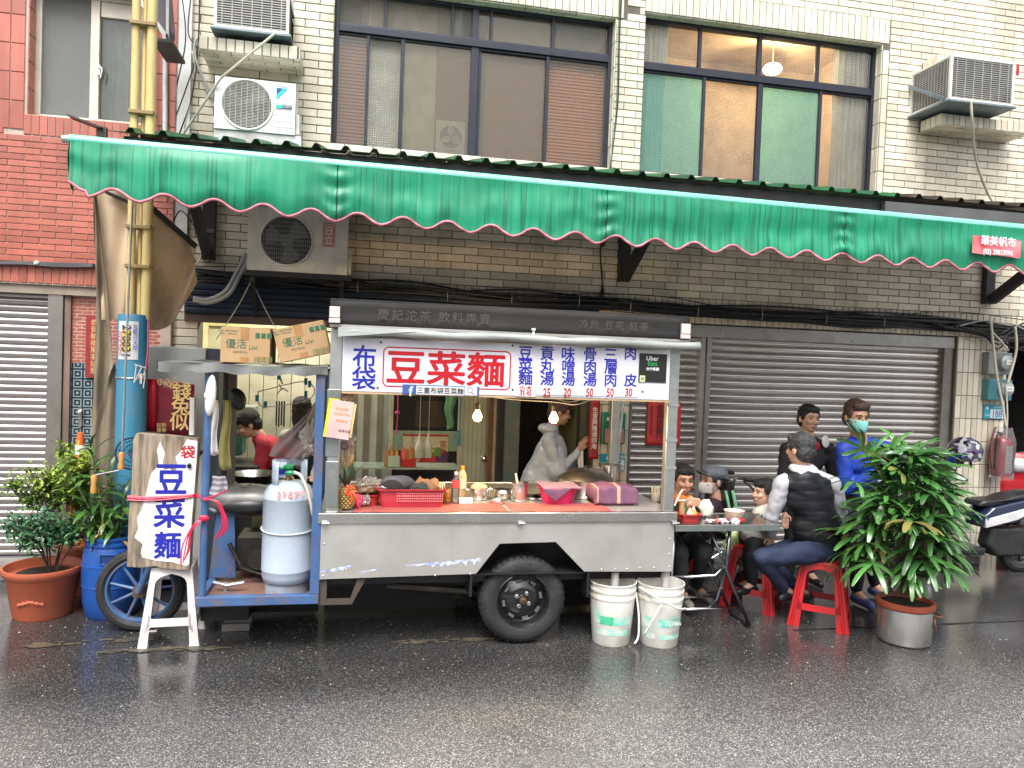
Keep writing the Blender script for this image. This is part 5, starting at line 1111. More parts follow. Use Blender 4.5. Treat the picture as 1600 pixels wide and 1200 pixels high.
mb = MB().lathe([(.205, .028), (.225, .042), (.25, .038), (.263, .018), (.265, 0), (.263, -.018), (.25, -.038), (.225, -.042), (.205, -.028)], fwc, 48, rot=R)
for k in range(60):
 M3 = ry(-2*math.pi*k/60)
 for sg_ in (-1, 1): mb.add([M3 @ Vector(p)+fwc for p in ((.245, sg_*.041, -.006),(.266, sg_*.017, -.006),(.266, sg_*.017, .005),(.245, sg_*.041, .005),(.24, sg_*.03, 0))], [(0,1,2,3),(0,4,1),(3,2,4)])
mb.build('tyre', M['rubber'], fw, smooth=True)
MB().lathe([(.207,.03),(.195,.032),(.188,.02),(.188,-.02),(.195,-.032),(.207,-.03)], fwc, 40, rot=R).build('rim', tk, fw, smooth=True)
for k in range(9):
 t = 2*math.pi*k/9+.1; MB().tube([fwc+Vector((.03*math.cos(t),-.02,.03*math.sin(t))), fwc+Vector((.192*math.cos(t),-.01,.192*math.sin(t)))], [.012,.008], 6).build('spoke', tk, fw)
MB().lathe([(.001,-.06),(.035,-.06),(.045,-.03),(.045,.04),(.001,.04)], fwc, 16, rot=R).box(fwc.x-.03, fwc.x+.03, fwc.y-.075, fwc.y-.06, fwc.z-.03, fwc.z+.03).build('hub', mat('greasy brown hub', (.16,.12,.09), .5, .5), fw)
MB().tube([fwc+Vector((0,-.08,0)), fwc+Vector((.18,-.06,.42)), (-1.05, 5.1, 1.05)], .022, 10).tube([fwc+Vector((0,.08,0)), fwc+Vector((.18,.06,.42)), (-1.05, 5.14, 1.05)], .022, 10).build('fork', tk, cart, smooth=True)
MB().tube(curve_pts([(-1.0, 4.82, 1.10), (-1.02, 4.95, 1.13), (-1.05, 5.12, 1.08), (-1.02, 5.30, 1.13), (-1.0, 5.42, 1.10)]), .013, 8).build('handlebar', M['blacksteel'], cart, smooth=True)
MB().ball((-.70, 5.02, .86), (.27, .13, .105), 24, 14).lathe([(.001,.012),(.03,.012),(.032,0)], (-.70, 4.98, .955), 14).build('fuel_tank', mat('grimy grey fuel tank', (.20,.20,.19), .35, .3, (.11,.11,.10), 6, dirt=(.06,.05,.04), damt=.6), cart, smooth=True)
MB().ball((-.68, 4.985, .84), (.20, .11, .07), 20, 10).build('tank_pad', M['black_plastic'], cart, smooth=True)
MB().box(-.74, -.42, 5.0, 5.3, .42, .62).tube([(-.6, 5.0, .5), (-.6, 4.9, .5)], .06, 16).box(-.52, -.40, 4.95, 5.0, .40, .56).tube([(-.78,4.95,.60),(-.70,4.93,.45),(-.55,4.92,.40),(-.40,4.92,.44)], .014).tube([(-.45,4.95,.78),(-.48,4.93,.6),(-.42,4.93,.5)], .009).tube([(-.52,4.94,.78),(-.55,4.93,.62),(-.50,4.92,.52)], .006).build('engine', mat('oily engine', (.035,.03,.027), .4, .5, bump=.5, bscale=30), cart, smooth=True)
MB().box(-.70, -.40, 5.35, 5.36, .42, .78).build('engine_panel', mat('yellow brown sheet', (.22,.19,.10), .7), cart)
MB().prism([(-.90,.375),(-.74,.375),(-.76,.80),(-.86,.85)], 4.98, 5.0).build('leg_shield', tk, cart); MB().prism([(-.44,.375),(-.30,.375),(-.30,.66),(-.36,.72)], 4.98, 5.0).build('leg_shield', tk, cart)
MB().tube([(-.84, 4.8, .40), (-.76, 4.78, .385), (-.66, 4.78, .40)], .012).tube([(-.77, 4.79, .40), (-.77, 4.79, .345)], .012).build('foot_lever', M['galv'], cart, smooth=True)
MB().box(-.60, -.25, 5.15, 5.35, .80, .88).build('saddle', M['black_plastic'], cart, bevel=.03)
# GAS CYLINDER
gc = thing('gas_cylinder', 'tall grey blue gas cylinder strapped upright beside the cart counter', 'gas cylinder', (-.41, 4.79, .37))
g_x, g_y = -.412, 4.79
M['cyl'] = mat('grey blue enamel', (.36,.42,.49), .3, 0, (.33,.39,.46), 3, coat=.3, dirt=(.25,.27,.3), dscale=5, damt=.3)
r_ = .153
MB().lathe([(.02,.425),(.11,.425),(.14,.437),(r_-.002,.47),(r_,.50),(r_+.002,.503),(r_,.507),(r_,.905),(r_+.003,.910),(r_,.915),(r_-.004,.935),(r_-.03,.975),(.08,1.0),(.03,1.008),(.02,1.008)], (g_x, g_y, 0), 40).build('cylinder_body', M['cyl'], gc, smooth='all')
MB().lathe([(.118,.43),(.128,.43),(.128,.372),(.118,.372)], (g_x, g_y, 0), 32).build('foot_ring', mat('scuffed foot ring', (.30,.36,.45), .5, dirt=(.2,.14,.1), damt=.8), gc, smooth=True)
for s_ in (-1, 1):
 mb = MB(); n = 12
 mb.grid(lambda u, v: (g_x+.105*math.cos((-.5+u)*1.25+(math.pi/2 if 0 else (math.pi if s_ < 0 else 0))+.35), g_y+.105*math.sin((-.5+u)*1.25+(math.pi if s_ < 0 else 0)+.35), .975+.145*v), 10, 3); mb.build('collar', M['cyl'], gc, smooth='all', solid=.004)
MB().grid(lambda u, v: (g_x+.108*math.cos(.4+u*2.3), g_y+.108*math.sin(.4+u*2.3), 1.075+.045*v), 14, 2).build('collar', M['cyl'], gc, smooth='all', solid=.004)
MB().box(g_x-.075, g_x-.02, g_y-.02, g_y-.018, 1.02, 1.11).build('label', mat('white blue label', (.5,.55,.65), .5), gc); MB().box(g_x-.073, g_x-.022, g_y-.0215, g_y-.0205, 1.04, 1.075).build('label_band', M['ink_blue'], gc)
M['brass'] = mat('brass', (.45,.30,.12), .35, .9)
MB().lathe([(.022,1.0),(.016,1.02),(.014,1.06),(.001,1.06)], (g_x-.01, g_y, 0), 12).tube([(g_x-.01, g_y, 1.05), (g_x-.01, g_y-.05, 1.05)], .013).build('valve', M['brass'], gc, smooth=True)
M['green_valve'] = mat('green valve', (.01,.22,.08), .35)
MB().lathe([(.001,1.098),(.03,1.096),(.033,1.085),(.03,1.075),(.001,1.072)], (g_x-.005, g_y-.02, 0), 14).ball((g_x+.01, g_y-.06, 1.055), (.035,.02,.016)).ball((g_x-.05, g_y-.05, 1.08), (.025,.012,.008)).build('regulator', M['green_valve'], gc, smooth=True)
MB().tube(curve_pts([(g_x+.03, g_y-.065, 1.06), (g_x+.075, g_y-.09, 1.04), (g_x+.12, g_y-.12, .95), (g_x+.15, g_y-.13, .84), (g_x+.155, g_y-.09, .80)], 6), .0095, 8).build('hose', mat('clear beige hose', (.55,.52,.46), .3), gc, smooth='all')
text('lettering', '29877', mat('orange red stencil', (.70,.10,.06), .5), gc, g_x+.02, .945, g_y-.146, .058, facing=rx(-.55), sx=1.0, spacing=1.15, bold=.001)
wr = MB().tube([(g_x+(r_+.006)*math.cos(a), g_y+(r_+.006)*math.sin(a), .735+.012*math.sin(a*1)) for a in [math.pi*.8+math.pi*1.25*k/20 for k in range(21)]]+[(-.18, CY-.01, .795)], .0045, 6); wr.build('strap_wire', mat('pale strap wire', (.6,.6,.6), .4), gc, smooth=True)
for o_ in gc.children:
 for v in o_.data.vertices: z = v.co.z+.37; v.co.z = .345+(z-.372)*1.075-.37
# PLANK SIGN + STOOL
ps_ = thing('plank_sign', 'weathered wooden plank with torn white noodle sign leaning on the white stool', 'sign', (-1.15, 4.87, .47))
c = Vector((-1.148, 4.84, .885)); tilt = ry(math.radians(1.2))
def T(mb): mb.v = [tilt @ (v-c)+c for v in mb.v]; return mb
M['oldwood'] = mat('weathered plank', (.34,.27,.20), .8, 0, (.16,.12,.08), 5, stretch=(7,7,.8), bump=.8, bscale=12, dirt=(.07,.055,.04), dscale=5, damt=.6)
random.seed(9)
out = [(-.185,-.40),(-.10,-.405),(-.03,-.395),(.02,-.41),(.10,-.418),(.168,-.42),(.17,-.2),(.178,.0),(.182,.2),(.185,.385),(.10,.392),(.0,.398),(-.10,.402),(-.165,.405),(-.183,.36),(-.18,.1),(-.188,-.1)]
T(MB().prism([(c.x+a, c.z+b_) for a, b_ in out], c.y, c.y+.075)).build('plank', M['oldwood'], ps_, bevel=.005)
torn = [(-.10,-.34),(-.02,-.36),(.07,-.368),(.15,-.392),(.166,-.38),(.168,-.1),(.177,.12),(.181,.30),(.181,.372),(.12,.38),(.085,.30),(.06,.27),(.075,.22),(.06,.17),(.03,.20),(-.0,.19),(-.01,.24),(.0,.29),(-.03,.36),(-.045,.31),(-.03,.22),(-.07,.17),(-.085,.10),(-.10,.02),(-.115,-.05),(-.14,-.10),(-.13,-.17),(-.15,-.22),(-.10,-.26),(-.11,-.31)]
mb = MB(); mb.add([(c.x+a, c.y-.0025, c.z+b_) for a, b_ in torn], [list(range(len(torn)))]); T(mb)
sf = mb.build('sign_face', mat('torn white sign film', (.74,.74,.76), .45, 0, (.66,.66,.68), 4, dirt=(.4,.36,.3), dscale=6, damt=.3), ps_, normals=False); 
b = bmesh.new(); b.from_mesh(sf.data); bmesh.ops.triangulate(b, faces=b.faces); b.to_mesh(sf.data); b.free()
for k, ch in enumerate('豆菜麵'):
 text('lettering', ch, M['ink_blue'], ps_, c.x+.045-.006*k, c.z+.135-.200*k, c.y-.0032, [.205,.2,.17][k], bold=.0048, sx=.92)
text('lettering', '袋', M['ink_red'], ps_, c.x+.135, c.z+.30, c.y-.0032, .085, bold=.002)
M['red_string'] = mat('red plastic string', (.60,.02,.07), .4, 0, (.42,.01,.05), 15)
rs = thing('red_string', 'red plastic string tying the wooden plank sign to the blue cart pole', 'string', (-1.0, 4.7, .9))
mb = MB(); random.seed(2)
for k in range(6):
 dz = random.uniform(-.012, .012); mb.tube(curve_pts([(-1.345, c.y-.006, .905+dz), (-1.2, c.y-.014, .903+dz), (-1.0, c.y-.012, .918+dz*.6), (-.955, c.y-.01, .922+dz*.5), (-.87, CY-.01, .945+dz*.2), (-.86+random.uniform(-.01,.01), CY-.02, .94)], 4), .005, 5)
for k in range(5):
 q = random.uniform(-.012,.012); mb.tube(curve_pts([(-.865, CY-.012, .945), (-.80+q, CY-.03, .935), (-.765+q, CY-.03, .87), (-.755+q*2, CY-.03, .80), (-.79+q*3, CY-.03, .72+q*2)], 4), .0045, 4)
for k in range(6):
 q = random.uniform(-.02,.02); mb.tube(curve_pts([(-.868, CY-.012, .83), (-.89+q, CY-.03, .81), (-.93+q, CY-.03, .76+q), (-.94+q*2, CY-.03, .66), (-.96+q, CY-.03, .60+q*2)], 4), .0035, 4)
mb.tube([(-.87, CY-.01, .945), (-.80, CY-.03, .97), (-.745, CY-.03, 1.0)], .005, 5).ball((-.865, CY-.016, .835), (.03,.012,.02), 8, 6)
mb.build('string', M['red_string'], rs)
def stool(name, label, W, D, H, m, group=None, top_w=None, ribs=True):
 """square moulded stool with splayed tapering corner legs, arched openings and low stretchers; local origin on ground"""
 t_ = thing(name, label, 'stool', (0,0,0), group); tw = top_w or W*.66; ht, hb_ = tw/2, W/2; k_ = (hb_-ht)/H
 def P(s, t, z): h = ht+(H-z)*k_; return (s*h, t*h, z)
 MB().prism(rrect(-ht-.008, ht+.008, -ht-.008, ht+.008, .03, 4), H-.012, H, 'z').prism(rrect(-ht*.9, ht*.9, -ht*.9, ht*.9, .025, 4), H-.001, H+.006, 'z').build('seat', m, t_, bevel=.004)
 th = .004
 for q in range(4):
  R = rz(q*math.pi/2)
  def F(s, z): h = ht+(H-z)*k_; return R @ Vector((s*h if abs(s) <= 1 else s, -h, z))
  lw = .20 if False else .24
  mb = MB(); n = 26
  for sg_ in (-1, 1):
   zz = [H-.012-(H-.012)*(i/n)**1.7 for i in range(n+1)]
   vs = []
   for i, z in enumerate(zz):
    h = ht+(H-z)*k_; t = (H-z)/H; inner = 1-(.066+.014*(1-t))/h
    inner = (.64 if ribs else .72)-.03*t
    if t < .24: inner = 0.0 if t < .10 else inner*(1-((.24-t)/.14)**2.6)**(1/2.6)
    vs += [F(sg_*1.0, z), F(sg_*inner, z)]
   base = len(mb.v); mb.v += [Vector(v) for v in vs]
   for i in range(n): mb.f.append([base+2*i, base+2*i+1, base+2*i+3, base+2*i+2])
  mb.add([F(-.8, H*.26), F(.8, H*.26), F(.8, H*.36), F(-.8, H*.36)], [(0,1,2,3)])
  for sg_ in (-1, 1):
   mb.add([F(sg_*.80, H*.36), F(sg_*.66, H*.36), F(sg_*.80, H*.43)], [(0,1,2)]); mb.add([F(sg_*.84, H*.26), F(sg_*.66, H*.26), F(sg_*.84, H*.16)], [(0,1,2)])
  mb.build('leg_frame', m, t_, solid=.005)
  rb_ = MB()
  for sg_ in (-1, 1):
   for off_ in (.018, .034) if ribs else ():
    pts = []
    for i in range(5):
     z = .004+(H-.03)*i/4; h = ht+(H-z)*k_; pts.append(R @ Vector((sg_*(h-off_), -h-.002, z)))
    rb_.tube(pts, .0045, 4)
  if ribs: rb_.build('leg_rib', m, t_)
  MB().box(-.03, .03, -.03, .03, 0, .006).xf(Matrix.Translation(R @ Vector((hb_-.028, -hb_+.028, 0)))).build('foot', m, t_, bevel=.002)
 return t_
M['stool_white'] = mat('dirty white stool plastic', (.62,.58,.56), .45, 0, (.55,.50,.49), 6, dirt=(.34,.27,.25), dscale=5, damt=.4)
ws = stool('plastic_stool', 'white plastic stool on the wet street carrying the wooden plank sign', .345, .34, .475, M['stool_white'], ribs=False); ws.location = (-1.105, 4.99, 0); ws.rotation_euler = (0, 0, math.radians(4))
# COUNTER GOODS
CT = .858
def on_c(px, py): return gr(px, py, CT)
def basin(name, label, cat, cx, cy, z, L, W_, H, m, flare=.86, rim=.012, n=4, round_=False, rot=0):
 t_ = thing(name, label, cat, (cx, cy, z)); mb = MB()
 def ring(sx, sy, zz, r): return [(cx+a, cy+b_, zz) for a, b_ in rrect(-sx, sx, -sy, sy, r, 5)]
 R0, R1 = (min(L, W_)/2*.98 if round_ else .03), None
 rings = [ring(L/2*flare, W_/2*flare, z, R0*flare), ring(L/2, W_/2, z+H, R0), ring(L/2+rim, W_/2+rim, z+H, R0+rim*.5), ring(L/2+rim, W_/2+rim, z+H-.012, R0+rim*.5)]
 k = len(rings[0])
 for r in rings: mb.v += [Vector(p) for p in r]
 for i in range(3):
  for j in range(k): mb.f.append([i*k+j, i*k+(j+1) % k, (i+1)*k+(j+1) % k, (i+1)*k+j])
 mb.f.append(list(range(k)))
 o = mb.build('basin_shell', m, t_, smooth=True, solid=.003); return t_
c1 = on_c(646, 790)
cr_ = basin('red_crate', 'long red plastic crate of grey plates and cloths in the middle of the counter', 'crate', .335, 4.86, .862, .42, .22, .115, M['red_basin'], .9)
gm = MB()
for i in range(22):
 for j in range(4): gm.box(.24+.0135*i, .248+.0135*i, 4.748, 4.7485, .90+.016*j, .908+.016*j)
gm.build('crate_holes', mat('pink crate holes', (.75,.25,.25), .5), cr_)
pl = thing('grey_plates', 'stack of grey oval plates and dark bowls lying in the long red crate', 'plates', (.26, 4.87, .95))
for k in range(4): MB().lathe([(.001,.0),(.07,.005),(.085,.02),(.088,.022),(.07,.008),(.001,.004)], (.22+.02*k, 4.86+.01*k, .965), 28, rot=ry(.35-.05*k) @ rx(-.95)).build('plate', mat('grey melamine', (.16,.15,.16), .35), pl, smooth=True)
def cloth(name, label, cat, cx, cy, z, w, d, h, m, seed=1, amp=.015, nx=24, rot=0.0, flat=.7):
 t_ = thing(name, label, cat, (cx, cy, z)); 
 def f_(u, v):
  x = (u-.5)*w; y = (v-.5)*d; e = min(1, 4*u*(1-u)*1.5)*min(1, 4*v*(1-v)*1.5)
  n_ = noise.noise(Vector((u*4, v*4, seed)))+.5*noise.noise(Vector((u*9, v*9, seed+3)))
  return Vector((cx, cy, z))+rz(rot) @ Vector((x+amp*n_, y+amp*n_, h*e**flat+amp*n_*1.5+.004))
 MB().grid(f_, nx, nx).build('cloth', m, t_, smooth='all', solid=.003); return t_
cloth('brown_cloth', 'crumpled brown cloth heaped on the red crate', 'cloth', .43, 4.88, .95, .19, .13, .06, mat('brown cloth', (.26,.13,.06), .9, bump=.3), 2, .022)
cloth('black_bag', 'small black striped bag beside the brown cloth in the crate', 'bag', .385, 4.82, .955, .14, .07, .045, mat('black cloth', (.02,.02,.022), .7), 5, .012)
ck = thing('chopsticks', 'row of pale chopsticks lying at the right end of the red crate', 'chopsticks', (.51, 4.85, .97)); 
for k in range(7): MB().tube([(.475+.012*k, 4.83, .955), (.485+.012*k, 4.92, .995)], .0035, 5).build('chopstick', mat('pale chopstick', (.62,.52,.35), .6), ck)
basin('red_crate', 'small red basin with a clear bag of dumplings at the left end of the counter', 'crate', .06, 4.88, .862, .15, .15, .07, M['red_plastic'], .85)
M['clearbag'] = glass('clear plastic bag', (.95,.93,.9), .22, (.75,.68,.62), None, .12)
bg_ = thing('clear_bag', 'crinkled clear plastic bag of brown food on the small red basin', 'bag', (.06, 4.88, .93))
def blobmesh(cx, cy, cz, rx__, ry__, rz__, seed, amp, n=20, m_=12):
 mb = MB().ball((0,0,0), (1,1,1), n, m_); 
 for i, v in enumerate(mb.v):
  d = 1+amp*noise.noise(v*2.2+Vector((seed, seed, 0)))*2+amp*.6*noise.noise(v*6+Vector((seed, 0, seed))); mb.v[i] = Vector((cx+v.x*d*rx__, cy+v.y*d*ry__, cz+v.z*d*rz__))
 return mb
blobmesh(.06, 4.88, .955, .075, .06, .022, 3, .2).build('food', mat('brown dumplings', (.42,.22,.10), .5), bg_, smooth='all')
blobmesh(.07, 4.87, .985, .085, .06, .045, 8, .45, 26, 16).build('bag_film', M['clearbag'], bg_, smooth=False)
tb = thing('clear_bag', 'brown tray of buns wrapped in clear film behind the pineapple', 'bag', (.02, 5.0, .9)); blobmesh(.0, 5.02, .93, .09, .06, .035, 5, .3).build('food', bpy.data.materials['brown dumplings'], tb, smooth='all')
q = on_c(540, 798); pa = thing('pineapple', 'pineapple with an orange red ribbon bow beside the left cart post', 'pineapple', (q.x, q.y+.02, .862)); px_, py_ = q.x-.0, q.y+.03
mb = MB().lathe([(.02,0),(.036,.012),(.044,.04),(.045,.08),(.040,.115),(.025,.135),(.01,.14)], (px_, py_, .862), 20)
mb.build('fruit_body', mat('pineapple flesh', (.22,.13,.03), .6), pa, smooth=True)
for i in range(9):
 for j in range(12):
  z = .012+.0138*i; r = .5*(.036+.045) if i in (0, 8) else .0455
  t = 2*math.pi*(j+.5*(i % 2))/12; r = [.036,.043,.0455,.0465,.0465,.0455,.043,.038,.030][i]
  if math.sin(t) < .3:
   if i+j == 0: pass
   MB().ball((px_+r*math.cos(t), py_+r*math.sin(t), .865+z), (.0095,.0095,.0065), 6, 4).build('eye', mat('pineapple eye', (.36,.27,.08), .55, 0, (.20,.14,.03), 90), pa)
M['pineleaf'] = mat('pineapple leaf', (.05,.10,.045), .5, objrand=.3)
random.seed(31)
for k in range(26):
 a = random.uniform(0, 2*math.pi); tl_ = random.uniform(.1, .75); L_ = random.uniform(.10, .20); d = Vector((math.cos(a)*tl_, math.sin(a)*tl_, 1)).normalized(); s_ = d.cross(Vector((0,0,1))).normalized()
 P = Vector((px_, py_, .995)); mb = MB()
 pts = [P+d*L_*t+Vector((math.cos(a), math.sin(a), 0))*L_*.25*t*t for t in (0,.33,.66,1)]; w = [.010,.009,.006,.0005]
 mb.add([p+s_*ww*sgn for p, ww in zip(pts, w) for sgn in (-1,1)], [(0,1,3,2),(2,3,5,4),(4,5,7,6)]); mb.build('leaf', M['pineleaf'], pa, smooth='all', normals=False)
rb2 = MB()
for a in (-.9, -.2, .5, 1.1, -1.4): rb2.ball((px_+.025+.022*math.cos(a*2), py_-.05, .985+.022*math.sin(a*2)), (.022,.008,.009), 10, 6, ry(a))
rb2.tube(curve_pts([(px_+.02, py_-.05, .98), (px_+.035, py_-.06, .94), (px_+.03, py_-.06, .91)]), .006, 5).tube(curve_pts([(px_+.03, py_-.05, .98), (px_+.06, py_-.06, .95), (px_+.07, py_-.06, .92)]), .006, 5).build('ribbon', mat('orange red ribbon', (.85,.08,.02), .35), pa, smooth=True)
q = on_c(557, 794); pk = thing('pink_packet', 'bright pink wrapped packet lying beside the pineapple', 'packet', (q.x, q.y, .862)); blobmesh(q.x, q.y+.01, .90, .038, .03, .038, 2, .35).build('packet', mat('bright pink wrap', (.85,.07,.16), .3), pk); blobmesh(q.x+.05, q.y+.02, .905, .035, .02, .028, 6, .5).build('packet_film', M['clearbag'], pk)
q = at(540, 690, 4.85); gb = thing('gift_bag', 'purple and gold cellophane bag behind the pineapple leaves', 'bag', q); blobmesh(q.x, q.y, q.z, .055, .03, .085, 7, .4).build('film', M['clearbag'], gb); blobmesh(q.x-.005, q.y+.01, q.z-.02, .03, .02, .035, 4, .4).build('filling', mat('purple filling', (.12,.05,.14), .5), gb, smooth=True); blobmesh(q.x+.025, q.y+.02, q.z-.09, .028, .02, .09, 9, .2).build('wafer_stack', mat('tan wafers', (.62,.38,.18), .7), gb)
q = at(531, 655, CY-.04); card = thing('price_card', 'pink laminated notice with yellow edge hung on the left cart post', 'notice', q)
R = rz(.0) @ ry(.13)
def C(dx, dz, dy=0): v = R @ Vector((dx, dy, dz)); return q+v
def quad(x0, x1, z0, z1, dy, m, nm): MB().add([C(x0,z0,dy), C(x1,z0,dy), C(x1,z1,dy), C(x0,z1,dy)], [(0,1,2,3)]).build(nm, m, card, solid=.0015)
quad(-.080, -.02, -.115, .115, .004, mat('yellow card', (.85,.70,.02), .5), 'card'); quad(-.062, .068, -.115, .110, 0, mat('pink card', (.72,.45,.42), .4), 'card'); quad(-.04, .082, -.10, .10, .010, mat('yellow paper', (.80,.62,.25), .6), 'card')
for i, (t_, dz, m_) in enumerate((('歡迎訂購', .06, 'ink_orange'), ('豆菜麵 外帶', .03, 'ink_orange'), ('請先點餐', -.01, 'ink_orange'), ('謝謝光臨', -.07, 'ink_black'))):
 text('lettering', t_, M[m_], card, q.x+.01+(.02 if i == 3 else 0), q.z+dz, CY-.0425, .018, facing=ry(.13))
blobmesh(q.x+.035, CY+.02, q.z+.14, .035, .015, .035, 3, .4).build('paper_bag', mat('brown paper', (.35,.24,.13), .8), card)
def bottle(label, x, y, H, R_, m, capm, labm=None, zb=.862, name='bottle', lab=(.45,.68)):
 t_ = thing(name, label, 'bottle', (x, y, zb))
 MB().lathe([(.001,0),(R_*.9,0),(R_,.01),(R_,.2*H),(R_*.93,.23*H),(R_,.26*H),(R_,.70*H),(R_*.85,.78*H),(R_*.42,.88*H),(R_*.40,.93*H)], (x, y, zb), 22).build('bottle_body', m, t_, smooth=True)
 MB().lathe([(R_*.45,.91*H),(R_*.47,H),(.001,H)], (x, y, zb), 16).build('cap', capm, t_, smooth=True)
 if labm: MB().lathe([(R_*1.02,lab[0]*H),(R_*1.02,lab[1]*H)], (x, y, zb), 22).build('label', labm, t_, smooth=True)
 return t_
M['pet'] = glass('clear water bottle', (.92,.93,.93), .10, (.6,.6,.6), None, .05)
q = on_c(711, 787); bottle('clear water bottle with a red label and pink white cap on the counter', q.x, q.y, .205, .026, M['pet'], M['white_plastic'], mat('red label', (.75,.08,.07), .4), lab=(.5,.75))
q = on_c(722, 780); bottle('tall cream jar shaped bottle with orange cap behind the water bottle', q.x, q.y+.04, .215, .031, mat('cream sauce bottle', (.62,.42,.24), .4), mat('orange cap', (.75,.32,.03), .4), mat('cream label', (.72,.62,.45), .5), lab=(.3,.62))
q = on_c(700, 787); bottle('short jar of amber sauce beside the red crate', q.x-.002, q.y+.03, .10, .030, mat('amber sauce', (.42,.20,.03), .2), M['brass'])
q = on_c(728, 788); sb = thing('salt_block', 'small white carton lying in front of the bottles', 'box', (q.x, q.y, .862)); MB().box(q.x-.045, q.x+.045, q.y-.01, q.y+.05, .862, .895).build('carton', M['paper'], sb, bevel=.004)
def pot(label, x, y, R_, H, m, name='pot', zb=.862, handles=True, cat='pot', lid=None):
 t_ = thing(name, label, cat, (x, y, zb))
 MB().lathe([(.001,.003),(R_*.96,.003),(R_*.96,.0),(R_,.012),(R_,H),(R_+.006,H+.002),(R_-.003,H),(R_-.006,.01),(.001,.01)], (x, y, zb), 32).build('pot_body', m, t_, smooth=True)
 if handles:
  for s_ in (-1, 1): MB().tube(curve_pts([(x+s_*R_, y-.025, zb+H*.85), (x+s_*(R_+.03), y-.015, zb+H*.9), (x+s_*(R_+.03), y+.015, zb+H*.9), (x+s_*R_, y+.025, zb+H*.85)]), .005, 6).build('handle', m, t_, smooth='all')
 if lid: MB().lathe([(R_+.004,H),(R_*.9,H+.02),(R_*.5,H+lid*.85),(.001,H+lid)], (x, y, zb), 32).build('lid', m, t_, smooth=True)
 return t_
q = on_c(748, 781); pot('small steel pot heaped with rice on the counter', q.x, q.y+.02, .068, .075, M['steel_bright']); rc_ = thing('rice', 'heap of warm lit rice in the small steel pot', 'rice', (q.x, q.y+.02, .92)); blobmesh(q.x, q.y+.02, .935, .06, .05, .035, 5, .08).build('rice_heap', mat('rice', (.62,.48,.30), .6, bump=.6, bscale=150), rc_, smooth='all')
q = on_c(788, 781); pot('shallow steel tin stacked on the counter left of the steel cup', q.x, q.y+.06, .065, .04, M['steel_bright'], 'tin', handles=False, cat='tin', lid=.008)
q = on_c(775, 789); pot('low steel tray with a shiny lid in front of the tin', q.x+.02, q.y+.06, .055, .018, M['steel_bright'], 'tin', handles=False, cat='tin')
q = on_c(812, 784); cup = pot('straight steel cup holding a wooden ladle on the counter', q.x, q.y+.02, .056, .125, M['steel_bright'], 'steel_cup', handles=False, cat='cup')
ld = thing('ladle', 'pale wooden ladle handle standing in the steel cup', 'ladle', (q.x, q.y, .9)); MB().tube([(q.x, q.y+.02, .90), (q.x-.028, q.y+.03, 1.045)], .007, 8).build('handle', M['paper'], ld, smooth=True)
for px, rr_ in ((838, .07), (856, .09)):
 q = on_c(px, 784); pot('flat steel tray %s the pink basin' % ('left of' if px < 850 else 'half behind'), q.x, q.y+.12, rr_, .012, M['steel_bright'], 'tray', handles=False, cat='tray')
q = on_c(880, 790); basin('pink_basin', 'deep pink plastic basin half covered by a purple cloth', 'basin', q.x-.01, q.y+.12, .862, .255, .24, .105, M['pink_basin'], .82, round_=True)
bx, by_ = q.x-.01, q.y+.12
cl1 = thing('purple_cloth', 'purple towel draped over the pink basin with one corner hanging down', 'towel', (bx, by_, .97))
M['purple'] = mat('purple towel', (.16,.065,.12), .95, 0, (.12,.05,.09), 8, bump=.5, bscale=120, sheen=.3)
def drape(u, v):
 x = bx-.13+.27*u; y = by_+.13-.29*v; z = .978+.004*math.sin(u*9+v*5)
 if y < by_-.125: 
  k = (by_-.125-y); tri = max(0, 1-abs(u-.30)/.42); z = .978-.09*tri*min(1, k/.03); y = by_-.134-.004
 return (x, y, z)
MB().grid(drape, 30, 30).build('cloth', M['purple'], cl1, smooth='all', solid=.003)
q = on_c(965, 790); basin('red_crate', 'red crate hidden under a purple cloth near the right cart post', 'crate', q.x, q.y+.11, .862, .29, .19, .07, M['red_plastic'], .92)
cl2 = thing('purple_cloth', 'purple towel with tan stripes covering the right hand crate', 'towel', (q.x, q.y+.11, .86))
pc = mat('striped purple towel', (.26,.11,.18), .95, bump=.5, bscale=120); 
nt = pc.node_tree; _tc = _n(nt, 'ShaderNodeTexCoord'); _s = _n(nt, 'ShaderNodeSeparateXYZ'); nt.links.new(_tc.outputs['Object'], _s.inputs[0]); _r = _n(nt, 'ShaderNodeValToRGB'); _mr = _n(nt, 'ShaderNodeMapRange'); _mr.inputs[1].default_value = -.2; _mr.inputs[2].default_value = .2; nt.links.new(_s.outputs[0], _mr.inputs[0]); nt.links.new(_mr.outputs[0], _r.inputs[0])
_r.color_ramp.interpolation = 'CONSTANT'
for p_, c_ in ((.06,(.16,.065,.12,1)),(.12,(.50,.30,.18,1)),(.16,(.16,.065,.12,1)),(.48,(.48,.30,.20,1)),(.53,(.16,.065,.12,1))): _e = _r.color_ramp.elements.new(p_); _e.color = c_
_r.color_ramp.elements[0].color = (.16,.065,.12,1); _r.color_ramp.elements[-1].color = (.16,.065,.12,1)
nt.links.new(_r.outputs[0], nt.nodes['Principled BSDF'].inputs['Base Color'])
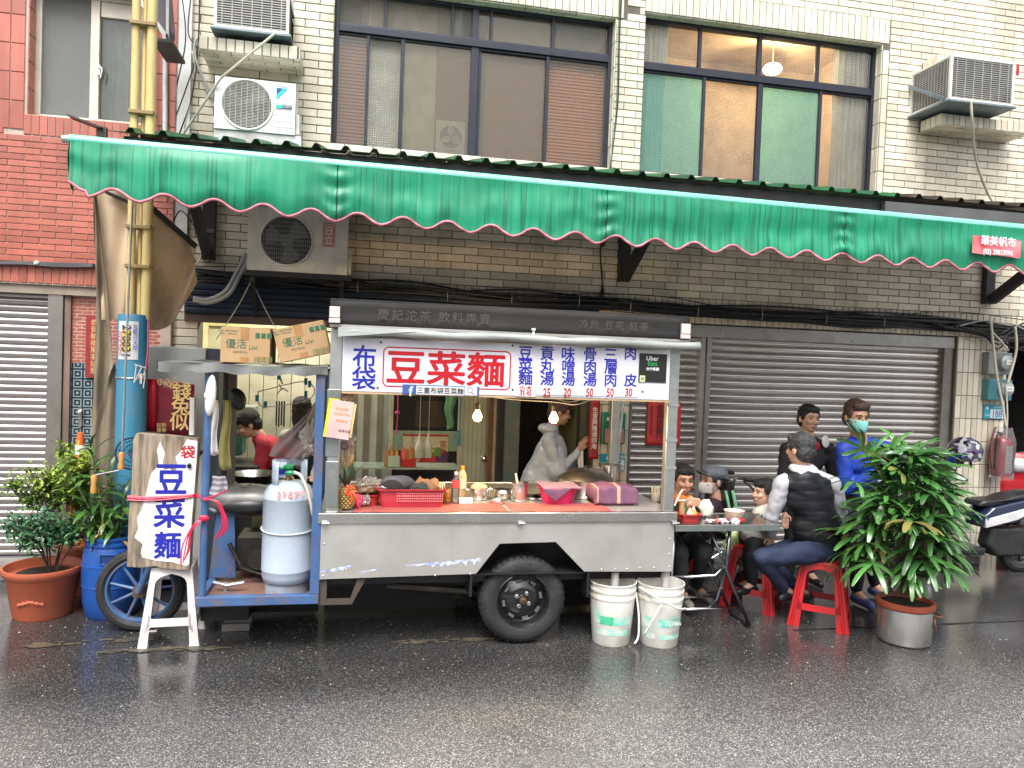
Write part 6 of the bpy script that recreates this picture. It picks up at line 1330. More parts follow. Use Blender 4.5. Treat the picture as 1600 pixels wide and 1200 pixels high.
def drape2(u, v):
 x = (u-.5)*.36; y = (v-.5)*.34; ex = abs(x)-.152; ey = abs(y)-.105; z = .972+.012*noise.noise(Vector((u*4, v*4, 3)))+.02*math.sin(u*3.1)*math.sin(v*3.1)
 xx, yy = x, y
 if ex > 0: z -= ex*3.0; xx = math.copysign(.155+ex*.2, x)
 if ey > 0: z -= ey*1.55; yy = math.copysign(.112+ey*.15, y)
 z = max(z, .866+.006*math.sin(u*20)); w_ = .006*math.sin(u*24+v*3)*(1 if ey > 0 else .2)
 return (q.x-.01+xx+w_*.5, q.y+.11+yy-w_, z)
MB().grid(drape2, 44, 36).build('cloth', pc, cl2, smooth='all', solid=.003)
q = at(920, 752, 5.15); bl = pot('wide aluminium lid domed over a big pot behind the purple towels', q.x, 5.22, .20, .12, mat('brushed aluminium', (.66,.64,.58), .32, 1, (.5,.47,.42), 6), 'big_pot', zb=.862, lid=.075, handles=False)
MB().lathe([(.001,.02),(.022,.02),(.02,0)], (q.x, 5.22, 1.053), 14).build('lid_knob', M['black_plastic'], bl, smooth=True)
q = at(955, 745, 5.4); pot('tall steel stock pot beside the red crate at the right of the counter', q.x, 5.45, .085, .19, M['steel_bright'], 'stock_pot')
q = on_c(1030, 786); ch = thing('chopstick_cup', 'clear cup packed with pale chopsticks beside the right cart post', 'cup', (q.x-.01, q.y+.05, .862)); MB().lathe([(.001,0),(.030,0),(.034,.06)], (q.x-.01, q.y+.05, .862), 20).build('cup', M['clearbag'], ch, smooth=True)
random.seed(8)
for k in range(22):
 a = random.uniform(0, 6.28); r = .026*math.sqrt(random.random()); MB().tube([(q.x-.01+r*math.cos(a), q.y+.05+r*math.sin(a), .866), (q.x-.01+r*1.1*math.cos(a), q.y+.05+r*1.1*math.sin(a), .962+random.uniform(-.004,.004))], .0032, 5).build('chopstick', bpy.data.materials['pale chopstick'], ch)
q = at(1060, 775, 4.75); nk = thing('napkin', 'white napkin folded upright against the cart post above the table', 'napkin', (q.x, q.y, .87)); MB().tube([at(1054,790,4.7), at(1063,770,4.7), at(1067,765,4.7)], .006).tube([at(1060,782,4.7), at(1070,782,4.7)], .005).build('fold', M['white_cloth'], nk)
M['bulb'] = mat('glowing bulb', (1,.85,.5), emit=(1,.78,.38), estr=7)
for px, py, Yb, lb_ in ((746, 651, 4.95, 'glowing bulb hanging under the signboard before the pale door'), (865, 654, 4.95, 'glowing bulb hanging under the signboard before the dark doorway')):
 q = at(px, py, Yb); t_ = thing('light_bulb', lb_, 'light bulb', q, 'bare bulbs under the cart roof')
 MB().lathe([(.001,-.032),(.018,-.028),(.029,-.012),(.031,.002),(.026,.018),(.017,.032),(.013,.042),(.013,.05)], q, 20).build('bulb', M['bulb'], t_, smooth=True)
 MB().lathe([(.014,.046),(.016,.05),(.016,.085),(.006,.095)], q, 14).build('socket', mat('brown socket', (.14,.09,.06), .5), t_, smooth=True)
 MB().tube([q+Vector((0,0,.09)), q+Vector((.004,0,.16)), (q.x, q.y, 1.93)], .004, 6).build('flex', M['cable'], t_)
 point('bulb_light', q+Vector((0,-.0,-.06)), 9, (1,.68,.34), .03)
wr_ = thing('lamp_wires', 'loose pale wires strung below the signboard between the bulbs', 'wire', at(850,625,4.9))
for pts in ([(757,618),(800,624),(865,628),(900,632),(930,622)], [(865,622),(890,628),(915,622)]): MB().tube(curve_pts([at(a, b_, 4.9) for a, b_ in pts], 6), .0035, 5).build('wire', M['beige_pipe'], wr_)
SHZ = -.165
wt = thing('display_counter', 'pale glass topped display counter standing inside behind the cart', 'counter', (.6, 6.55, 0))
MB().box(-.25, 1.25, 6.3, 6.95, .05, .63).build('cabinet', mat('pale green cabinet', (.26,.30,.24), .5), wt, bevel=.01); MB().box(-.28, 1.28, 6.27, 6.98, .635, .665).build('top', mat('pale counter top', (.26,.27,.22), .35), wt, bevel=.004)
MB().box(-.22, -.20, 6.46, 6.48, .665, .855).box(.83, .85, 6.46, 6.48, .665, .855).build('glass_post', M['galv'], wt); MB().box(-.22, .85, 6.44, 6.77, .855, .87).build('glass_top', mat('glass shelf edge', (.36,.45,.38), .1), wt)
cd_ = thing('condiment_caddy', 'caddy of sauce bottles in a red and green box on the display counter', 'caddy', (at(627,735,6.4).x, 6.5, .87)); q = at(622, 752, 6.42)
MB().box(q.x-.09, q.x+.01, 6.46, 6.54, .872, .965).build('green_box', mat('pale green box', (.42,.55,.42), .5), cd_, bevel=.004); MB().box(q.x+.03, q.x+.15, 6.46, 6.54, .872, .94).build('red_box', M['red_plastic'], cd_, bevel=.004)
for dx, c_ in ((-.10,'brown dumplings'),(-.06,'amber sauce'),(-.02,'amber sauce'),(.04,'red label'),(.10,'brown dumplings')): MB().lathe([(.022,0),(.022,.12),(.008,.15),(.006,.17),(.001,.17)], (q.x+dx, 6.50, .875), 12, cap0=True).build('sauce_bottle', bpy.data.materials[c_], cd_, smooth=True)
for px, lb_ in ((655, 'white capped pump bottle hanging before the fruit poster, left of the pair'), (669, 'white capped pump bottle hanging before the fruit poster, right of the pair')):
 q = at(px, 700, 7.0); t_ = thing('pump_bottle', lb_, 'bottle', q); MB().lathe([(.035,-.09),(.038,-.08),(.038,.02),(.022,.06),(.014,.07),(.014,.10),(.008,.11),(.006,.15),(.001,.15)], q, 16, cap0=True).build('bottle_body', mat('pale translucent plastic', (.55,.55,.46), .3), t_, smooth=True); MB().tube([q+Vector((0,0,.15)), (q.x, q.y, 1.75)], .002, 4).build('cord', M['beige_pipe'], t_)
hg = thing('green_bag', 'bunched green plastic bag hanging beside the white door', 'bag', at(703,640,7.2)); 
q = at(703, 640, 7.2); MB().grid(lambda u, v: (q.x+(.03+.03*(1-v))*math.cos(u*6.28)+.01*math.sin(v*9), q.y+.03*math.sin(u*6.28), q.z+.18-.36*v+.01*math.sin(u*18)), 18, 10).build('bag_film', mat('green bag film', (.10,.30,.14), .35), hg, smooth='all')
hg2 = thing('teal_strip', 'thin teal plastic strip hanging on the door frame', 'strip', at(719,680,7.2)); q = at(719, 640, 7.25); MB().tube([q+Vector((0,0,.2)), q, q+Vector((.005,0,-.25))], .006).box(q.x-.02, q.x+.015, 7.24, 7.26, q.z-.35, q.z-.2).build('strip', mat('teal strip', (.03,.30,.30), .4), hg2)
hg3 = thing('pink_plastic_tie', 'pink plastic cord hanging beside the dark inner window', 'plastic tie', at(621,650,7.2)); q = at(621, 645, 7.2); MB().tube([q+Vector((0,0,.2)), q+Vector((.004,0,0)), q+Vector((-.004,0,-.2))], .006).ball(q, (.025,.015,.02)).build('cord', mat('pink cord', (.62,.06,.22), .5), hg3)
# PILLAR THINGS (right of the doorway)
q = at(953, 655, YW-.06); mbx = thing('mailbox', 'green wall mailbox with a pink notice on the cream pillar', 'mailbox', q)
a, b_ = at(941, 644, YW-.06), at(976, 694, YW-.06); MB().box(a.x, b_.x, YW-.07, YW-.012, b_.z, a.z).build('box', mat('green enamel', (.01,.20,.11), .4, dirt=(.02,.08,.05)), mbx, bevel=.012); a, b_ = at(946, 670, YW-.075), at(974, 692, YW-.075); MB().box(a.x, b_.x, YW-.077, YW-.0705, b_.z, a.z).build('notice', mat('pink notice', (.55,.20,.20), .6), mbx); a = at(952, 655, YW-.08); MB().box(a.x-.02, a.x+.03, YW-.075, YW-.0705, a.z-.015, a.z+.015).build('slot_label', M['paper'], mbx)
rcp2 = thing('red_couplet', 'narrow red paper couplet with white brushwork right of the dark doorway', 'couplet', at(929,700,YW-.02)); a, b_ = at(923, 620, YW-.02), at(934, 717, YW-.02)
MB().grid(lambda u, v: (a.x+(b_.x-a.x)*u, YW-.025-.004*math.sin(v*14), a.z+(b_.z-a.z)*v), 3, 20).build('paper', mat('deep red paper', (.42,.02,.03), .5), rcp2, smooth='all', solid=.001); text('lettering', vtext('生意興隆通四海'), M['paper'], rcp2, (a.x+b_.x)/2, (a.z+b_.z)/2, YW-.034, .055, bold=.001)
def plate_no(label, px0, px1, py0, py1, num, npx, Y, size):
 a, b_ = at(px0, py0, Y), at(px1, py1, Y); t_ = thing('house_number_plate', label, 'number plate', ((a.x+b_.x)/2, Y, b_.z))
 MB().box(a.x, b_.x, Y, Y+.008, b_.z, a.z).build('plate', mat('teal enamel', (.02,.30,.40), .35), t_, bevel=.002)
 h = a.z-b_.z; x_ = a.x+(b_.x-a.x)*npx; MB().box(x_, b_.x-.008, Y-.0015, Y-.0003, b_.z+.008, a.z-h*.33).build('field', mat('white enamel', (.68,.72,.72), .35), t_)
 text('lettering', num, mat('blue digits', (.01,.15,.36), .4), t_, (x_+b_.x-.008)/2, b_.z+h*.35, Y-.0022, size, bold=.0016, sx=.85)
 text('lettering', '三重區', M['ink_white'], t_, a.x+(x_-a.x)/2+.004, b_.z+h*.25, Y-.001, size*.22); text('lettering', '大同南路', M['ink_white'], t_, (x_+b_.x)/2, a.z-h*.17, Y-.001, size*.25); MB().ball((a.x+(x_-a.x)/2, Y-.001, a.z-h*.25), (h*.11,.002,h*.11), 12, 6).build('emblem', M['ink_white'], t_)
 return t_
plate_no('teal enamel house number plate reading 188 on the right hand pillar', 1538, 1570, 632, 655, '188', .30, YW-.03, .10)
plate_no('teal house number plate reading 6 on the pillar under the mailbox', 938, 976, 709, 736, '6', .62, YW-.03, .13)
def slip(label, px0, px1, py0, py1, m, Y, texts, name='paper_notice'):
 a, b_ = at(px0, py0, Y), at(px1, py1, Y); t_ = thing(name, label, 'notice', ((a.x+b_.x)/2, Y, b_.z)); MB().grid(lambda u, v: (a.x+(b_.x-a.x)*u, Y-.003*math.sin(u*5+v*3), a.z+(b_.z-a.z)*v), 6, 10).build('paper', m, t_, smooth='all', solid=.001)
 for s_, fx, fz_, sz, mm in texts: text('lettering', vtext(s_), mm, t_, a.x+(b_.x-a.x)*fx, a.z+(b_.z-a.z)*fz_, Y-.006, sz, line=.92)
 return t_
slip('red paper calligraphy notice taped to the narrow steel shutter', 1013, 1041, 624, 696, M['red_paper'], YW+.055, (('愛滿信願行', .62, .5, .074, M['ink_black']), ('歲次癸卯年正月吉祥', .18, .45, .032, M['ink_black'])))
slip('second red paper strip showing right of the cart post on the shutter', 1053, 1062, 628, 697, M['red_paper'], YW+.055, ())
ang = thing('steel_angle', 'perforated yellowish steel angle leaning against the pillar before the mailbox', 'steel angle', at(955,735,6.3))
a, b_ = at(966, 622, 6.45), at(951, 735, 6.2)
MB().bar(a, (b_.x-.05, 6.15, .02), .045, .006, up=(0,1,0)).bar(a+Vector((.022,.02,0)), (b_.x-.028, 6.17, .02), .006, .04, up=(0,1,0)).build('angle', mat('yellowed angle steel', (.40,.33,.20), .5, .4, dirt=(.1,.07,.04)), ang)
mb = MB(); d = (Vector((b_.x-.05, 6.15, .02))-a)
for k in range(48): p = a+d*(k+.5)/48+Vector((0,-.006,0)); mb.ball(p, (.007,.003,.010), 6, 4)
mb.build('angle_holes', M['ink_black'], ang)
MB().tube([at(975, 622, 6.45), at(963, 735, 6.2), (at(963,735,6.2).x-.06, 6.15, .02)], .010, 8).build('rod', M['galv'], ang)
# RIGHT PILLAR THINGS
YQ = YW-.10
for px, py0, py1, lb_, m_ in ((1560, 550, 586, 'grey electricity meter with round glass on the right pillar, upper one', mat('grey meter case', (.22,.24,.23), .5)), (1560, 592, 626, 'teal electricity meter on the right pillar, lower one', mat('teal meter case', (.06,.22,.25), .45))):
 a, b_ = at(px-17, py0, YQ+.02), at(px+18, py1, YQ+.02); t_ = thing('electricity_meter', lb_, 'meter', ((a.x+b_.x)/2, YQ, b_.z), 'electricity meters on the pillar'); cx_, cz_ = (a.x+b_.x)/2+.04, (a.z+b_.z)/2+.01
 MB().box(a.x, b_.x, YQ, YW-.012, b_.z, a.z).build('case', m_, t_, bevel=.008)
 MB().lathe([(.075,.03),(.080,0),(.075,-.05),(.055,-.065),(.001,-.068)], (cx_, YQ-.0, cz_), 24, rot=rx(math.pi/2) @ Matrix.Diagonal((1,1,-1)) if 0 else rx(-math.pi/2)).build('glass_cover', mat('grey glass cover', (.30,.34,.34), .1, 0, coat=1), t_, smooth=True)
 MB().box(cx_-.04, cx_+.04, YQ-.075, YQ-.069, cz_-.02, cz_+.025).build('dial_label', M['paper'], t_); text('lettering', '0486', M['ink_black'], t_, cx_, cz_+.003, YQ-.076, .03)
hz_ = thing('beige_conduit', 'beige conduit hose curving down past the meters on the right pillar', 'hose', at(1560,560,YQ))
for pts, r in (([(1548,500),(1552,540),(1558,590),(1566,630),(1572,670)], .012), ([(1586,510),(1588,545),(1580,580),(1574,600)], .013), ([(1552,520),(1566,535),(1576,548)], .008), ([(1572,600),(1574,650),(1572,690)], .007)): MB().tube(curve_pts([at(x, y, YQ-.09) for x, y in pts], 6), r, 8).build('hose', M['beige_pipe'], hz_, smooth='all')
q = at(1561, 740, YQ-.02); fe = thing('fire_extinguisher', 'red fire extinguisher in a clear plastic bag hung on the right pillar', 'fire extinguisher', q); top_z, bot_z = at(1560, 683, YQ-.02).z, at(1560, 743, YQ-.02).z; R_ = .095
MB().lathe([(.001,bot_z-0),(R_*.96,bot_z),(R_,bot_z+.01),(R_,top_z-.05),(R_*.8,top_z-.015),(R_*.35,top_z),(.02,top_z+.01),(.02,top_z+.03)], (q.x, YQ-.03, 0), 30).build('cylinder', mat('red enamel', (.55,.015,.02), .25, coat=.5), fe, smooth=True)
MB().grid(lambda u, v: (q.x+(R_+.002)*math.sin(-.35+1.2*u), YQ-.03-(R_+.002)*math.cos(-.35+1.2*u), bot_z+.04+(top_z-bot_z-.12)*v), 8, 1).build('label', mat('white label', (.62,.62,.56), .5), fe, smooth='all')
mb = MB()
for k in range(9): mb.grid(lambda u, v: (q.x+(R_+.0035)*math.sin(-.25+.95*u*(1 if k % 3 else .7)), YQ-.03-(R_+.0035)*math.cos(-.25+.95*u*(1 if k % 3 else .7)), bot_z+.07+.026*k+.007*v), 6, 1)
mb.build('label_print', mat('faint grey print', (.30,.33,.36), .6), fe)
MB().tube([(q.x-.06, YQ-.03, top_z+.05), (q.x+.02, YQ-.05, top_z+.035), (q.x+.07, YQ-.05, top_z+.06)], .010).tube(curve_pts([(q.x-.02, YQ-.04, top_z+.03), (q.x-.10, YQ-.07, top_z), (q.x-.11, YQ-.07, bot_z+.08)]), .010).build('handle', M['black_plastic'], fe, smooth='all')
mb = MB().grid(lambda u, v: (q.x+.005+(.115+.03*(1-v)*math.sin(u*6.28*2)*.4+.008*math.sin(u*31+v*9))*math.cos(u*6.28)*(1-.35*max(0, v-.75)*4), YQ-.04+(.105+.008*math.sin(u*23))*math.sin(u*6.28)*(1-.3*max(0, v-.75)*4), bot_z-.03+(top_z-bot_z+.13)*v), 40, 14); mb.build('plastic_bag', glass('crinkled clear bag', (.97,.97,.99), .10, (.65,.65,.7), None, .08), fe, smooth='all')
# BOXES ON THE CANOPY, FREEZER, BANNER, HANGING THINGS
M['card'] = mat('corrugated cardboard', (.42,.27,.14), .8, 0, (.38,.24,.12), 5, bump=.05)
M['tape'] = mat('brown packing tape', (.38,.20,.08), .35)
def carton(label, cx, cy, z, w, d, h, rot, group='tissue cartons on the canopy'):
 t_ = thing('cardboard_box', label, 'cardboard box', (cx, cy, z), group); R = ry(-rot); P = Vector((cx-w/2, cy, z))
 def tr(mb): mb.v = [R @ (v-P)+P for v in mb.v] if rot else mb.v; return mb
 tr(MB().box(cx-w/2, cx+w/2, cy-d/2, cy+d/2, z, z+h)).build('carton', M['card'], t_, bevel=.003)
 y = cy-d/2-.001
 tr(MB().box(cx-.03, cx+.02, y-.001, y, z+h-.075, z+h+.001).box(cx-.03, cx+.02, cy-d/2, cy+d/2, z+h, z+h+.001)).build('tape', M['tape'], t_); tr(MB().box(cx-.03, cx+.02, y-.001, y, z, z+.035)).build('tape', M['tape'], t_)
 g_ = M['ink_green']
 for k in range(3): tr(MB().box(cx+w*.20+k*.034, cx+w*.20+k*.034+.026, y-.001, y, z+h-.062, z+h-.030)).build('handling_mark', g_, t_)
 mb = MB(); random.seed(3)
 for k in range(13): mb.box(cx+w*.18+k*.0085, cx+w*.18+k*.0085+random.choice([.003,.005]), y-.001, y, z+.005, z+.040)
 tr(mb).build('barcode', mat('olive print', (.13,.16,.05), .6), t_)
 for s_, dx, dz, sz in (('優活', -.055, .115, .062), ('Livi', .045, .095, .038), ('抽取式衛生紙', -.03, .065, .014), ('品名：抽取式衛生紙', -.10, .192, .013), ('規格：100抽10包', -.10, .175, .013)):
  c0 = Vector((cx+dx, y, z+dz)); 
  if rot: c0 = R @ (c0-P)+P
  text('lettering', s_, g_, t_, c0.x, c0.z, y-.0008, sz, facing=R if rot else None)
a, b_ = at(345, 526, 4.85), at(421, 571, 4.85); carton('plain brown tissue carton standing level on the canopy, left of the pair', (a.x+b_.x)/2, 5.02, 1.735, b_.x-a.x, .34, .215, 0)
a, b_ = at(437, 572, 4.85), at(506, 560, 4.85); carton('brown tissue carton tilted up against the cart post on the canopy', a.x+.155, 5.02, 1.742, .31, .30, .21, math.radians(14))
fz_ = thing('freezer', 'tall pale grey freezer standing behind the blue pole and the red banner', 'freezer', (at(280,600,5.95).x, 6.1, 0)); a, b_ = at(226, 540, 5.9), at(322, 540, 5.9)
MB().box(a.x-.1, b_.x, 5.9, 6.4, .1, a.z-.0).build('freezer_body', mat('pale grey freezer enamel', (.40,.41,.40), .35, amt=.06), fz_, bevel=.01); MB().box(b_.x+.001, b_.x+.09, 5.93, 6.4, .1, a.z-.005).build('side', mat('dark slate side', (.04,.055,.075), .5), fz_)
MB().box(a.x-.1, b_.x, 5.893, 5.899, .72, .73).build('door_gap', M['ink_black'], fz_)
bn = thing('red_banner', 'dark red new year banner with gold calligraphy hung before the freezer', 'banner', at(265,635,5.7)); a, b_ = at(226, 592, 5.72), at(302, 676, 5.72); xm = at(244, 600, 5.72).x
MB().grid(lambda u, v: (xm+(b_.x-xm)*u, 5.72-.01*math.sin(u*4), a.z+(b_.z-a.z)*v-.03*u), 10, 6).build('banner', mat('maroon print', (.17,.008,.02), .4), bn, smooth='all', solid=.001); MB().grid(lambda u, v: (a.x-.02+(xm-a.x+.02)*u, 5.725-.02*math.sin(v*4), a.z+(b_.z-a.z)*v), 4, 6).build('banner_edge', mat('bright red vinyl', (.55,.01,.015), .35), bn, smooth='all', solid=.001)
for k, chh in enumerate('錢兔似'): q = at(284-2*k, 611+24*k, 5.70); text('lettering', chh, M['ink_gold'], bn, q.x, q.z, 5.702, .13, bold=.002)
for k, chh in enumerate(('新春', '如意')): q = at(256-8*k, 668, 5.70); text('lettering', vtext(chh), M['ink_gold'], bn, q.x, q.z, 5.703, .035)
random.seed(5); mb = MB()
for k in range(9): q = at(random.uniform(249, 275), random.uniform(593, 604), 5.70); mb.tube([(q.x+.015*math.cos(t), 5.703, q.z+.015*math.sin(t)) for t in [6.28*i/8 for i in range(8)]], .0025, 4, closed=True)
mb.build('blossom_print', M['ink_gold'], bn)
st = thing('foam_strip', 'white foam block edge standing between the banner and the plank sign', 'foam', at(302,650,5.3)); MB().box(at(296,650,5.2).x, at(303,650,5.2).x, 5.2, 5.25, at(300,680,5.2).z, at(300,622,5.2).z).build('foam', M['white_cloth'], st)
ss = thing('wire_strainer', 'round blue black wire strainer hanging on the pole behind the plank sign', 'strainer', at(205,705,5.4)); q = at(209, 708, 5.40); mb = MB()
for r in (.105, .085, .06, .03): mb.tube([(q.x+r*math.cos(t), q.y+.3*(.105-r)-.03, q.z+r*math.sin(t)) for t in [6.28*i/28 for i in range(28)]], .003 if r < .1 else .006, 5, closed=True)
for k in range(12): t = math.pi*k/12; mb.tube([(q.x+r*math.cos(t), q.y+.3*(.105-abs(r))-.03, q.z+r*math.sin(t)) for r in (-.105,-.05,0,.05,.105)], .002, 4)
mb.build('wire_basket', mat('dark blue wire', (.03,.06,.10), .4, .5), ss)
wtray = thing('white_tray', 'white oval plastic lid hanging edge on at the blue cart pole', 'lid', at(330,640,4.55)); q = at(329, 618, 4.56); MB().ball(q, (.030, .03, .118), 24, 14, ry(.06)).build('lid', M['white_plastic'], wtray, smooth=True); MB().ball(q+Vector((-.022,-.02,0)), (.010,.012,.02)).build('lid_knob', M['white_plastic'], wtray)
def towel(label, px, py0, py1, w, m, Y=4.9, name='towel'):
 a, b_ = at(px, py0, Y), at(px, py1, Y); t_ = thing(name, label, 'towel', (a.x, Y, b_.z)); MB().grid(lambda u, v: (a.x+(u-.5)*w*(.6+.5*v)+.006*math.sin(v*7), Y+.014*math.sin(u*9+v*2), a.z+(b_.z-a.z)*v-.02*math.sin(u*3)*v), 14, 12).build('cloth', m, t_, smooth='all', solid=.003)
towel('white rag hanging beside the blue cart pole', 336, 625, 707, .05, M['white_cloth'], 4.75); towel('dull yellow rag hanging inside the three wheeler frame', 354, 625, 730, .07, mat('dull yellow cloth', (.38,.33,.12), .9)); towel('grey and white striped rag over the handlebar', 342, 744, 795, .13, wave_stripes(mat('striped rag', (.4,.4,.4), .9), .035, (.52,.50,.55), (.26,.25,.30), 2), 4.95)
cp_ = thing('round_black_lid', 'round black lid hanging near the yellow rag', 'lid', at(372,623,5.2)); q = at(371, 624, 5.2); MB().ball(q, (.055, .03, .075), 16, 10, ry(-.3)).build('lid', M['black_plastic'], cp_, smooth=True)
pp = thing('grey_post', 'grey steel post standing inside behind the blue cart pole', 'post', (at(357,700,5.6).x, 5.6, 0)); MB().box(at(350,700,5.55).x, at(368,700,5.55).x, 5.5, 5.56, 0, 1.66).build('post', mat('brown grey post', (.13,.12,.10), .6), pp, bevel=.003)
hgr = thing('clothes_hanger', 'wire drying hanger with blue clips under the canopy', 'hanger', at(445,620,5.2)); YH = 5.2; mb = MB()
c4 = [at(403, 612, YH+.1), at(478, 596, YH+.1), at(486, 622, YH-.1), at(412, 636, YH-.1)]
mb.tube(curve_pts(c4+[c4[0]], 4), .0032, 5).tube([at(441,610,YH), at(436,600,YH)], .004).tube(curve_pts([at(433,616,YH), at(441,607,YH), at(450,612,YH)], 4), .004).tube([at(436,584,YH), at(441,600,YH)], .006); mb.build('hanger_wire', M['galv'], hgr)
for k, (x, y) in enumerate(((402,622),(415,632),(478,596),(484,600),(478,616),(436,588))): q = at(x, y, YH); MB().box(q.x-.010, q.x+.010, YH-.02, YH, q.z-.022, q.z+.022).build('clip', mat('teal blue clip', (.02,.20,.30), .4), hgr, bevel=.002)
for k in range(4): q = at(432+4*k, 648, YH); MB().box(q.x-.005, q.x+.005, YH-.01, YH, q.z-.07-.01*(k % 2), q.z+.09).build('peg', M['ink_black'], hgr)
sh_ = thing('plastic_sheet', 'brownish translucent plastic sheet tied up beside the right blue pole', 'plastic sheet', at(470,690,4.9))
L_ = curve_pts([at(497, 622, 4.85), at(470, 655, 4.85), at(432, 690, 4.85), at(420, 712, 4.85)], 5); R_c = curve_pts([at(501, 622, 4.85), at(500, 660, 4.85), at(494, 700, 4.85), at(480, 720, 4.85)], 5); nn = len(L_)-1
def shf(u, v): i = min(int(v*nn), nn-1); f_ = v*nn-i; return L_[i].lerp(L_[i+1], f_).lerp(R_c[i].lerp(R_c[i+1], f_), u)+Vector((0, .02*math.sin(u*12+v*3), 0))
MB().grid(shf, 20, 20).build('sheet', glass('brown translucent plastic', (.55,.45,.42), .62, (.16,.12,.12), None, .2), sh_, smooth='all')
blobmesh(at(482,690,4.8).x, 4.85, at(482,690,4.8).z, .05, .04, .10, 4, .5, 24, 16).build('crumpled_film', M['clearbag'], sh_)
bk = thing('purple_basket', 'shallow purple mesh basket under the blue tray', 'basket', (at(365,955,4.9).x, 5.0, 0)); q = gr(365, 975); mb = MB(); x0, x1 = q.x-.22, q.x+.20
for k in range(24): mb.box(x0+(x1-x0)*k/24, x0+(x1-x0)*k/24+.006, 4.95, 4.956, .20, .28)
mb.box(x0, x1, 4.95, 4.957, .20, .207).box(x0, x1, 4.945, 4.96, .275, .285).box(x0, x1, 4.95, 5.2, .198, .203); mb.build('basket', mat('purple blue plastic', (.10,.11,.30), .4), bk)
MB().box(x0+.05, x1-.08, 5.0, 5.2, .095, .195).build('dark_fill_box', M['blacksteel'], bk)  # black box added to fill the darkness under the basket
brk = thing('paving_brick', 'dark wet paving brick on the ground under the blue tray', 'brick', gr(372, 985)); q = gr(370, 985); MB().box(q.x-.08, q.x+.09, q.y, q.y+.10, .05, .09).build('brick', M['concrete'], brk, bevel=.004); MB().box(q.x-.09, q.x+.08, q.y-.02, q.y+.10, 0, .048).build('brick', M['concrete'], brk, bevel=.004)
# BUCKETS
M['bucket'] = mat('grimy white bucket', (.66,.65,.60), .45, 0, (.60,.58,.52), 5, dirt=(.30,.25,.17), dscale=5, damt=.7)
M['mint'] = mat('worn mint print', (.14,.55,.44), .5, 0, (.60,.62,.56), 16)
M['deepgreen'] = mat('deep green print', (.02,.40,.18), .5, 0, (.1,.5,.3), 14)
def bucket(label, x, y, green, broken=False):
 t_ = thing('bucket', label, 'bucket', (x, y, 0), 'waste water buckets under the cart edge'); 
 prof = [(.001,.012),(.112,.012),(.118,0),(.122,.006),(.146,.30),(.151,.302),(.151,.318),(.147,.32),(.1475,.345),(.153,.347),(.153,.362),(.149,.364),(.150,.392),(.155,.395),(.155,.402),(.148,.402),(.144,.33),(.12,.03),(.001,.025)]
 o = MB().lathe(prof, (x, y, 0), 40).build('bucket_body', M['bucket'], t_, smooth=True)
 MB().lathe([(.001,.30),(.140,.30)], (x, y, 0), 32).build('slop', mat('grey slop', (.16,.15,.11), .25, 0, (.30,.28,.22), 20, bump=.6), t_)
 def band(a0, a1, z0, z1, m, nm='print'):
  f_ = lambda z: .1225+(z-.006)*(.024/.294)+.0012
  MB().grid(lambda u, v: (x+f_(z0+(z1-z0)*v)*math.sin(a0+(a1-a0)*u), y-f_(z0+(z1-z0)*v)*math.cos(a0+(a1-a0)*u), z0+(z1-z0)*v), 14, 2).build(nm, m, t_, smooth='all')
 if green: band(-1.0,-.25,.145,.20,M['deepgreen']); band(-.22,.75,.145,.195,M['mint']); band(-1.1,.55,.075,.115,M['mint']); band(-1.2,-.9,.15,.25,M['mint'])
 else: band(-.45,.9,.14,.195,M['mint']); band(-1.3,-.7,.13,.20,M['mint']); band(-1.3,-.6,.06,.10,M['mint']); band(-.35,1.0,.06,.09,M['mint']); text('lettering', 'CLEAN', M['mint'], t_, x+.03, .215, y-.1475, .03); text('lettering', 'CLEAN', M['ink_white'], t_, x+.035, .168, y-.1425, .035)
 return t_
q = gr(962, 1010); b1 = bucket('white waste bucket with green printed bands standing nearer the cart wheel', q.x, q.y+.10, True)
x, y = q.x, q.y+.10; MB().tube(curve_pts([(x+.145, y-.04, .33), (x+.158, y-.07, .20), (x+.155, y-.09, .06), (x+.12, y-.12, .02)]), .007, 6).build('bail_handle', M['white_plastic'], b1, smooth='all')
q = gr(1038, 1012); b2 = bucket('white waste bucket with its handle fallen across the front, nearer the folding table', q.x, q.y+.10, False)
x, y = q.x, q.y+.10; MB().tube(curve_pts([(x-.155, y-.02, .37), (x-.08, y-.17, .34), (x+.05, y-.185, .28), (x+.155, y-.05, .235)]), .0075, 6).tube(curve_pts([(x-.06, y-.165, .30), (x-.11, y-.17, .22), (x-.152, y-.13, .10)]), .007, 6).build('bail_handle', M['white_plastic'], b2, smooth='all')
for px, lb_ in ((961, 'short grey drain pipe dropping from the cart into the left bucket'), (1040, 'short grey drain pipe dropping from the cart into the right bucket')):
 q = at(px, 900, 4.66); t_ = thing('drain_pipe', lb_, 'pipe', (q.x, 4.66, .3)); MB().tube([(q.x, 4.66, .468), (q.x, 4.66, .30)], .026, 16).build('pipe', mat('grey pvc pipe', (.50,.46,.45), .5), t_, smooth=True)
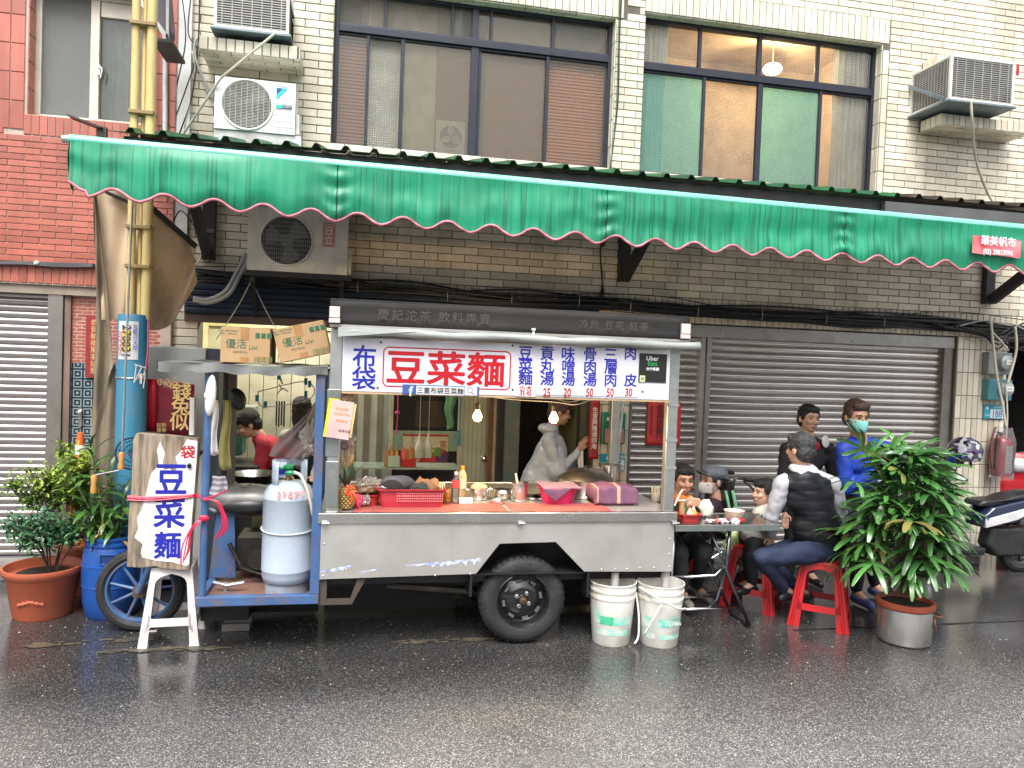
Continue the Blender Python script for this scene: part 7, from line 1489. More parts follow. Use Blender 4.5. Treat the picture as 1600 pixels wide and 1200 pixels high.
# FOLDING TABLE, STOOLS, TABLE GOODS
tbx0, tbx1, tby0, tby1, tz_ = at(1057, 822, 4.75).x, at(1212, 822, 4.75).x+.02, 4.75, 5.13, at(1130, 820, 4.75).z
ft = thing('folding_table', 'folding table with a steel edged top and crossed tube legs beside the cart', 'table', ((tbx0+tbx1)/2, 5.05, 0))
MB().box(tbx0, tbx1, tby0, tby1, tz_-.012, tz_-.001).build('tabletop', mat('dark steel table top', (.30,.27,.27), .15, .9), ft); 
mb = MB().box(tbx0-.003, tbx1+.003, tby0-.012, tby0-.001, tz_-.042, tz_+.002).box(tbx0-.003, tbx1+.003, tby1+.001, tby1+.012, tz_-.042, tz_+.002).box(tbx0-.012, tbx0-.003, tby0-.012, tby1+.012, tz_-.042, tz_+.002).box(tbx1+.003, tbx1+.012, tby0-.012, tby1+.012, tz_-.042, tz_+.002); mb.build('table_edge', mat('green grey steel edge', (.42,.48,.44), .25, .9), ft, bevel=.002)
a = (tbx0+.04, tbx0+.10); r = .0125
A1, B1 = (tbx0+.66, tby0+.06, tz_-.03), (tbx0+.06, tby0+.06, .02); 
for yy, mm in ((tby0+.05, 'darksteel'), (tby1-.05, 'darksteel')):
 MB().tube([(tbx0+.60, yy, tz_-.03), (tbx0+.50, yy, .34), (tbx0+.36, yy, .06), (tbx0+.02, yy, .05)] if 0 else [(tbx0+.42, yy, tz_-.03), (tbx0+.40, yy, .42), (tbx0+.60, yy, .02)], r, 10).build('leg', M[mm], ft, smooth='all')
 MB().tube([(tbx0+.02, yy+.02, tz_-.03), (tbx0+.0, yy+.02, .05), (tbx0+.01, yy+.02, .012)], r, 10).build('leg', M['darksteel'], ft, smooth='all')
MB().tube([(tbx0+.40, tby0+.07, .44), (tbx0+.33, tby0+.07, .37), (tbx0+.01, tby0+.07, .365)], .011, 8).build('brace', M['chrome'], ft, smooth='all')
MB().tube([(tbx0+.01, tby0+.07, .14), (tbx0+.50, tby0+.07, .14)], .011, 8).build('brace', M['chrome'], ft, smooth='all'); MB().tube([(tbx0+.01, tby1-.05, .14), (tbx0+.45, tby1-.05, .14)], .011, 8).build('brace', M['chrome'], ft, smooth='all'); MB().tube([(tbx0+.60, tby0+.04, .02), (tbx0+.60, tby1-.04, .02)], .011, 8).build('brace', M['darksteel'], ft)
MB().tube([(tbx0+.28, tby0+.10, tz_-.03), (tbx0+.42, tby0+.08, .42), (tbx0+.36, tby0+.08, .20), (tbx0+.30, tby0+.08, .15)], .011, 8).build('brace', M['darksteel'], ft, smooth='all')
M['stool_red'] = mat('red stool plastic', (.45,.012,.016), .32, 0, (.36,.010,.014), 5, dirt=(.25,.02,.02), dscale=4, damt=.35, spec=.6)
r1 = stool('plastic_stool', 'red plastic stool under the man in the black padded vest', .40, .40, .455, M['stool_red'], 'red plastic stools around the folding table'); q = gr(1287, 975); r1.location = (q.x, q.y+.05, 0); r1.rotation_euler = (0,0,math.radians(-38))
r2 = copy_tree(r1); r2['label'] = 'red plastic stool under the small boy at the end of the table'; q = gr(1190, 958); r2.location = (q.x+.03, q.y+.20, 0); r2.rotation_euler = (0,0,math.radians(-42)); r2.name = 'plastic_stool'
r3 = copy_tree(r1); r3['label'] = 'red plastic stool behind the table under the man with the orange scarf'; q = gr(1075, 935); r3.location = (q.x-.08, q.y+.25, 0); r3.rotation_euler = (0,0,math.radians(10)); r3.name = 'plastic_stool'
TZ = tz_+.001
def on_t(px, py): return gr(px, py, TZ)
q = on_t(1078, 815); sc_ = thing('sauce_caddy', 'red plastic caddy of condiment jars on the left end of the folding table', 'caddy', (q.x, q.y+.05, TZ)); bs_ = basin('x', 'x', 'x', q.x+.01, q.y+.05, TZ, .145, .12, .05, M['red_plastic'], .85)
for ch_ in list(bs_.children): ch_.parent = sc_; ch_.location = ch_.location+bs_.location-sc_.location
bpy.data.objects.remove(bs_)
for dx, dy, h_, r_2, m_ in ((-.05,.0,.13,.02,'brown dumplings'),(-.035,.04,.15,.02,'amber sauce'),(.0,-.02,.085,.024,'pink card'),(.04,.0,.07,.026,'orange cap'),(.05,.03,.09,.02,'cream label'),(-.005,.04,.12,.012,'ink_green')):
 m__ = bpy.data.materials.get(m_) or M['ink_green']; MB().lathe([(r_2,0),(r_2,h_*.6),(r_2*.5,h_*.8),(r_2*.3,h_),(.001,h_)], (q.x+.01+dx, q.y+.05+dy, TZ+.005), 12, cap0=True).build('jar', m__, sc_, smooth=True)
q = on_t(1113, 812); jb = thing('tissue_pack', 'white crumpled tissue pack standing on the table', 'tissue pack', (q.x, q.y+.1, TZ)); blobmesh(q.x+.0, q.y+.10, TZ+.058, .05, .04, .06, 3, .2).build('pack', mat('white pack', (.70,.74,.66), .5), jb, smooth='all')
q = on_t(1150, 815); bw = thing('paper_bowl', 'cream paper noodle bowl on the table in front of the boy', 'bowl', (q.x, q.y+.03, TZ)); MB().lathe([(.001,0),(.040,0),(.052,.02),(.070,.072),(.073,.074),(.066,.07),(.048,.02),(.001,.015)], (q.x, q.y+.03, TZ), 32).build('bowl', mat('cream paper bowl', (.72,.60,.46), .6), bw, smooth=True)
for k, s_ in enumerate((-.9, 0, .8)): text('lettering', '福', mat('brown print', (.20,.07,.04), .6), bw, q.x+.055*math.sin(s_*.7)-.008, TZ+.035, q.y+.03-.062*math.cos(s_*.7), .03, facing=rx(-.3))
q = on_t(1125, 819); wp = thing('snack_wrappers', 'crumpled red white and blue snack wrappers lying on the table edge', 'wrappers', (q.x+.08, q.y, TZ))
for k, (dx, m_) in enumerate(((0,'pink notice'),(.05,'white_cloth'),(.10,'ink_red'),(.14,'white label'),(.18,'ink_red'),(.12,'blue strip'),(-.05,'pinkish white block'))): blobmesh(q.x+dx, q.y+.05+.01*(k % 3), TZ+.012, .035, .022, .012+.003*(k % 2), k, .5, 12, 8).build('wrapper', bpy.data.materials.get(m_) or M.get(m_), wp)
gbg = thing('green_bag', 'pale green carrier bag hanging behind the table under the bowl', 'bag', at(1155,850,5.5)); q = at(1152, 850, 5.45); blobmesh(q.x, q.y, q.z, .10, .08, .13, 5, .25, 30, 20).build('bag', mat('pale green film', (.42,.52,.22), .35, 0, (.50,.58,.32), 6), gbg, smooth='all'); MB().tube([q+Vector((-.03,0,.1)), q+Vector((-.12,0,.42))], .012).tube([q+Vector((.03,0,.1)), q+Vector((-.06,.0,.42))], .012).build('bag_handle', mat('mint film', (.20,.52,.30), .4), gbg)
blobmesh(q.x+.03, q.y-.02, q.z-.15, .06, .05, .06, 8, .4).build('bag_foot', M['clearbag'], gbg)
wc = thing('wheelchair', 'black wheelchair standing behind the folding table', 'wheelchair', (at(1115,860,5.75).x, 5.8, 0))
def cwheel(cx, cy, R_):
 w = bpy.data.objects.new('wheel', None); COL.objects.link(w); w.parent = wc; w.location = Vector((cx, cy, R_))-wloc(wc)
 MB().tube([(cx+R_*math.cos(t), cy, R_+R_*math.sin(t)) for t in [6.283*k/48 for k in range(48)]], .017, 8, closed=True).build('tyre', M['rubber'], w, smooth='all'); MB().tube([(cx+(R_-.03)*math.cos(t), cy, R_+(R_-.03)*math.sin(t)) for t in [6.283*k/40 for k in range(40)]], .008, 6, closed=True).build('rim', M['chrome'], w, smooth='all')
 MB().tube([(cx+(R_-.045)*math.cos(t), cy-.04, R_+(R_-.045)*math.sin(t)) for t in [6.283*k/40 for k in range(40)]], .008, 6, closed=True).build('push_rim', M['darksteel'], w, smooth='all')
 for k in range(24): t = 6.283*k/24; MB().tube([(cx+.02*math.cos(t+.3), cy, R_+.02*math.sin(t+.3)), (cx+(R_-.03)*math.cos(t), cy, R_+(R_-.03)*math.sin(t))], .0018, 4).build('spoke', M['chrome'], w)
 MB().lathe([(.001,-.04),(.03,-.04),(.03,.04),(.001,.04)], (cx, cy, R_), 14, rot=rx(math.pi/2)).build('hub', M['black_plastic'], w)
wcx = at(1113, 850, 5.45).x
cwheel(wcx, 5.50, .29); cwheel(wcx, 6.02, .29)
MB().box(wcx-.22, wcx+.20, 5.55, 5.98, .44, .50).build('seat', M['black_plastic'], wc, bevel=.01); MB().box(wcx+.17, wcx+.21, 5.55, 5.98, .50, .92).build('backrest', M['black_plastic'], wc, bevel=.01)
for yy in (5.54, 5.99): MB().tube([(wcx+.19, yy, .4), (wcx+.20, yy, .90), (wcx+.22, yy, .94), (wcx+.36, yy, .93)], .013, 8).tube([(wcx+.2, yy, .68), (wcx-.18, yy, .68), (wcx-.22, yy, .45)], .012, 8).build('frame', M['black_paint'], wc, smooth='all')
for yy in (5.54, 5.99): MB().tube([(wcx+.30, yy, .93), (wcx+.44, yy, .915)], .018, 10).build('grip', M['black_plastic'], wc, smooth=True); MB().tube(curve_pts([(wcx+.28, yy-.02, .92), (wcx+.36, yy-.02, .86), (wcx+.42, yy-.02, .80)]), .008, 6).build('brake_lever', M['black_plastic'], wc)
# PEOPLE
def blob(name, shapes, m, parent, vox=.010, sm=4, wr=0.0, wf=9.0, seed=0, kind=None):
 """one continuous surface: capsules (a,b,ra,rb) and ellipsoids (c,(rx,ry,rz),R) melted together"""
 mb = MB()
 for s in shapes:
  if len(s) == 4:
   a, b_, ra, rb_ = s; a, b_ = Vector(a), Vector(b_); n = max(2, int((b_-a).length/.06)); mb.tube([a.lerp(b_, k/n) for k in range(n+1)], [ra+(rb_-ra)*k/n for k in range(n+1)], 14); mb.ball(a, ra, 14, 9); mb.ball(b_, rb_, 14, 9)
  else: mb.ball(s[0], s[1], 18, 12, s[2])
 me = mb.mesh(name+'_tmp'); b = bmesh.new(); b.from_mesh(me); bmesh.ops.recalc_face_normals(b, faces=b.faces); b.to_mesh(me); b.free()
 o = bpy.data.objects.new(name, me); COL.objects.link(o)
 r = o.modifiers.new('r', 'REMESH'); r.mode = 'VOXEL'; r.voxel_size = vox; r.use_smooth_shade = True
 s_ = o.modifiers.new('s', 'SMOOTH'); s_.iterations = sm; s_.factor = .6
 dg = bpy.context.evaluated_depsgraph_get(); out = bpy.data.meshes.new_from_object(o.evaluated_get(dg)); bpy.data.objects.remove(o)
 off = wloc(parent)
 if wr:
  nn = [v.normal.copy() for v in out.vertices]
  for v, n in zip(out.vertices, nn):
   p = v.co; d = noise.noise(Vector((p.x*wf, p.y*wf, p.z*wf*1.6+seed)))+.5*noise.noise(Vector((p.x*wf*2.3+seed, p.y*wf*2.3, p.z*wf*3))); v.co = p+n*d*wr
 for v in out.vertices: v.co = v.co-off
 out.name = name
 return link(name, out, m, parent, 'all')
def skinmat(nm, c): return mat(nm, c, .45, 0, tuple(x*.8 for x in c), 14, sss=.0, spec=.4)
M['skin'] = skinmat('skin', (.56,.34,.24)); M['skin2'] = skinmat('tanned skin', (.48,.27,.18)); M['hair'] = mat('black hair', (.012,.010,.010), .45, bump=.8, bscale=120, stretch=(3,3,1))
M['hairgrey'] = mat('short greying hair', (.05,.05,.052), .6, 0, (.015,.014,.014), 40, bump=.8, bscale=150); M['hairbrown'] = mat('dark brown hair', (.06,.032,.02), .5, bump=.8, bscale=100)
M['lip'] = mat('lips', (.36,.12,.10), .45); M['eyew'] = mat('eye white', (.6,.58,.55), .3)
def head_shapes(c, R, s=1.0, neck=None):
 s *= 1.06
 H = lambda x, y, z: Vector(c)+R @ Vector((x*s, y*s, z*s)); D = lambda a, b_, e: (a*s, b_*s, e*s)
 S = [(H(0,.008,.030), D(.076,.094,.088), R), (H(0,-.020,-.038), D(.060,.068,.070), R), (H(0,-.052,-.082), D(.026,.030,.022), R), (H(0,-.094,-.012), D(.012,.018,.026), R), (H(0,-.104,-.026), D(.016,.013,.011), R),
   (H(-.034,-.066,-.022), D(.024,.026,.022), R), (H(.034,-.066,-.022), D(.024,.026,.022), R), (H(0,-.074,.028), D(.052,.020,.012), R), (H(-.078,.010,-.008), D(.010,.020,.030), R), (H(.078,.010,-.008), D(.010,.020,.030), R), (H(0,-.084,-.058), D(.022,.012,.012), R)]
 if neck is not None: S.append((H(0,.018,-.05), Vector(neck), .050*s, .055*s))
 return S
def face(par, c, R, s=1.0, mask=None, brow=True, closed=False):
 s *= 1.06
 H = lambda x, y, z: Vector(c)+R @ Vector((x*s, y*s, z*s))
 for sg in (-1, 1):
  MB().ball(H(.030*sg,-.083,.006), (.0115*s,.0045*s,.0042*s), 10, 6, R).build('eye', M['eyew'], par, smooth='all'); MB().ball(H(.030*sg,-.0862,.006), (.0058*s,.003*s,.0048*s), 8, 6, R).build('iris', M['hair'], par, smooth='all')
  MB().tube([H(.016*sg,-.087,.009), H(.030*sg,-.089,.0115), H(.043*sg,-.081,.008)], .0018*s, 5).build('eyelid', M['hair'], par)
  if brow: MB().tube([H(.012*sg,-.094,.030), H(.030*sg,-.094,.036), H(.050*sg,-.080,.031)], [.002*s,.003*s,.0016*s], 6).build('eyebrow', M['hair'], par, smooth='all')
 if mask:
  MB().grid(lambda u, v: H((u-.5)*.138*(1-.18*v*v), -.131+.30*(u-.5)**2*1.15+.012*(2*v-1)**2+.0015*math.sin(v*40), -.006-.088*v), 14, 14).build('face_mask', mask, par, smooth='all', solid=.002)
  for sg in (-1, 1): MB().tube([H(.066*sg,-.046,-.018), H(.080*sg,.012,.010)], .0018*s, 4).tube([H(.060*sg,-.046,-.085), H(.080*sg,.014,-.026)], .0018*s, 4).build('mask_loop', mask, par)
 else: MB().ball(H(0,-.0945,-.058), (.021*s,.006*s,.0045*s), 10, 5, R).ball(H(0,-.0935,-.066), (.017*s,.006*s,.0045*s), 10, 5, R).build('lips', M['lip'], par, smooth='all')
def hair_cap(par, c, R, m, s=1.0, name='hair', extra=(), top=0.0):
 s *= 1.06
 H = lambda x, y, z: Vector(c)+R @ Vector((x*s, y*s, z*s))
 S = [(H(0,.020,.050+top), (.084*s,.099*s,.080*s), R), (H(0,.050,-.005), (.079*s,.066*s,.082*s), R), (H(0,-.045,.078+top), (.066*s,.048*s,.036*s), R), (H(-.068,-.005,.035), (.016*s,.045*s,.045*s), R), (H(.068,-.005,.035), (.016*s,.045*s,.045*s), R)]+[(H(*e[0]), tuple(x*s for x in e[1]), R) for e in extra]
 return blob(name, S, m, par, .0075, 2, .006, 55)
def fingers(w, d, side, palm=(0,0,-1), L=.075, curl=.5, s=1.0):
 """palm, four unequal bent fingers and a thumb: w wrist, d hand direction, side = thumb side"""
 w, d, side, pn = Vector(w), Vector(d).normalized(), Vector(side).normalized(), Vector(palm).normalized(); S = [(w, w+d*.045*s, .024*s, .026*s)]
 for k in (-1, 0, 1): S.append((w+d*.03*s, w+d*.085*s+side*.026*k*s, .018*s, .014*s))
 for k, l in enumerate((.80,.95,1.0,.88)):
  b = w+d*.085*s+side*(.030-.020*k)*-1*s; m_ = b+(d+pn*curl*.4).normalized()*L*.5*l*s; e = m_+(d+pn*curl*1.4).normalized()*L*.5*l*s; S += [(b, m_, .0095*s, .0088*s), (m_, e, .0088*s, .0075*s)]
 b = w+d*.03*s+side*.026*s; m_ = b+(d*.6+side*.8).normalized()*.04*s; S += [(b, m_, .013*s, .011*s), (m_, m_+(d+side*.1+pn*curl).normalized()*.03*s, .011*s, .009*s)]
 return S
def person(label, c, face_dir, J, top, trousers, skin, shoes=None, s=1.0, pitch=0.0, roll=0.0, tr=1.0, wr=.008, short=False, hands=True, torso_w=.17, seed=0, shoe_m=None, collar=None, hood=None):
 """J: neck, chest, hip centre, arms L/R (shoulder, elbow, wrist, hand dir, thumb side), legs L/R (hip, knee, ankle, toe dir)"""
 base = Vector((J['hip'][0], J['hip'][1], 0)); t_ = thing('person', label, 'person', base)
 R = rz(math.atan2(face_dir[0], -face_dir[1])) @ rx(pitch) @ ry(roll)
 ax = (J['sh'][1]-J['sh'][0]); ax.z = 0; ax = ax.normalized(); Rt = Matrix((ax, Vector((-ax.y, ax.x, 0)), Vector((0,0,1)))).transposed()
 neck, chest, hip = J['neck'], J['chest'], J['hip']
 S = head_shapes(c, R, s, neck); S += [(neck, chest, .06*s, .10*s), (chest, hip, .10*s, .11*s)]
 T_ = [(chest+Vector((0,0,.05*s)), (torso_w*s, .115*s*tr, .14*s), Rt), (chest.lerp(hip, .5), (torso_w*.92*s, .115*s*tr, .17*s), Rt), (hip+Vector((0,0,.05)), (torso_w*.95*s, .13*s*tr, .13*s), Rt), (neck+Vector((0,.01,-.012*s)), chest, .066*s, .11*s)]
 for i in (0, 1):
  sh, el, w_ = J['sh'][i], J['el'][i], J['wr'][i]
  S += [(neck+Vector((0,0,-.05*s)), sh, .03*s, .04*s), (sh, el, .042*s, .034*s), (el, w_, .034*s, .024*s)]
  if hands: S += fingers(w_, J['hd'][i], J['th'][i], s=s*.95, curl=J.get('curl', .6), palm=J.get('palm', (0,0,-1)))
  T_ += [(neck+Vector((0,0,-.035*s)), sh, .064*s, .066*s), (sh, el if not short else sh.lerp(el, .85), .066*s, .056*s)]
  if not short: T_ += [(el, el.lerp(w_, .93), .055*s, .040*s)]
 Lg = []; Sh = []
 for i, lg in enumerate(J.get('legs', ())):
  h_, k_, a_, td = lg; td = Vector(td).normalized(); S += [(h_, k_, .075*s, .05*s), (k_, a_, .05*s, .034*s), (a_, a_+td*.10*s+Vector((0,0,-.05*s)), .035*s, .03*s)]
  Lg += [(hip, h_, .12*s, .10*s), (h_, k_, .095*s, .068*s), (k_, k_.lerp(a_, .92), .068*s, .05*s)]
  Sh += [[(a_+Vector((0,0,-.03*s)), a_+td*.06*s+Vector((0,0,-.052*s)), .042*s, .036*s), (a_+td*.06*s+Vector((0,0,-.052*s)), a_+td*.15*s+Vector((0,0,-.060*s)), .040*s, .034*s), (a_-td*.03*s+Vector((0,0,-.055*s)), a_+td*.16*s+Vector((0,0,-.066*s)), .034*s, .030*s)]]
 blob('body', S, skin, t_, .0075, 2)
 tp = blob('top', T_, top, t_, .011, 5, wr, 9, seed)
 if Lg: blob('trousers', Lg, trousers, t_, .012, 5, wr, 8, seed+2)
 for q_ in Sh: blob('shoe', q_, shoe_m or M['black_plastic'], t_, .008, 3)
 return t_, R, tp
V = Vector
M['vest'] = mat('black padded vest', (.009,.010,.014), .5, bump=.3, bscale=14, spec=.35); M['greysweat'] = mat('pale grey sweatshirt', (.42,.42,.46), .9, 0, (.36,.36,.40), 9, bump=.3, bscale=90)
M['navytr'] = mat('navy trousers', (.010,.018,.05), .8, 0, (.012,.02,.05), 6, bump=.2, bscale=60); M['blackcl'] = mat('black cloth top', (.012,.013,.018), .8, bump=.2, bscale=60)
M['royal'] = mat('royal blue jacket', (.008,.05,.40), .6, 0, (.006,.035,.28), 5, bump=.15); M['blacktr'] = mat('black trousers', (.012,.012,.014), .8, bump=.2); M['jeans'] = mat('dark grey jeans', (.05,.055,.06), .8, 0, (.025,.028,.032), 6, bump=.3, bscale=60)
M['oatmeal'] = mat('oatmeal hoodie', (.52,.49,.44), .9, 0, (.44,.41,.37), 8, bump=.3, bscale=90)
hip = V((r1.location.x+.03, r1.location.y+.02, .53)); hc = at(1250, 703, 4.93); nk = at(1253, 731, 4.93); ch = at(1263, 790, 4.92)
J = dict(neck=nk, chest=ch, hip=hip, sh=[at(1222, 757, 4.93), at(1302, 757, 4.90)], el=[at(1206, 806, 4.98), at(1318, 822, 4.95)], wr=[at(1206, 836, 5.12), at(1296, 850, 5.1)], hd=[V((.1,.3,-1)), V((-.5,.6,-.2))], th=[V((-1,0,0)), V((0,1,0))],
   legs=[(hip+V((-.05,-.06,-.0)), at(1190, 872, 4.78), at(1226, 922, 4.95), V((.9,.1,.05))), (hip+V((-.05,.12,0)), at(1195, 868, 5.1), at(1248, 922, 5.05), V((.9,.3,0)))])
p7, R, tp = person('man seen from behind in black padded vest and grey sweatshirt on the front red stool', hc, (-.35, 1), J, M['greysweat'], M['navytr'], M['skin'], s=.93, torso_w=.185, wr=.010)
hair_cap(p7, hc, R, M['hairgrey'], .95, top=.004)
MB()
Rt = rz(math.atan2((J['sh'][1]-J['sh'][0]).y, (J['sh'][1]-J['sh'][0]).x))
vs = [(ch+V((0,0,.06)), (.188,.128,.15), Rt), (ch.lerp(hip,.5), (.186,.134,.18), Rt), (hip+V((0,0,.085)), (.182,.140,.11), Rt), (nk+V((-.0,0,-.075)), J['sh'][0].lerp(nk,.35)+V((0,0,-.03)), .075, .072), (nk+V((0,0,-.075)), J['sh'][1].lerp(nk,.35)+V((0,0,-.03)), .075, .072)]
vs.append((nk+V((0,0,-.10)), hip+V((0,0,.06)), .135, .150)); vst = blob('vest', vs, M['vest'], p7, .010, 14, .0)
for v in vst.data.vertices: z = v.co.z; v.co += v.normal*(.006*abs(math.sin((z-.44+.01*math.sin(v.co.x*14))*math.pi/.075))**.35-.002+.004*noise.noise(V((v.co.x*12, v.co.y*12, z*30))))
blob('hood', [(nk+V((0,-.03,-.012)), (.105,.075,.045), None), (nk+V((.0,-.06,-.04)), (.09,.055,.055), None), (nk+V((-.06,0,.0)), (.035,.06,.035), None), (nk+V((.06,0,.0)), (.035,.06,.035), None)], mat('pale hood', (.60,.59,.62), .9, bump=.2), p7, .010, 3, .006, 14)
hipb = V((r2.location.x-.0, r2.location.y+.03, .52)); hc = at(1194, 770, 5.28); nk = at(1199, 791, 5.28); chb = at(1193, 820, 5.27)
J = dict(neck=nk, chest=chb, hip=hipb, sh=[at(1188, 803, 5.17), at(1206, 803, 5.38)], el=[at(1204, 824, 5.10), at(1180, 834, 5.40)], wr=[at(1192, 815, 5.03), at(1160, 824, 5.3)], hd=[V((-1,-.3,-.1)), V((-1,0,0))], th=[V((0,1,0)), V((0,-1,0))],
   legs=[(hipb+V((0,-.05,0)), at(1172, 868, 5.15), at(1176, 912, 5.18), V((-1,-.2,0))), (hipb+V((0,.08,0)), at(1170, 866, 5.3), at(1172, 908, 5.32), V((-1,0,0)))])
p6, R, tp = person('small boy in a lettered oatmeal hoodie sitting in profile at the table end', hc, (-1, -.12), J, M['oatmeal'], M['blackcl'], M['skin'], s=.84, torso_w=.17, seed=4, wr=.004)
face(p6, hc, R, .84); hair_cap(p6, hc, R, M['hair'], .84, top=.002)
blob('hood', [(nk+V((.06,.02,-.02)), (.05,.075,.04), None), (nk+V((.01,-.055,-.025)), (.05,.03,.025), None)], M['oatmeal'], p6, .009, 3, .004)
from mathutils.bvhtree import BVHTree
bv = BVHTree.FromPolygons([v.co+wloc(p6) for v in tp.data.vertices], [tuple(p.vertices) for p in tp.data.polygons])
for ch_, px, py in (('G',1180,805), ('A',1187,806), ('P',1194,807)):
 h_ = bv.ray_cast(CAM, ray(px, py).normalized()); q = h_[0] if h_[0] else at(px, py, 5.12); text('lettering', ch_, mat('dark navy letters', (.01,.01,.02), .7), p6, q.x, q.z, q.y-.03, .052, bold=.002, facing=rz(-.45))
Y8 = 5.75; hc = at(1264, 655, Y8); nk = at(1262, 684, Y8); ch8 = at(1262, 725, Y8); h8 = V((nk.x, Y8+.02, .78))
J = dict(neck=nk, chest=ch8, hip=h8, sh=[at(1230, 702, Y8), at(1295, 702, Y8)], el=[at(1223, 752, Y8-.02), at(1303, 752, Y8-.02)], wr=[at(1226, 800, Y8-.12), at(1296, 790, Y8-.2)], hd=[V((0,-.2,-1)), V((-.4,-.5,-.6))], th=[V((1,0,0)), V((-1,0,0))],
   legs=[(h8+V((-.09,0,0)), V((h8.x-.10, Y8, .44)), V((h8.x-.10, Y8+.03, .09)), V((-.1,-1,0))), (h8+V((.09,0,0)), V((h8.x+.10, Y8, .44)), V((h8.x+.10, Y8+.03, .09)), V((.1,-1,0)))])
p8, R, tp = person('man in black long sleeved top with red chest emblem standing before the shutter', hc, (-.02, -1), J, M['blackcl'], M['blacktr'], M['skin'], s=.92, seed=7, roll=.05)
face(p8, hc, R, .92); hair_cap(p8, hc, R, M['hair'], .92, top=.006)
q = at(1276, 697, Y8-.135); MB().ball(q, (.030,.008,.036), 10, 6).build('chest_emblem', M['ink_red'], p8); q = at(1290, 690, Y8-.10); MB().ball(q, (.034,.012,.052), 14, 8, ry(-.2)).build('shoulder_patch', M['white_cloth'], p8)
Y9 = 5.30; hc = at(1338, 652, Y9); nk = at(1343, 685, Y9+.02); ch9 = at(1350, 730, Y9+.03); h9 = V((ch9.x-.02, Y9+.08, .80))
J = dict(neck=nk, chest=ch9, hip=h9, sh=[at(1318, 702, Y9), at(1384, 702, Y9+.05)], el=[at(1322, 765, Y9-.03), at(1405, 745, Y9-.1)], wr=[at(1366, 738, Y9-.16), at(1388, 728, Y9-.22)], hd=[V((1,-.2,.1)), V((-.8,-.5,.1))], th=[V((0,0,1)), V((0,0,1))], curl=1.2,
   legs=[(h9+V((-.08,-.02,0)), V((h9.x-.10, Y9-.1, .46)), gr(1348, 950)+V((0,.08,.10)), V((.1,-1,0))), (h9+V((.09,0,0)), V((h9.x+.08, Y9, .46)), gr(1372, 936)+V((0,.05,.10)), V((.2,-1,0)))])
M['croc'] = mat('violet blue clogs', (.09,.11,.28), .5)
p9, R, tp = person('man in royal blue jacket, mint face mask and violet clogs standing behind the palm', hc, (-.06, -1), J, M['royal'], M['blacktr'], M['skin2'], s=.98, pitch=.12, seed=11, shoe_m=M['croc'])
face(p9, hc, R, .98, mask=mat('mint face mask', (.22,.62,.55), .7)); hair_cap(p9, hc, R, M['hairbrown'], .98, top=.012, extra=(((0,-.05,.10), (.07,.04,.03)),))
mb = MB(); 
for k in range(3): mb.tube([at(1366+7*k, 708+k, Y9-.115), at(1372+8*k, 735+k*2, Y9-.17), at(1376+8*k, 745, Y9-.19)], .006, 6)
mb.build('white_piping', M['white_cloth'], p9)
Y4 = 5.42; hc = at(1067, 750, Y4); nk = at(1062, 778, Y4+.02); h4 = V((r3.location.x, r3.location.y+.02, .53)); ch4 = at(1060, 815, Y4)
J = dict(neck=nk, chest=ch4, hip=h4, sh=[at(1026, 792, Y4+.03), at(1098, 792, Y4+.03)], el=[at(1030, 835, Y4-.12), at(1108, 822, Y4-.08)], wr=[at(1070, 790, Y4-.30), at(1086, 788, Y4-.28)], hd=[V((.6,-.3,.3)), V((-.6,-.3,.2))], th=[V((0,0,1)), V((0,0,1))], curl=1.3,
   legs=[(h4+V((-.08,-.03,0)), at(1062, 862, 5.05), at(1066, 925, 5.2), V((0,-1,0))), (h4+V((.09,-.03,0)), at(1100, 862, 5.06), gr(1092, 935)+V((0,.05,.08)), V((.3,-1,0)))])
p4, R, tp = person('man in a black coat and orange scarf eating behind the right cart post', hc, (-.05, -1), J, M['blackcl'], M['jeans'], M['skin2'], s=.95, pitch=.06, seed=15, shoe_m=mat('grey shoe', (.22,.20,.18), .7))
face(p4, hc, R, .95); hair_cap(p4, hc, R, M['hair'], .95, top=.0)
blob('scarf', [(nk+V((0,-.05,.0)), (.085,.07,.045), None), (nk+V((.03,-.10,-.05)), (.06,.04,.05), ry(.5)), (nk+V((.01,-.12,-.12)), (.035,.025,.07), None)], mat('orange scarf', (.55,.15,.03), .8, bump=.4), p4, .009, 3, .008, 18)
Y5 = 5.72; hc = at(1113, 752, Y5); nk = at(1120, 782, Y5); h5 = V((wcx-.02, 5.77, .56)); ch5 = at(1118, 815, Y5)
J = dict(neck=nk, chest=ch5, hip=h5, sh=[at(1108, 795, Y5-.14), at(1118, 795, Y5+.16)], el=[at(1100, 832, Y5-.20), at(1108, 835, Y5+.2)], wr=[at(1085, 825, Y5-.22), at(1080, 830, Y5+.1)], hd=[V((-1,0,0)), V((-1,0,0))], th=[V((0,1,0)), V((0,-1,0))],
   legs=[(h5+V((0,-.08,0)), at(1078, 862, Y5-.1), V((wcx-.40, Y5-.1, .12)), V((-1,0,0))), (h5+V((0,.1,0)), V((wcx-.36, Y5+.1, .52)), V((wcx-.38, Y5+.1, .12)), V((-1,0,0)))])
M['plaid'] = mat('dark maroon plaid', (.06,.015,.03), .85, 0, (.02,.012,.02), 30, bump=.2)
p5, R, tp = person('old person in a grey peaked cap and white mask facing left in the wheelchair', hc, (-1, -.15), J, M['plaid'], M['blacktr'], M['skin'], s=.92, seed=19)
face(p5, hc, R, .92, mask=mat('white face mask', (.66,.62,.60), .8)); hair_cap(p5, hc, R, M['hairgrey'], .9)
H = lambda x, y, z: hc+R @ V((x*.92, y*.92, z*.92))
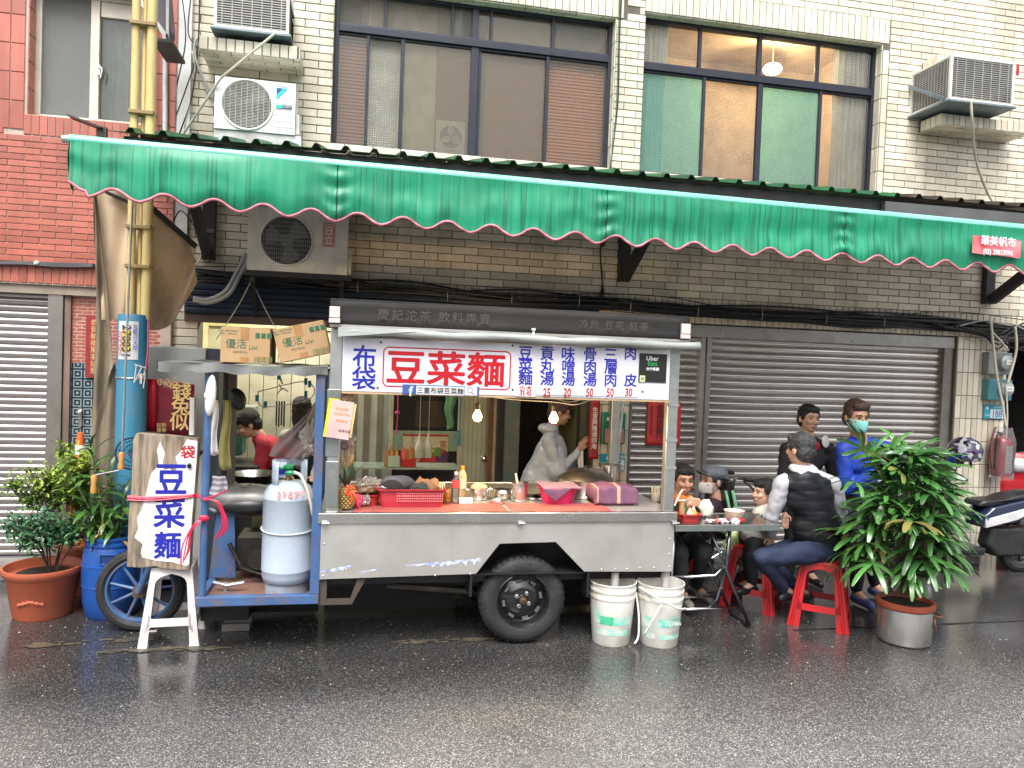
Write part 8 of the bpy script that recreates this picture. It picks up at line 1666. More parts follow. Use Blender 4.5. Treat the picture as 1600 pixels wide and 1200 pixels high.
blob('cap', [(H(0,.025,.075), (.098,.112,.062), R), (H(0,.08,.045), (.085,.06,.055), R), (H(0,-.02,.10), (.07,.07,.04), R)], mat('grey wool cap', (.14,.16,.19), .9, 0, (.10,.11,.13), 30, bump=.6, bscale=90), p5, .008, 3, .005, 20)
MB().grid(lambda u, v: H((u-.5)*.15, -.075-.085*v*(1-(2*u-1)**2*.45), .075+.055*v*.5-.02*(2*u-1)**2), 12, 6).build('cap_peak', bpy.data.materials['grey wool cap'], p5, smooth='all', solid=.005); MB().ball(H(.085,-.03,.055), (.006,.008,.010)).build('cap_badge', M['brass'], p5)
Y1 = 7.0; hc = at(388, 664, Y1); nk = at(405, 680, Y1); c1_ = at(420, 712, Y1); h1 = V((at(432, 800, Y1).x, Y1+.05, .80))
J = dict(neck=nk, chest=c1_, hip=h1, sh=[at(412, 695, Y1-.14), at(422, 692, Y1+.16)], el=[at(404, 735, Y1-.20), at(400, 735, Y1+.1)], wr=[at(372, 730, Y1-.15), at(370, 732, Y1+.05)], hd=[V((-1,0,-.5)), V((-1,0,-.4))], th=[V((0,1,0)), V((0,-1,0))],
   legs=[(h1+V((0,-.09,0)), V((h1.x, Y1-.08, .46)), V((h1.x+.03, Y1-.08, .13)), V((-1,0,0))), (h1+V((0,.09,0)), V((h1.x, Y1+.1, .46)), V((h1.x+.03, Y1+.1, .13)), V((-1,0,0)))])
p1, R, tp = person('cook in a raspberry red t-shirt bending to the left in the kitchen', hc, (-1, -.25), J, mat('raspberry t-shirt', (.52,.035,.07), .8, bump=.2), M['blacktr'], M['skin'], s=.95, pitch=.45, short=True, seed=23)
face(p1, hc, R, .95); hair_cap(p1, hc, R, M['hair'], .98, top=.006, extra=(((0,-.06,.07), (.07,.04,.04)),))
kt = thing('kitchen_worktable', 'cluttered dark steel kitchen worktable in front of the red shirted cook', 'worktable', (at(372,760,6.7).x, 6.75, 0)); x0, x1 = at(345,760,6.6).x-.1, at(400,760,6.6).x
MB().box(x0, x1, 6.62, 7.2, .80, .84).box(x0+.02, x1-.02, 6.66, 7.15, .30, .33).box(x0, x0+.03, 6.62, 6.65, .05, .8).box(x1-.03, x1, 6.62, 6.65, .05, .8).build('table', mat('dim steel', (.10,.11,.11), .4, .7), kt, bevel=.003)
q = at(360, 700, 7.3); kb = thing('teal_tub', 'teal tub and white washing up stacked beyond the bending cook', 'tub', (q.x, 7.4, .84)); MB().box(q.x-.3, q.x+.1, 7.3, 7.6, .84, 1.12).build('tub', mat('teal plastic', (.08,.32,.28), .5), kb, bevel=.02); MB().box(q.x-.3, q.x+.2, 7.3, 7.6, 1.13, 1.3).build('white_tub', mat('dim white plastic', (.35,.38,.36), .6), kb, bevel=.01)
dkk = thing('kitchen_cabinet', 'dark kitchen cabinet behind the three wheeler engine', 'cabinet', (-.8, 6.35, 0)); MB().box(-1.25, -.30, 6.2, 6.55, .05, .70).build('cabinet', mat('dark cabinet', (.03,.03,.03), .6), dkk, bevel=.01)
wk = thing('wok', 'grey wok standing on the kitchen cabinet under the canopy', 'wok', (at(395,735,6.3).x, 6.35, .70)); q = at(395, 735, 6.3); MB().lathe([(.02,.71),(.12,.74),(.20,.82),(.205,.825),(.19,.82),(.11,.75),(.001,.73)], (q.x, 6.38, 0), 28).lathe([(.03,.70),(.03,.712)], (q.x, 6.38, 0), 12).build('wok', M['darksteel'], wk, smooth=True)
Y2 = 7.35; hc = at(472, 640, Y2); nk = at(470, 668, Y2); c2_ = at(468, 705, Y2); h2 = V((c2_.x, Y2, .85))
J = dict(neck=nk, chest=c2_, hip=h2, sh=[at(446, 682, Y2), at(494, 682, Y2)], el=[at(442, 722, Y2), at(498, 722, Y2)], wr=[at(450, 745, Y2-.15), at(490, 745, Y2-.15)], hd=[V((0,-1,0)), V((0,-1,0))], th=[V((1,0,0)), V((-1,0,0))], legs=[(h2+V((-.08,0,0)), V((h2.x-.08, Y2, .46)), V((h2.x-.08, Y2, .13)), V((0,1,0))), (h2+V((.08,0,0)), V((h2.x+.08, Y2, .46)), V((h2.x+.08, Y2, .13)), V((0,1,0)))])
p2, R, tp = person('woman with long dark hair and a white top standing behind the brown plastic sheet', hc, (.3, 1), J, mat('dull white top', (.50,.50,.48), .8), M['blacktr'], M['skin'], s=.92, seed=27)
hair_cap(p2, hc, R, M['hair'], .95, extra=(((0,.07,-.07), (.07,.045,.12)), ((0,.08,-.16), (.05,.035,.10))))
Y3 = 6.75; hc = at(874, 645, Y3); nk = at(862, 668, Y3); c3_ = at(862, 705, Y3); h3 = V((at(855, 800, Y3).x, Y3+.05, .82))
J = dict(neck=nk, chest=c3_, hip=h3, sh=[at(858, 690, Y3-.13), at(864, 690, Y3+.15)], el=[at(872, 738, Y3-.18), at(888, 735, Y3+.1)], wr=[at(903, 706, Y3-.12), at(908, 700, Y3+.0)], hd=[V((.5,0,1)), V((.5,0,1))], th=[V((1,-.3,0)), V((1,-.3,0))], curl=.4, legs=[(h3+V((0,-.08,0)), V((h3.x, Y3-.08, .46)), V((h3.x, Y3-.08, .13)), V((1,0,0))), (h3+V((0,.08,0)), V((h3.x, Y3+.08, .46)), V((h3.x, Y3+.08, .13)), V((1,0,0)))])
rcm = mat('pale gingham raincoat', (.40,.43,.47), .35, 0, (.33,.36,.40), 20)
nt = rcm.node_tree; _ck = _n(nt, 'ShaderNodeTexChecker'); _ck.inputs['Scale'].default_value = 90; _ck.inputs[1].default_value = (.55,.58,.62,1); _ck.inputs[2].default_value = (.38,.42,.48,1); _tc = _n(nt, 'ShaderNodeTexCoord'); nt.links.new(_tc.outputs['Object'], _ck.inputs[0]); nt.links.new(_ck.outputs[0], nt.nodes['Principled BSDF'].inputs['Base Color'])
p3, R, tp = person('person in a pale checked plastic raincoat standing in profile in the dark doorway', hc, (1, -.1), J, rcm, M['blacktr'], M['skin2'], s=.95, pitch=.2, seed=31, wr=.006)
hair_cap(p3, hc, R, M['hairbrown'], .95); face(p3, hc, R, .95)
cape = blob('raincoat_skirt', [(c3_, h3+V((-.02,0,-.15)), .15, .24), (h3+V((-.02,0,-.15)), h3+V((-.03,0,-.30)), .24, .26), (c3_+V((0,0,.06)), J['el'][0], .12, .09), (nk+V((-.03,0,-.01)), (.10,.12,.05), None)], rcm, p3, .012, 6, .010, 7, 3)
pg = thing('sheet_of_paper', 'white sheet of paper held up by the person in the raincoat', 'paper', at(908,725,Y3-.1)); MB().add([at(901,700,6.62), at(911,694,6.62), at(912,745,6.62), at(904,738,6.62)], [(0,1,2,3)]).build('sheet', M['paper'], pg, solid=.001)
# PLANTS
def leafy(mb, P, d, L_, w, droop, seg=5, fold=.25, up=Vector((0,0,1))):
 """one lanceolate leaf: spine from P along d, drooping"""
 d = d.normalized(); s_ = d.cross(up); s_ = s_.normalized() if s_.length > .05 else Vector((1,0,0)); p = P.copy(); base = len(mb.v); dd = d.copy()
 for i in range(seg+1):
  t = i/seg; ww = w*(math.sin(math.pi*min(1, .12+t*.88))**.7 if i < seg else .04)*(.5 if i == 0 else 1); n = s_.cross(dd).normalized()
  mb.v += [p-s_*ww+n*ww*fold, p.copy(), p+s_*ww+n*ww*fold]; dd = (dd+Vector((0,0,-droop/seg))).normalized(); p = p+dd*L_/seg
 for i in range(seg):
  a = base+3*i; mb.f += [[a, a+1, a+4, a+3], [a+1, a+2, a+5, a+4]]
M['palm'] = mat('glossy palm leaf', (.075,.21,.045), .28, 0, (.028,.10,.026), 3, spec=.7, objrand=.4, island=.4, rvar=.08); M['palm2'] = mat('yellowing palm leaf', (.12,.17,.035), .35, 0, (.20,.15,.05), 8, objrand=.3)
q = gr(1420, 1012); PC = Vector((q.x+.055, q.y+.12, 0))
pm = thing('lady_palm', 'big bushy lady palm with drooping fingered leaves growing in the orange pot', 'palm', (PC.x, PC.y, .33))
def fan(seed, nb, L_, w):
 """leaf with nb ribbed drooping blades spreading from the stalk end; local +x outward"""
 random.seed(seed); mb = MB()
 for k in range(nb):
  a = (k/(nb-1)-.5)*math.radians(215)+random.uniform(-.08,.08); L2 = L_*(1-.28*abs(k/(nb-1)-.5)*2)*random.uniform(.85,1.1); el = random.uniform(-.05,.35)
  d = Vector((math.cos(a)*math.cos(el), math.sin(a)*math.cos(el), math.sin(el))); s_ = d.cross(Vector((0,0,1))).normalized(); p = Vector((0,0,0)); base = len(mb.v); n_ = 7; dr = random.uniform(1.0,1.9); dd = d.copy(); ww0 = w*random.uniform(.8,1.15)
  for i in range(n_+1):
   t = i/n_; ww = ww0*[.25,.7,.95,1,1,.95,.8,.42][i]; n = s_.cross(dd).normalized(); h_ = ww*.22
   mb.v += [p-s_*ww, p-s_*ww*.5+n*h_, p.copy(), p+s_*ww*.5+n*h_, p+s_*ww]; dd = (dd+Vector((0,0,-dr/n_*(.35+t)))).normalized(); p = p+dd*L2/n_
  for i in range(n_):
   for j in range(4): b0 = base+5*i+j; mb.f.append([b0, b0+1, b0+6, b0+5])
 return mb.mesh('leaf')
fans = []
for i in range(7):
 me = fan(40+i, 5+i % 4, .25+.02*(i % 3), .0185); me.materials.append(M['palm'] if i < 6 else M['palm2'])
 for p_ in me.polygons: p_.use_smooth = True
 fans.append(me)
random.seed(77); stems = MB(); off = wloc(pm); canes = []
for k in range(15):
 a = random.uniform(0, 6.283); r = random.uniform(.01, .12); b0 = PC+Vector((r*math.cos(a), r*math.sin(a), .33)); h_ = random.uniform(.25, .80); t_ = b0+Vector((math.cos(a)*h_*.22, math.sin(a)*h_*.22, h_)); canes.append((b0, t_)); MB().tube([b0, b0.lerp(t_, .5)+Vector((0,0,.02)), t_], [.012,.010,.007], 7).build('cane', mat('fibrous brown cane', (.10,.065,.035), .8, bump=.6), pm)
N = 150
for k in range(N):
 b0, t_ = canes[k % len(canes)]; zz = random.uniform(.10, 1.0)**.85; z = .42+.92*zz; az_ = random.uniform(0, 6.283)
 prof = (math.sin(math.pi*min(1, (zz*.82+.18)))**.65)*.355; rr = prof*random.uniform(.45, 1.0)
 tip = Vector((PC.x-.02+rr*math.cos(az_), PC.y+rr*math.sin(az_)*.9, z-.05)); src = b0.lerp(t_, min(1, max(.15, (z-.45)/max(.1, t_.z-.33)*.8)))
 mid = src.lerp(tip, .5)+Vector((0,0,.05)); stems.tube([src, mid, tip], .0035, 4)
 o = bpy.data.objects.new('leaf', random.choice(fans[:6]) if random.random() > .07 else fans[6]); COL.objects.link(o); o.parent = pm; o.location = tip-off
 up_t = -.1-.9*(zz-.35) if zz > .35 else .35*(.35-zz)*3
 o.rotation_euler = (random.uniform(-.25,.25), up_t+random.uniform(-.3,.3), az_+random.uniform(-.4,.4)); s_ = random.uniform(.75, 1.1); o.scale = (s_, s_, s_)
for px, py, ro in ((1348,690,-1.35),(1362,700,-1.1),(1382,712,-1.0),(1395,690,-.9),(1335,742,-.3)):
 q = at(px, py, PC.y); o = bpy.data.objects.new('leaf', fans[1]); COL.objects.link(o); o.parent = pm; tip = Vector((q.x, PC.y, q.z-.05)); stems.tube([canes[0][1], tip], .0035, 4); o.location = tip-off; o.rotation_euler = (0, ro, 3.5 if px < 1360 else .4); o.scale = (.8,.8,.8)
tag(stems.build('stalks', mat('green stalk', (.06,.13,.03), .5), pm), kind='stuff')
pot_ = thing('steel_pot', 'big round steel pot standing on the street under the lady palm', 'pot', (PC.x, PC.y, 0)); MB().lathe([(.001,.004),(.158,.004),(.166,.012),(.170,.02),(.170,.235),(.174,.238),(.168,.236),(.164,.03),(.001,.02)], (PC.x, PC.y, 0), 48).build('pot_body', mat('stained stock pot steel', (.74,.73,.71), .24, .85, (.52,.50,.47), 4, dirt=(.32,.27,.2), dscale=4, damt=.5, rvar=.1), pot_, smooth=True)
MB().tube(curve_pts([(PC.x+.14, PC.y-.10, .20), (PC.x+.18, PC.y-.13, .20), (PC.x+.20, PC.y-.06, .205), (PC.x+.165, PC.y-.02, .20)]), .007, 6).tube([(PC.x+.13, PC.y-.12, .19), (PC.x+.13, PC.y-.135, .12)], .008, 5).build('handle', mat('rusty handle', (.22,.12,.07), .6, .5), pot_, smooth='all')
M['terra'] = mat('orange brown plastic pot', (.42,.10,.045), .5, 0, (.34,.075,.035), 4, dirt=(.2,.12,.08), dscale=5, damt=.4)
op = thing('orange_pot', 'orange plastic planter sitting inside the steel pot', 'planter', (PC.x, PC.y, .2)); MB().lathe([(.12,.05),(.160,.24),(.180,.245),(.186,.262),(.186,.285),(.178,.288),(.165,.284),(.155,.255),(.001,.252)], (PC.x, PC.y, 0), 40).build('planter_shell', M['terra'], op, smooth=True); MB().lathe([(.001,.262),(.157,.258)], (PC.x, PC.y, 0), 24).build('soil', mat('dark potting soil', (.03,.022,.016), .9, bump=.8), op)
def terrapot(label, x, y, R_, H, dec=True):
 t_ = thing('terracotta_pot', label, 'planter', (x, y, 0)); MB().lathe([(.001,.0),(R_*.70,0),(R_*.74,.02),(R_*.90,H*.8),(R_*.93,H*.82),(R_*1.0,H*.90),(R_*1.02,H*.95),(R_*1.01,H),(R_*.95,H),(R_*.88,H*.9),(R_*.84,H*.85),(.001,H*.84)], (x, y, 0), 44).build('planter_shell', M['terra'], t_, smooth=True); MB().lathe([(.001,H*.86),(R_*.86,H*.845)], (x, y, 0), 20).build('soil', bpy.data.materials['dark potting soil'], t_)
 if dec:
  mb = MB()
  for k in range(-5, 6): a = k*.07+.0; zc_ = H*(.42-.012*abs(k)); rr = R_*(.74+.16*.42)+.004; mb.ball((x+rr*math.sin(a-.02), y-rr*math.cos(a), zc_), (.014,.006,.010+.004*(k % 2)), 8, 5)
  mb.build('relief_ornament', M['terra'], t_, smooth='all')
 return t_
q = gr(52, 975); TP = Vector((q.x-.02, q.y+.20, 0)); terrapot('round orange terracotta pot with raised garland at the left edge', TP.x, TP.y, .24, .33)
q = gr(120, 950); TP2 = Vector((q.x-.05, q.y+.42, 0)); terrapot('second terracotta pot half hidden behind the blue barrel', TP2.x, TP2.y, .22, .38, False)
def bush(name, label, x, y, z0, h_, w_, n, leaf, mats, seed, stems_n=9, cz=.55):
 random.seed(seed); t_ = thing(name, label, 'shrub', (x, y, z0)); st_ = MB(); tips = []
 for k in range(stems_n):
  a = random.uniform(0, 6.283); r = random.uniform(.3, 1)*w_; e = Vector((x+r*math.cos(a), y+r*math.sin(a)*.7, z0+h_*random.uniform(.55, 1))); b0 = Vector((x+.03*math.cos(a), y+.03*math.sin(a), z0)); mid = b0.lerp(e, .5)+Vector((random.uniform(-.04,.04), 0, .06)); st_.tube(curve_pts([b0, mid, e], 4), .005, 5); tips += [(b0, mid, e)]
  for j in range(3):
   p = mid.lerp(e, random.random()); e2 = p+Vector((random.uniform(-.14,.14), random.uniform(-.1,.1), random.uniform(.02,.16))); st_.tube([p, e2], .0025, 4); tips.append((p, p.lerp(e2,.5), e2))
 st_.build('stem', mat('grey brown twig', (.07,.05,.035), .8), t_)
 mbs = [MB() for _ in mats]
 for k in range(n):
  a_, m_, e = random.choice(tips); t = random.random()**.6; p = m_.lerp(e, t)+Vector((random.gauss(0,.035), random.gauss(0,.035), random.gauss(0,.03))); d = Vector((random.gauss(0,1), random.gauss(0,1), random.gauss(.25,.6)))
  hi = (p.z-z0)/h_; i = min(len(mats)-1, int((hi*1.1+random.uniform(-.25,.25))*len(mats))) if len(mats) > 1 else 0; i = max(0, i); leafy(mbs[i], p, d, leaf*random.uniform(.6,1.2), leaf*.24, .5, 2, .2)
 for mb, m in zip(mbs, mats):
  if mb.v: tag(mb.build('foliage', m, t_, normals=False), kind='stuff')
 return t_
M['lf1'] = mat('deep green leaf', (.035,.10,.03), .38, island=.5, spec=.5); M['lf2'] = mat('mid green leaf', (.08,.18,.03), .4, island=.45, spec=.5); M['lf3'] = mat('lime green new leaf', (.26,.36,.04), .42, island=.4, spec=.5)
bush('potted_bush', 'low dark green bush in the round terracotta pot', TP.x+.06, TP.y, .29, .34, .24, 1700, .046, [M['lf1'], mat('blue green leaf', (.06,.17,.075), .4, island=.45)], 3)
bush('potted_bush', 'taller bush with lime green new shoots behind the terracotta pots at the left edge', TP2.x-.16, TP2.y, .32, .66, .46, 6500, .050, [M['lf1'], M['lf2'], M['lf2'], M['lf3']], 4, 22)
q = gr(160, 972); BB = Vector((q.x, q.y+.17, 0)); br = thing('blue_barrel', 'blue plastic barrel used as a planter beside the front wheel', 'barrel', (BB.x, BB.y, 0))
MB().lathe([(.001,0),(.145,0),(.158,.02),(.172,.10),(.178,.21),(.181,.212),(.181,.220),(.179,.222),(.182,.35),(.184,.352),(.184,.36),(.180,.362),(.172,.44),(.160,.475),(.163,.478),(.166,.49),(.163,.505),(.155,.507),(.156,.52),(.162,.525),(.162,.54),(.152,.542),(.148,.45),(.001,.45)], (BB.x, BB.y, 0), 48).build('barrel_body', mat('scuffed blue barrel plastic', (.008,.065,.28), .38, 0, (.010,.055,.22), 4, dirt=(.06,.09,.16), dscale=5, damt=.4, spec=.5), br, smooth=True)
gp = Vector((BB.x+.02, BB.y-.180, .41)); mb = MB().box(gp.x-.045, gp.x+.065, gp.y-.004, gp.y+.02, .375, .385).box(gp.x-.045, gp.x+.065, gp.y-.004, gp.y+.02, .440, .450).box(gp.x-.045, gp.x-.036, gp.y-.004, gp.y+.02, .385, .440).box(gp.x+.056, gp.x+.065, gp.y-.004, gp.y+.02, .385, .440); mb.build('hand_grip', bpy.data.materials['scuffed blue barrel plastic'], br, bevel=.002)
MB().box(gp.x-.036, gp.x+.056, gp.y+.003, gp.y+.012, .385, .440).build('grip_recess', mat('deep blue recess', (.004,.03,.14), .6), br)
lb = thing('leafy_canes', 'tall leafy green canes growing out of the blue barrel', 'plant', (BB.x, BB.y, .45)); random.seed(12); lm = M['lf1']; cm = mat('green cane', (.10,.17,.04), .5); 
leafm = mat('long green leaf', (.07,.17,.03), .35, 0, (.045,.12,.025), 4, spec=.6, objrand=.45)
lmesh = []
for i in range(4):
 mb = MB(); leafy(mb, Vector((0,0,0)), Vector((1,0,.55)), .19+.02*i, .017+.001*i, .9+.25*i, 6, .3); me = mb.mesh('leaf'); me.materials.append(leafm)
 for p_ in me.polygons: p_.use_smooth = True
 lmesh.append(me)
off = wloc(lb)
def P_(px, py, Yd=0): return at(px, py, BB.y+Yd)
for pts in ([(160,850),(142,800),(118,755),(92,715)], [(165,850),(158,790),(150,740),(142,700)], [(170,850),(172,790),(170,745)], [(185,848),(192,800),(196,768)], [(160,855),(148,815),(140,785)], [(180,850),(186,815),(206,790)], [(168,850),(165,820),(150,800)], [(155,852),(140,830),(128,815)]):
 yd = random.uniform(-.08,.08); c_ = curve_pts([P_(x, y, yd) for x, y in pts], 6); MB().tube(c_, .006, 6).build('cane', cm, lb, smooth='all'); n_ = len(c_)
 for k in range(max(9, n_)):
  i = int(n_*(.25+.75*(k/max(9, n_)))); i = min(i, n_-1); p = c_[i]; o = bpy.data.objects.new('leaf', random.choice(lmesh)); COL.objects.link(o); o.parent = lb; o.location = p-off; o.rotation_euler = (random.uniform(-.4,.4), random.uniform(-.7,.3)-(.7 if k > n_*.8 else 0), k*2.4+random.uniform(-.4,.4)); s_ = random.uniform(.6,1.05); o.scale = (s_,)*3
for k in range(16): o = bpy.data.objects.new('leaf', random.choice(lmesh)); COL.objects.link(o); o.parent = lb; o.location = P_(random.uniform(142,180), random.uniform(835,852), random.uniform(-.1,.1))-off; o.rotation_euler = (random.uniform(-.3,.3), random.uniform(-1.2,-.5), random.uniform(0,6.28)); s_ = random.uniform(.6,.95); o.scale = (s_,)*3
dm = mat('dry tan leaf', (.36,.22,.10), .7, objrand=.3)
for x, y in ((162,832),(158,845),(170,818),(190,845),(205,838)): mb = MB(); leafy(mb, P_(x, y, -.12), Vector((random.uniform(-1,1), -.4, .2)), .10, .014, 2.2, 4, .4); mb.build('dry_leaf', dm, lb, smooth='all', normals=False)
q = at(125, 700, 6.1); cn = thing('traffic_cone', 'slim orange traffic cone with white bands standing by the lace screened door', 'traffic cone', (q.x, 6.1, .1)); zt = at(121, 676, 6.1).z; prof = lambda z: .02+(.085)*(zt-z)/(zt-.1)
om = mat('orange cone plastic', (.80,.13,.02), .45)
MB().lathe([(prof(.1),.14),(prof(zt),zt),(.001,zt+.005)], (q.x, 6.1, 0), 24).build('cone_body', om, cn, smooth=True); MB().box(q.x-.15, q.x+.15, 5.95, 6.25, .0, .139).build('cone_base', om, cn, bevel=.01)
for a, b_ in ((zt-.16, zt-.09), (zt-.30, zt-.24)): MB().lathe([(prof(a)+.002,a),(prof(b_)+.002,b_)], (q.x, 6.1, 0), 24).build('white_band', M['white_cloth'], cn, smooth=True)
# SCOOTERS
def part(mb, nm, m, par, bevel=0, smooth=False): return mb.build(nm, m, par, smooth=smooth, bevel=bevel)
def moto_wheel(par, cx, cy, R_, w=.06):
 o = bpy.data.objects.new('wheel', None); COL.objects.link(o); o.parent = par; o.location = Vector((cx, cy, R_))-wloc(par)
 MB().lathe([(R_*.62, w*.7),(R_*.8,w),(R_*.94,w*.7),(R_,0),(R_*.94,-w*.7),(R_*.8,-w),(R_*.62,-w*.7)], (cx, cy, R_), 40, rot=rx(math.pi/2)).build('tyre', M['rubber'], o, smooth=True); MB().lathe([(R_*.62,.04),(R_*.56,.03),(R_*.56,-.03),(R_*.62,-.04)], (cx, cy, R_), 32, rot=rx(math.pi/2)).lathe([(.001,-.05),(.05,-.05),(.05,.05),(.001,.05)], (cx, cy, R_), 16, rot=rx(math.pi/2)).build('rim', M['darksteel'], o, smooth=True)
 for k in range(5): t = k*1.2566; MB().bar((cx, cy, R_), (cx+R_*.58*math.cos(t), cy, R_+R_*.58*math.sin(t)), .03, .03, up=(0,1,0)).build('spoke', M['darksteel'], o)
def side_slab(poly, cy, hw, taper=.6):
 """body panel with rounded section: poly (x,z) extruded to both sides and pulled in at the rims"""
 n = len(poly); cx = sum(p[0] for p in poly)/n; cz = sum(p[1] for p in poly)/n; mb = MB(); L2 = [(-hw, .86), (-hw*taper, 1.0), (hw*taper, 1.0), (hw, .86)]
 for y, k in L2: mb.v += [Vector((cx+(a-cx)*k, cy+y, cz+(b_-cz)*k)) for a, b_ in poly]
 for i in range(3):
  for j in range(n): mb.f.append([i*n+j, i*n+(j+1) % n, (i+1)*n+(j+1) % n, (i+1)*n+j])
 mb.f.append(list(range(n))[::-1]); mb.f.append([3*n+j for j in range(n)]); return mb
def scooter(label, cx, cy, c_main, c_side, trim, mirror=False):
 """scooter with rear wheel at x=cx, nose towards -x"""
 t_ = thing('parked_scooter', label, 'scooter', (cx, cy, 0), 'scooters parked at the right')
 moto_wheel(t_, cx, cy, .25); moto_wheel(t_, cx-1.22, cy, .25)
 part(side_slab([(cx-.62,.62),(cx-.50,.72),(cx-.10,.80),(cx+.32,.84),(cx+.36,.80),(cx+.10,.66),(cx-.20,.54),(cx-.58,.50)], cy, .15), 'tail_panel', c_main, t_, .012, True)
 part(side_slab([(cx-.56,.60),(cx-.14,.70),(cx+.28,.80),(cx+.10,.70),(cx-.18,.58),(cx-.55,.50)], cy, .157, .9), 'side_panel', c_side, t_, .006, True)
 part(side_slab([(cx-.64,.72),(cx-.60,.78),(cx-.34,.79),(cx-.22,.83),(cx+.02,.87),(cx+.26,.87),(cx+.30,.83),(cx-.1,.79),(cx-.5,.72)], cy, .135, .75), 'seat', M['black_plastic'], t_, .02, True)
 part(side_slab([(cx+.26,.80),(cx+.38,.84),(cx+.37,.78),(cx+.22,.74)], cy, .09), 'tail_light', mat('red lens', (.45,.01,.015), .12, coat=.8), t_, .004, True)
 part(side_slab([(cx-.42,.50),(cx-.05,.50),(cx+.10,.34),(cx+.05,.18),(cx-.35,.18),(cx-.46,.30)], cy, .10), 'engine', mat('dark engine casing', (.045,.045,.048), .4, .4), t_, .015)
 part(MB().tube([(cx+.02, cy-.13, .26), (cx+.30, cy-.13, .34)], [.06,.055], 16), 'exhaust', M['darksteel'], t_, smooth=True)
 part(MB().grid(lambda u, v: (cx+.33*math.cos(.1+u*2.2), cy+(v-.5)*.16, .26+.33*math.sin(.1+u*2.2)*1.0), 14, 4), 'rear_fender', M['black_plastic'], t_, smooth='all')
 part(MB().box(cx-1.0, cx-.55, cy-.16, cy+.16, .22, .30), 'footboard', M['black_plastic'], t_, .02)
 part(side_slab([(cx-1.02,.28),(cx-.93,.62),(cx-1.0,.98),(cx-1.10,1.02),(cx-1.18,.85),(cx-1.16,.55),(cx-1.06,.28)], cy, .18, .5), 'front_shield', c_main, t_, .02, True)
 part(MB().ball((cx-1.17, cy, .88), (.06,.11,.08), 18, 10), 'headlight', mat('clear lens', (.62,.64,.66), .08, coat=1), t_, smooth='all')
 part(MB().ball((cx-1.22, cy, .44), (.17,.075,.10), 18, 10), 'front_fender', c_main, t_, smooth='all')
 part(MB().tube(curve_pts([(cx-.98, cy-.33, 1.03), (cx-1.02, cy-.15, 1.02), (cx-1.04, cy, 1.0), (cx-1.02, cy+.15, 1.02), (cx-.98, cy+.33, 1.03)]), .014, 8), 'handlebar', M['black_plastic'], t_, smooth='all')
 for s_ in (-1, 1): part(MB().tube([(cx-1.03, cy+s_*.2, 1.03), (cx-1.06, cy+s_*.28, 1.18)], .006, 6).ball((cx-1.06, cy+s_*.30, 1.22), (.02,.065,.045), 14, 8), 'mirror', M['black_plastic'], t_, smooth='all')
 part(MB().tube([(cx-1.05, cy, .95), (cx-1.22, cy, .25)], .03, 10), 'fork', M['darksteel'], t_, smooth=True)
 return t_
q = gr(1596, 905)
navy_s = mat('dark navy scooter paint', (.012,.02,.06), .2, coat=.8); white_s = mat('white scooter paint', (.66,.66,.68), .25, coat=.6)
sc1 = scooter('dark scooter with white side panels cut by the right edge, nose behind the palm', q.x+.20, q.y+.25, navy_s, white_s, None); sc1.scale = (.88,.88,.88)
M['red_s'] = mat('red scooter paint', (.45,.008,.015), .2, coat=.8)
sc2 = scooter('red scooter facing the street behind the dark one, in the passage by the pillar', 0, 0, M['red_s'], white_s, None); q = at(1596, 700, 6.95)
sc2.location = (q.x+.54, 8.0, .0); sc2.rotation_euler = (0, 0, math.radians(62))
q = at(1507, 706, 5.95); hm = thing('helmet', 'black and white graphic helmet with a blue visor hooked over the scooter handlebar', 'helmet', q)
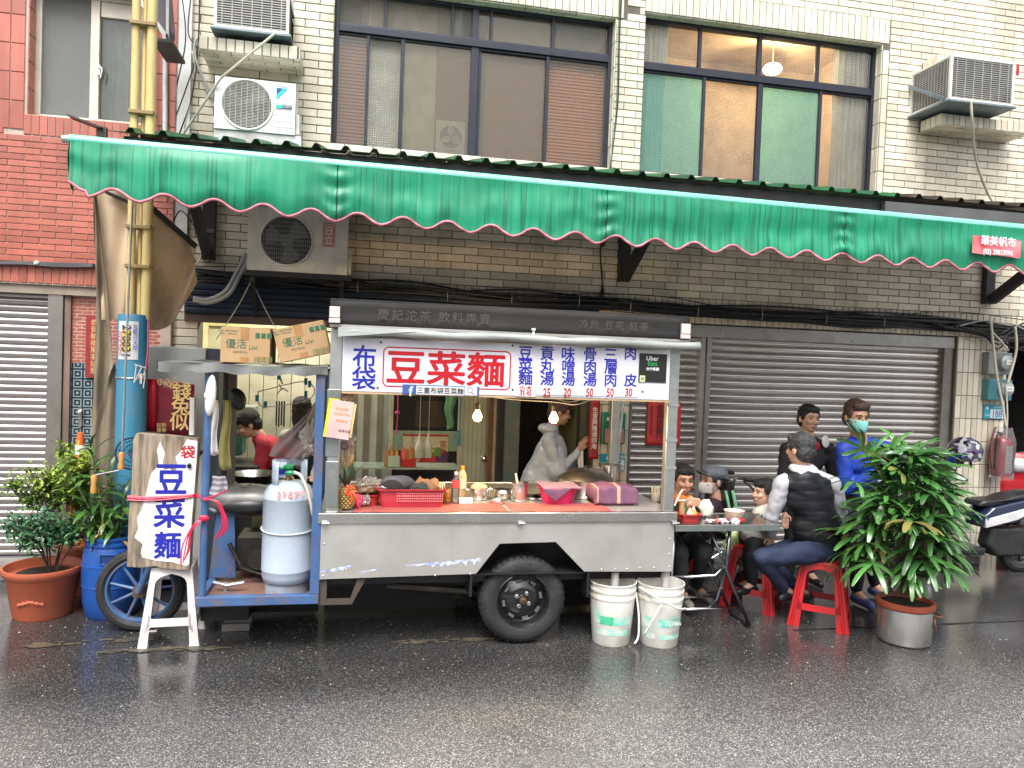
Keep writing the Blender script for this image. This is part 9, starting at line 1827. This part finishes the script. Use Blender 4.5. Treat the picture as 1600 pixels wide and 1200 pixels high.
hmm = mat('helmet graphics', (.62,.62,.66), .2, coat=.6); nt = hmm.node_tree; _v = _n(nt, 'ShaderNodeTexVoronoi'); _v.inputs['Scale'].default_value = 26; _s = _n(nt, 'ShaderNodeSeparateColor'); _c = _n(nt, 'ShaderNodeValToRGB'); _c.color_ramp.interpolation = 'CONSTANT'; _tc = _n(nt, 'ShaderNodeTexCoord')
nt.links.new(_tc.outputs['Object'], _v.inputs[0]); nt.links.new(_v.outputs['Color'], _s.inputs[0]); nt.links.new(_s.outputs[0], _c.inputs[0]); nt.links.new(_c.outputs[0], nt.nodes['Principled BSDF'].inputs['Base Color'])
_e = _c.color_ramp.elements; _e[0].color = (.02,.015,.03,1); _e[1].position = .45; _e[1].color = (.60,.60,.62,1); _x = _e.new(.25); _x.color = (.10,.05,.14,1); _x = _e.new(.7); _x.color = (.03,.04,.12,1); _x = _e.new(.82); _x.color = (.5,.5,.55,1)
mb = MB().ball(q, (.152,.15,.14), 28, 18, ry(-.2)); mb.v = [v if v.z > q.z-.075 else Vector((v.x, v.y, q.z-.075-(q.z-.075-v.z)*.15)) for v in mb.v]; mb.build('helmet_shell', hmm, hm, smooth=True)
MB().grid(lambda u, v: (q.x-.06-.13*math.sin(v*1.6)*math.sin(math.pi*(.15+.7*u))-.02, q.y-.10*math.cos(math.pi*u)*1.0-.02, q.z+.03-.16*v), 16, 10).build('visor', mat('blue visor', (.005,.02,.25), .08, coat=1), hm, smooth='all', solid=.003)
MB().tube([q+Vector((.02,-.05,-.06)), q+Vector((.035,-.05,-.14))], .012).build('strap', M['black_plastic'], hm)
# STREET ACROSS (seen only in reflections)
ob = thing('opposite_building', 'grey brown tiled house row on the far side of the street behind the viewer', 'building', (2, -13, 0))
MB().box(-16, 20, -13.3, -13, 0, 5.5).build('wall', mat('grey brown tiles', (.26,.24,.22), .6, 0, (.20,.18,.17), 1), ob)
for k in range(9):
 for z in (.1, 3.9): MB().box(-15.5+4*k, -12.9+4*k, -13.0+.002, -12.97, z, z+(2.5 if z < 1 else 1.2)).build('window', mat('dark window band', (.03,.035,.04), .2), ob)
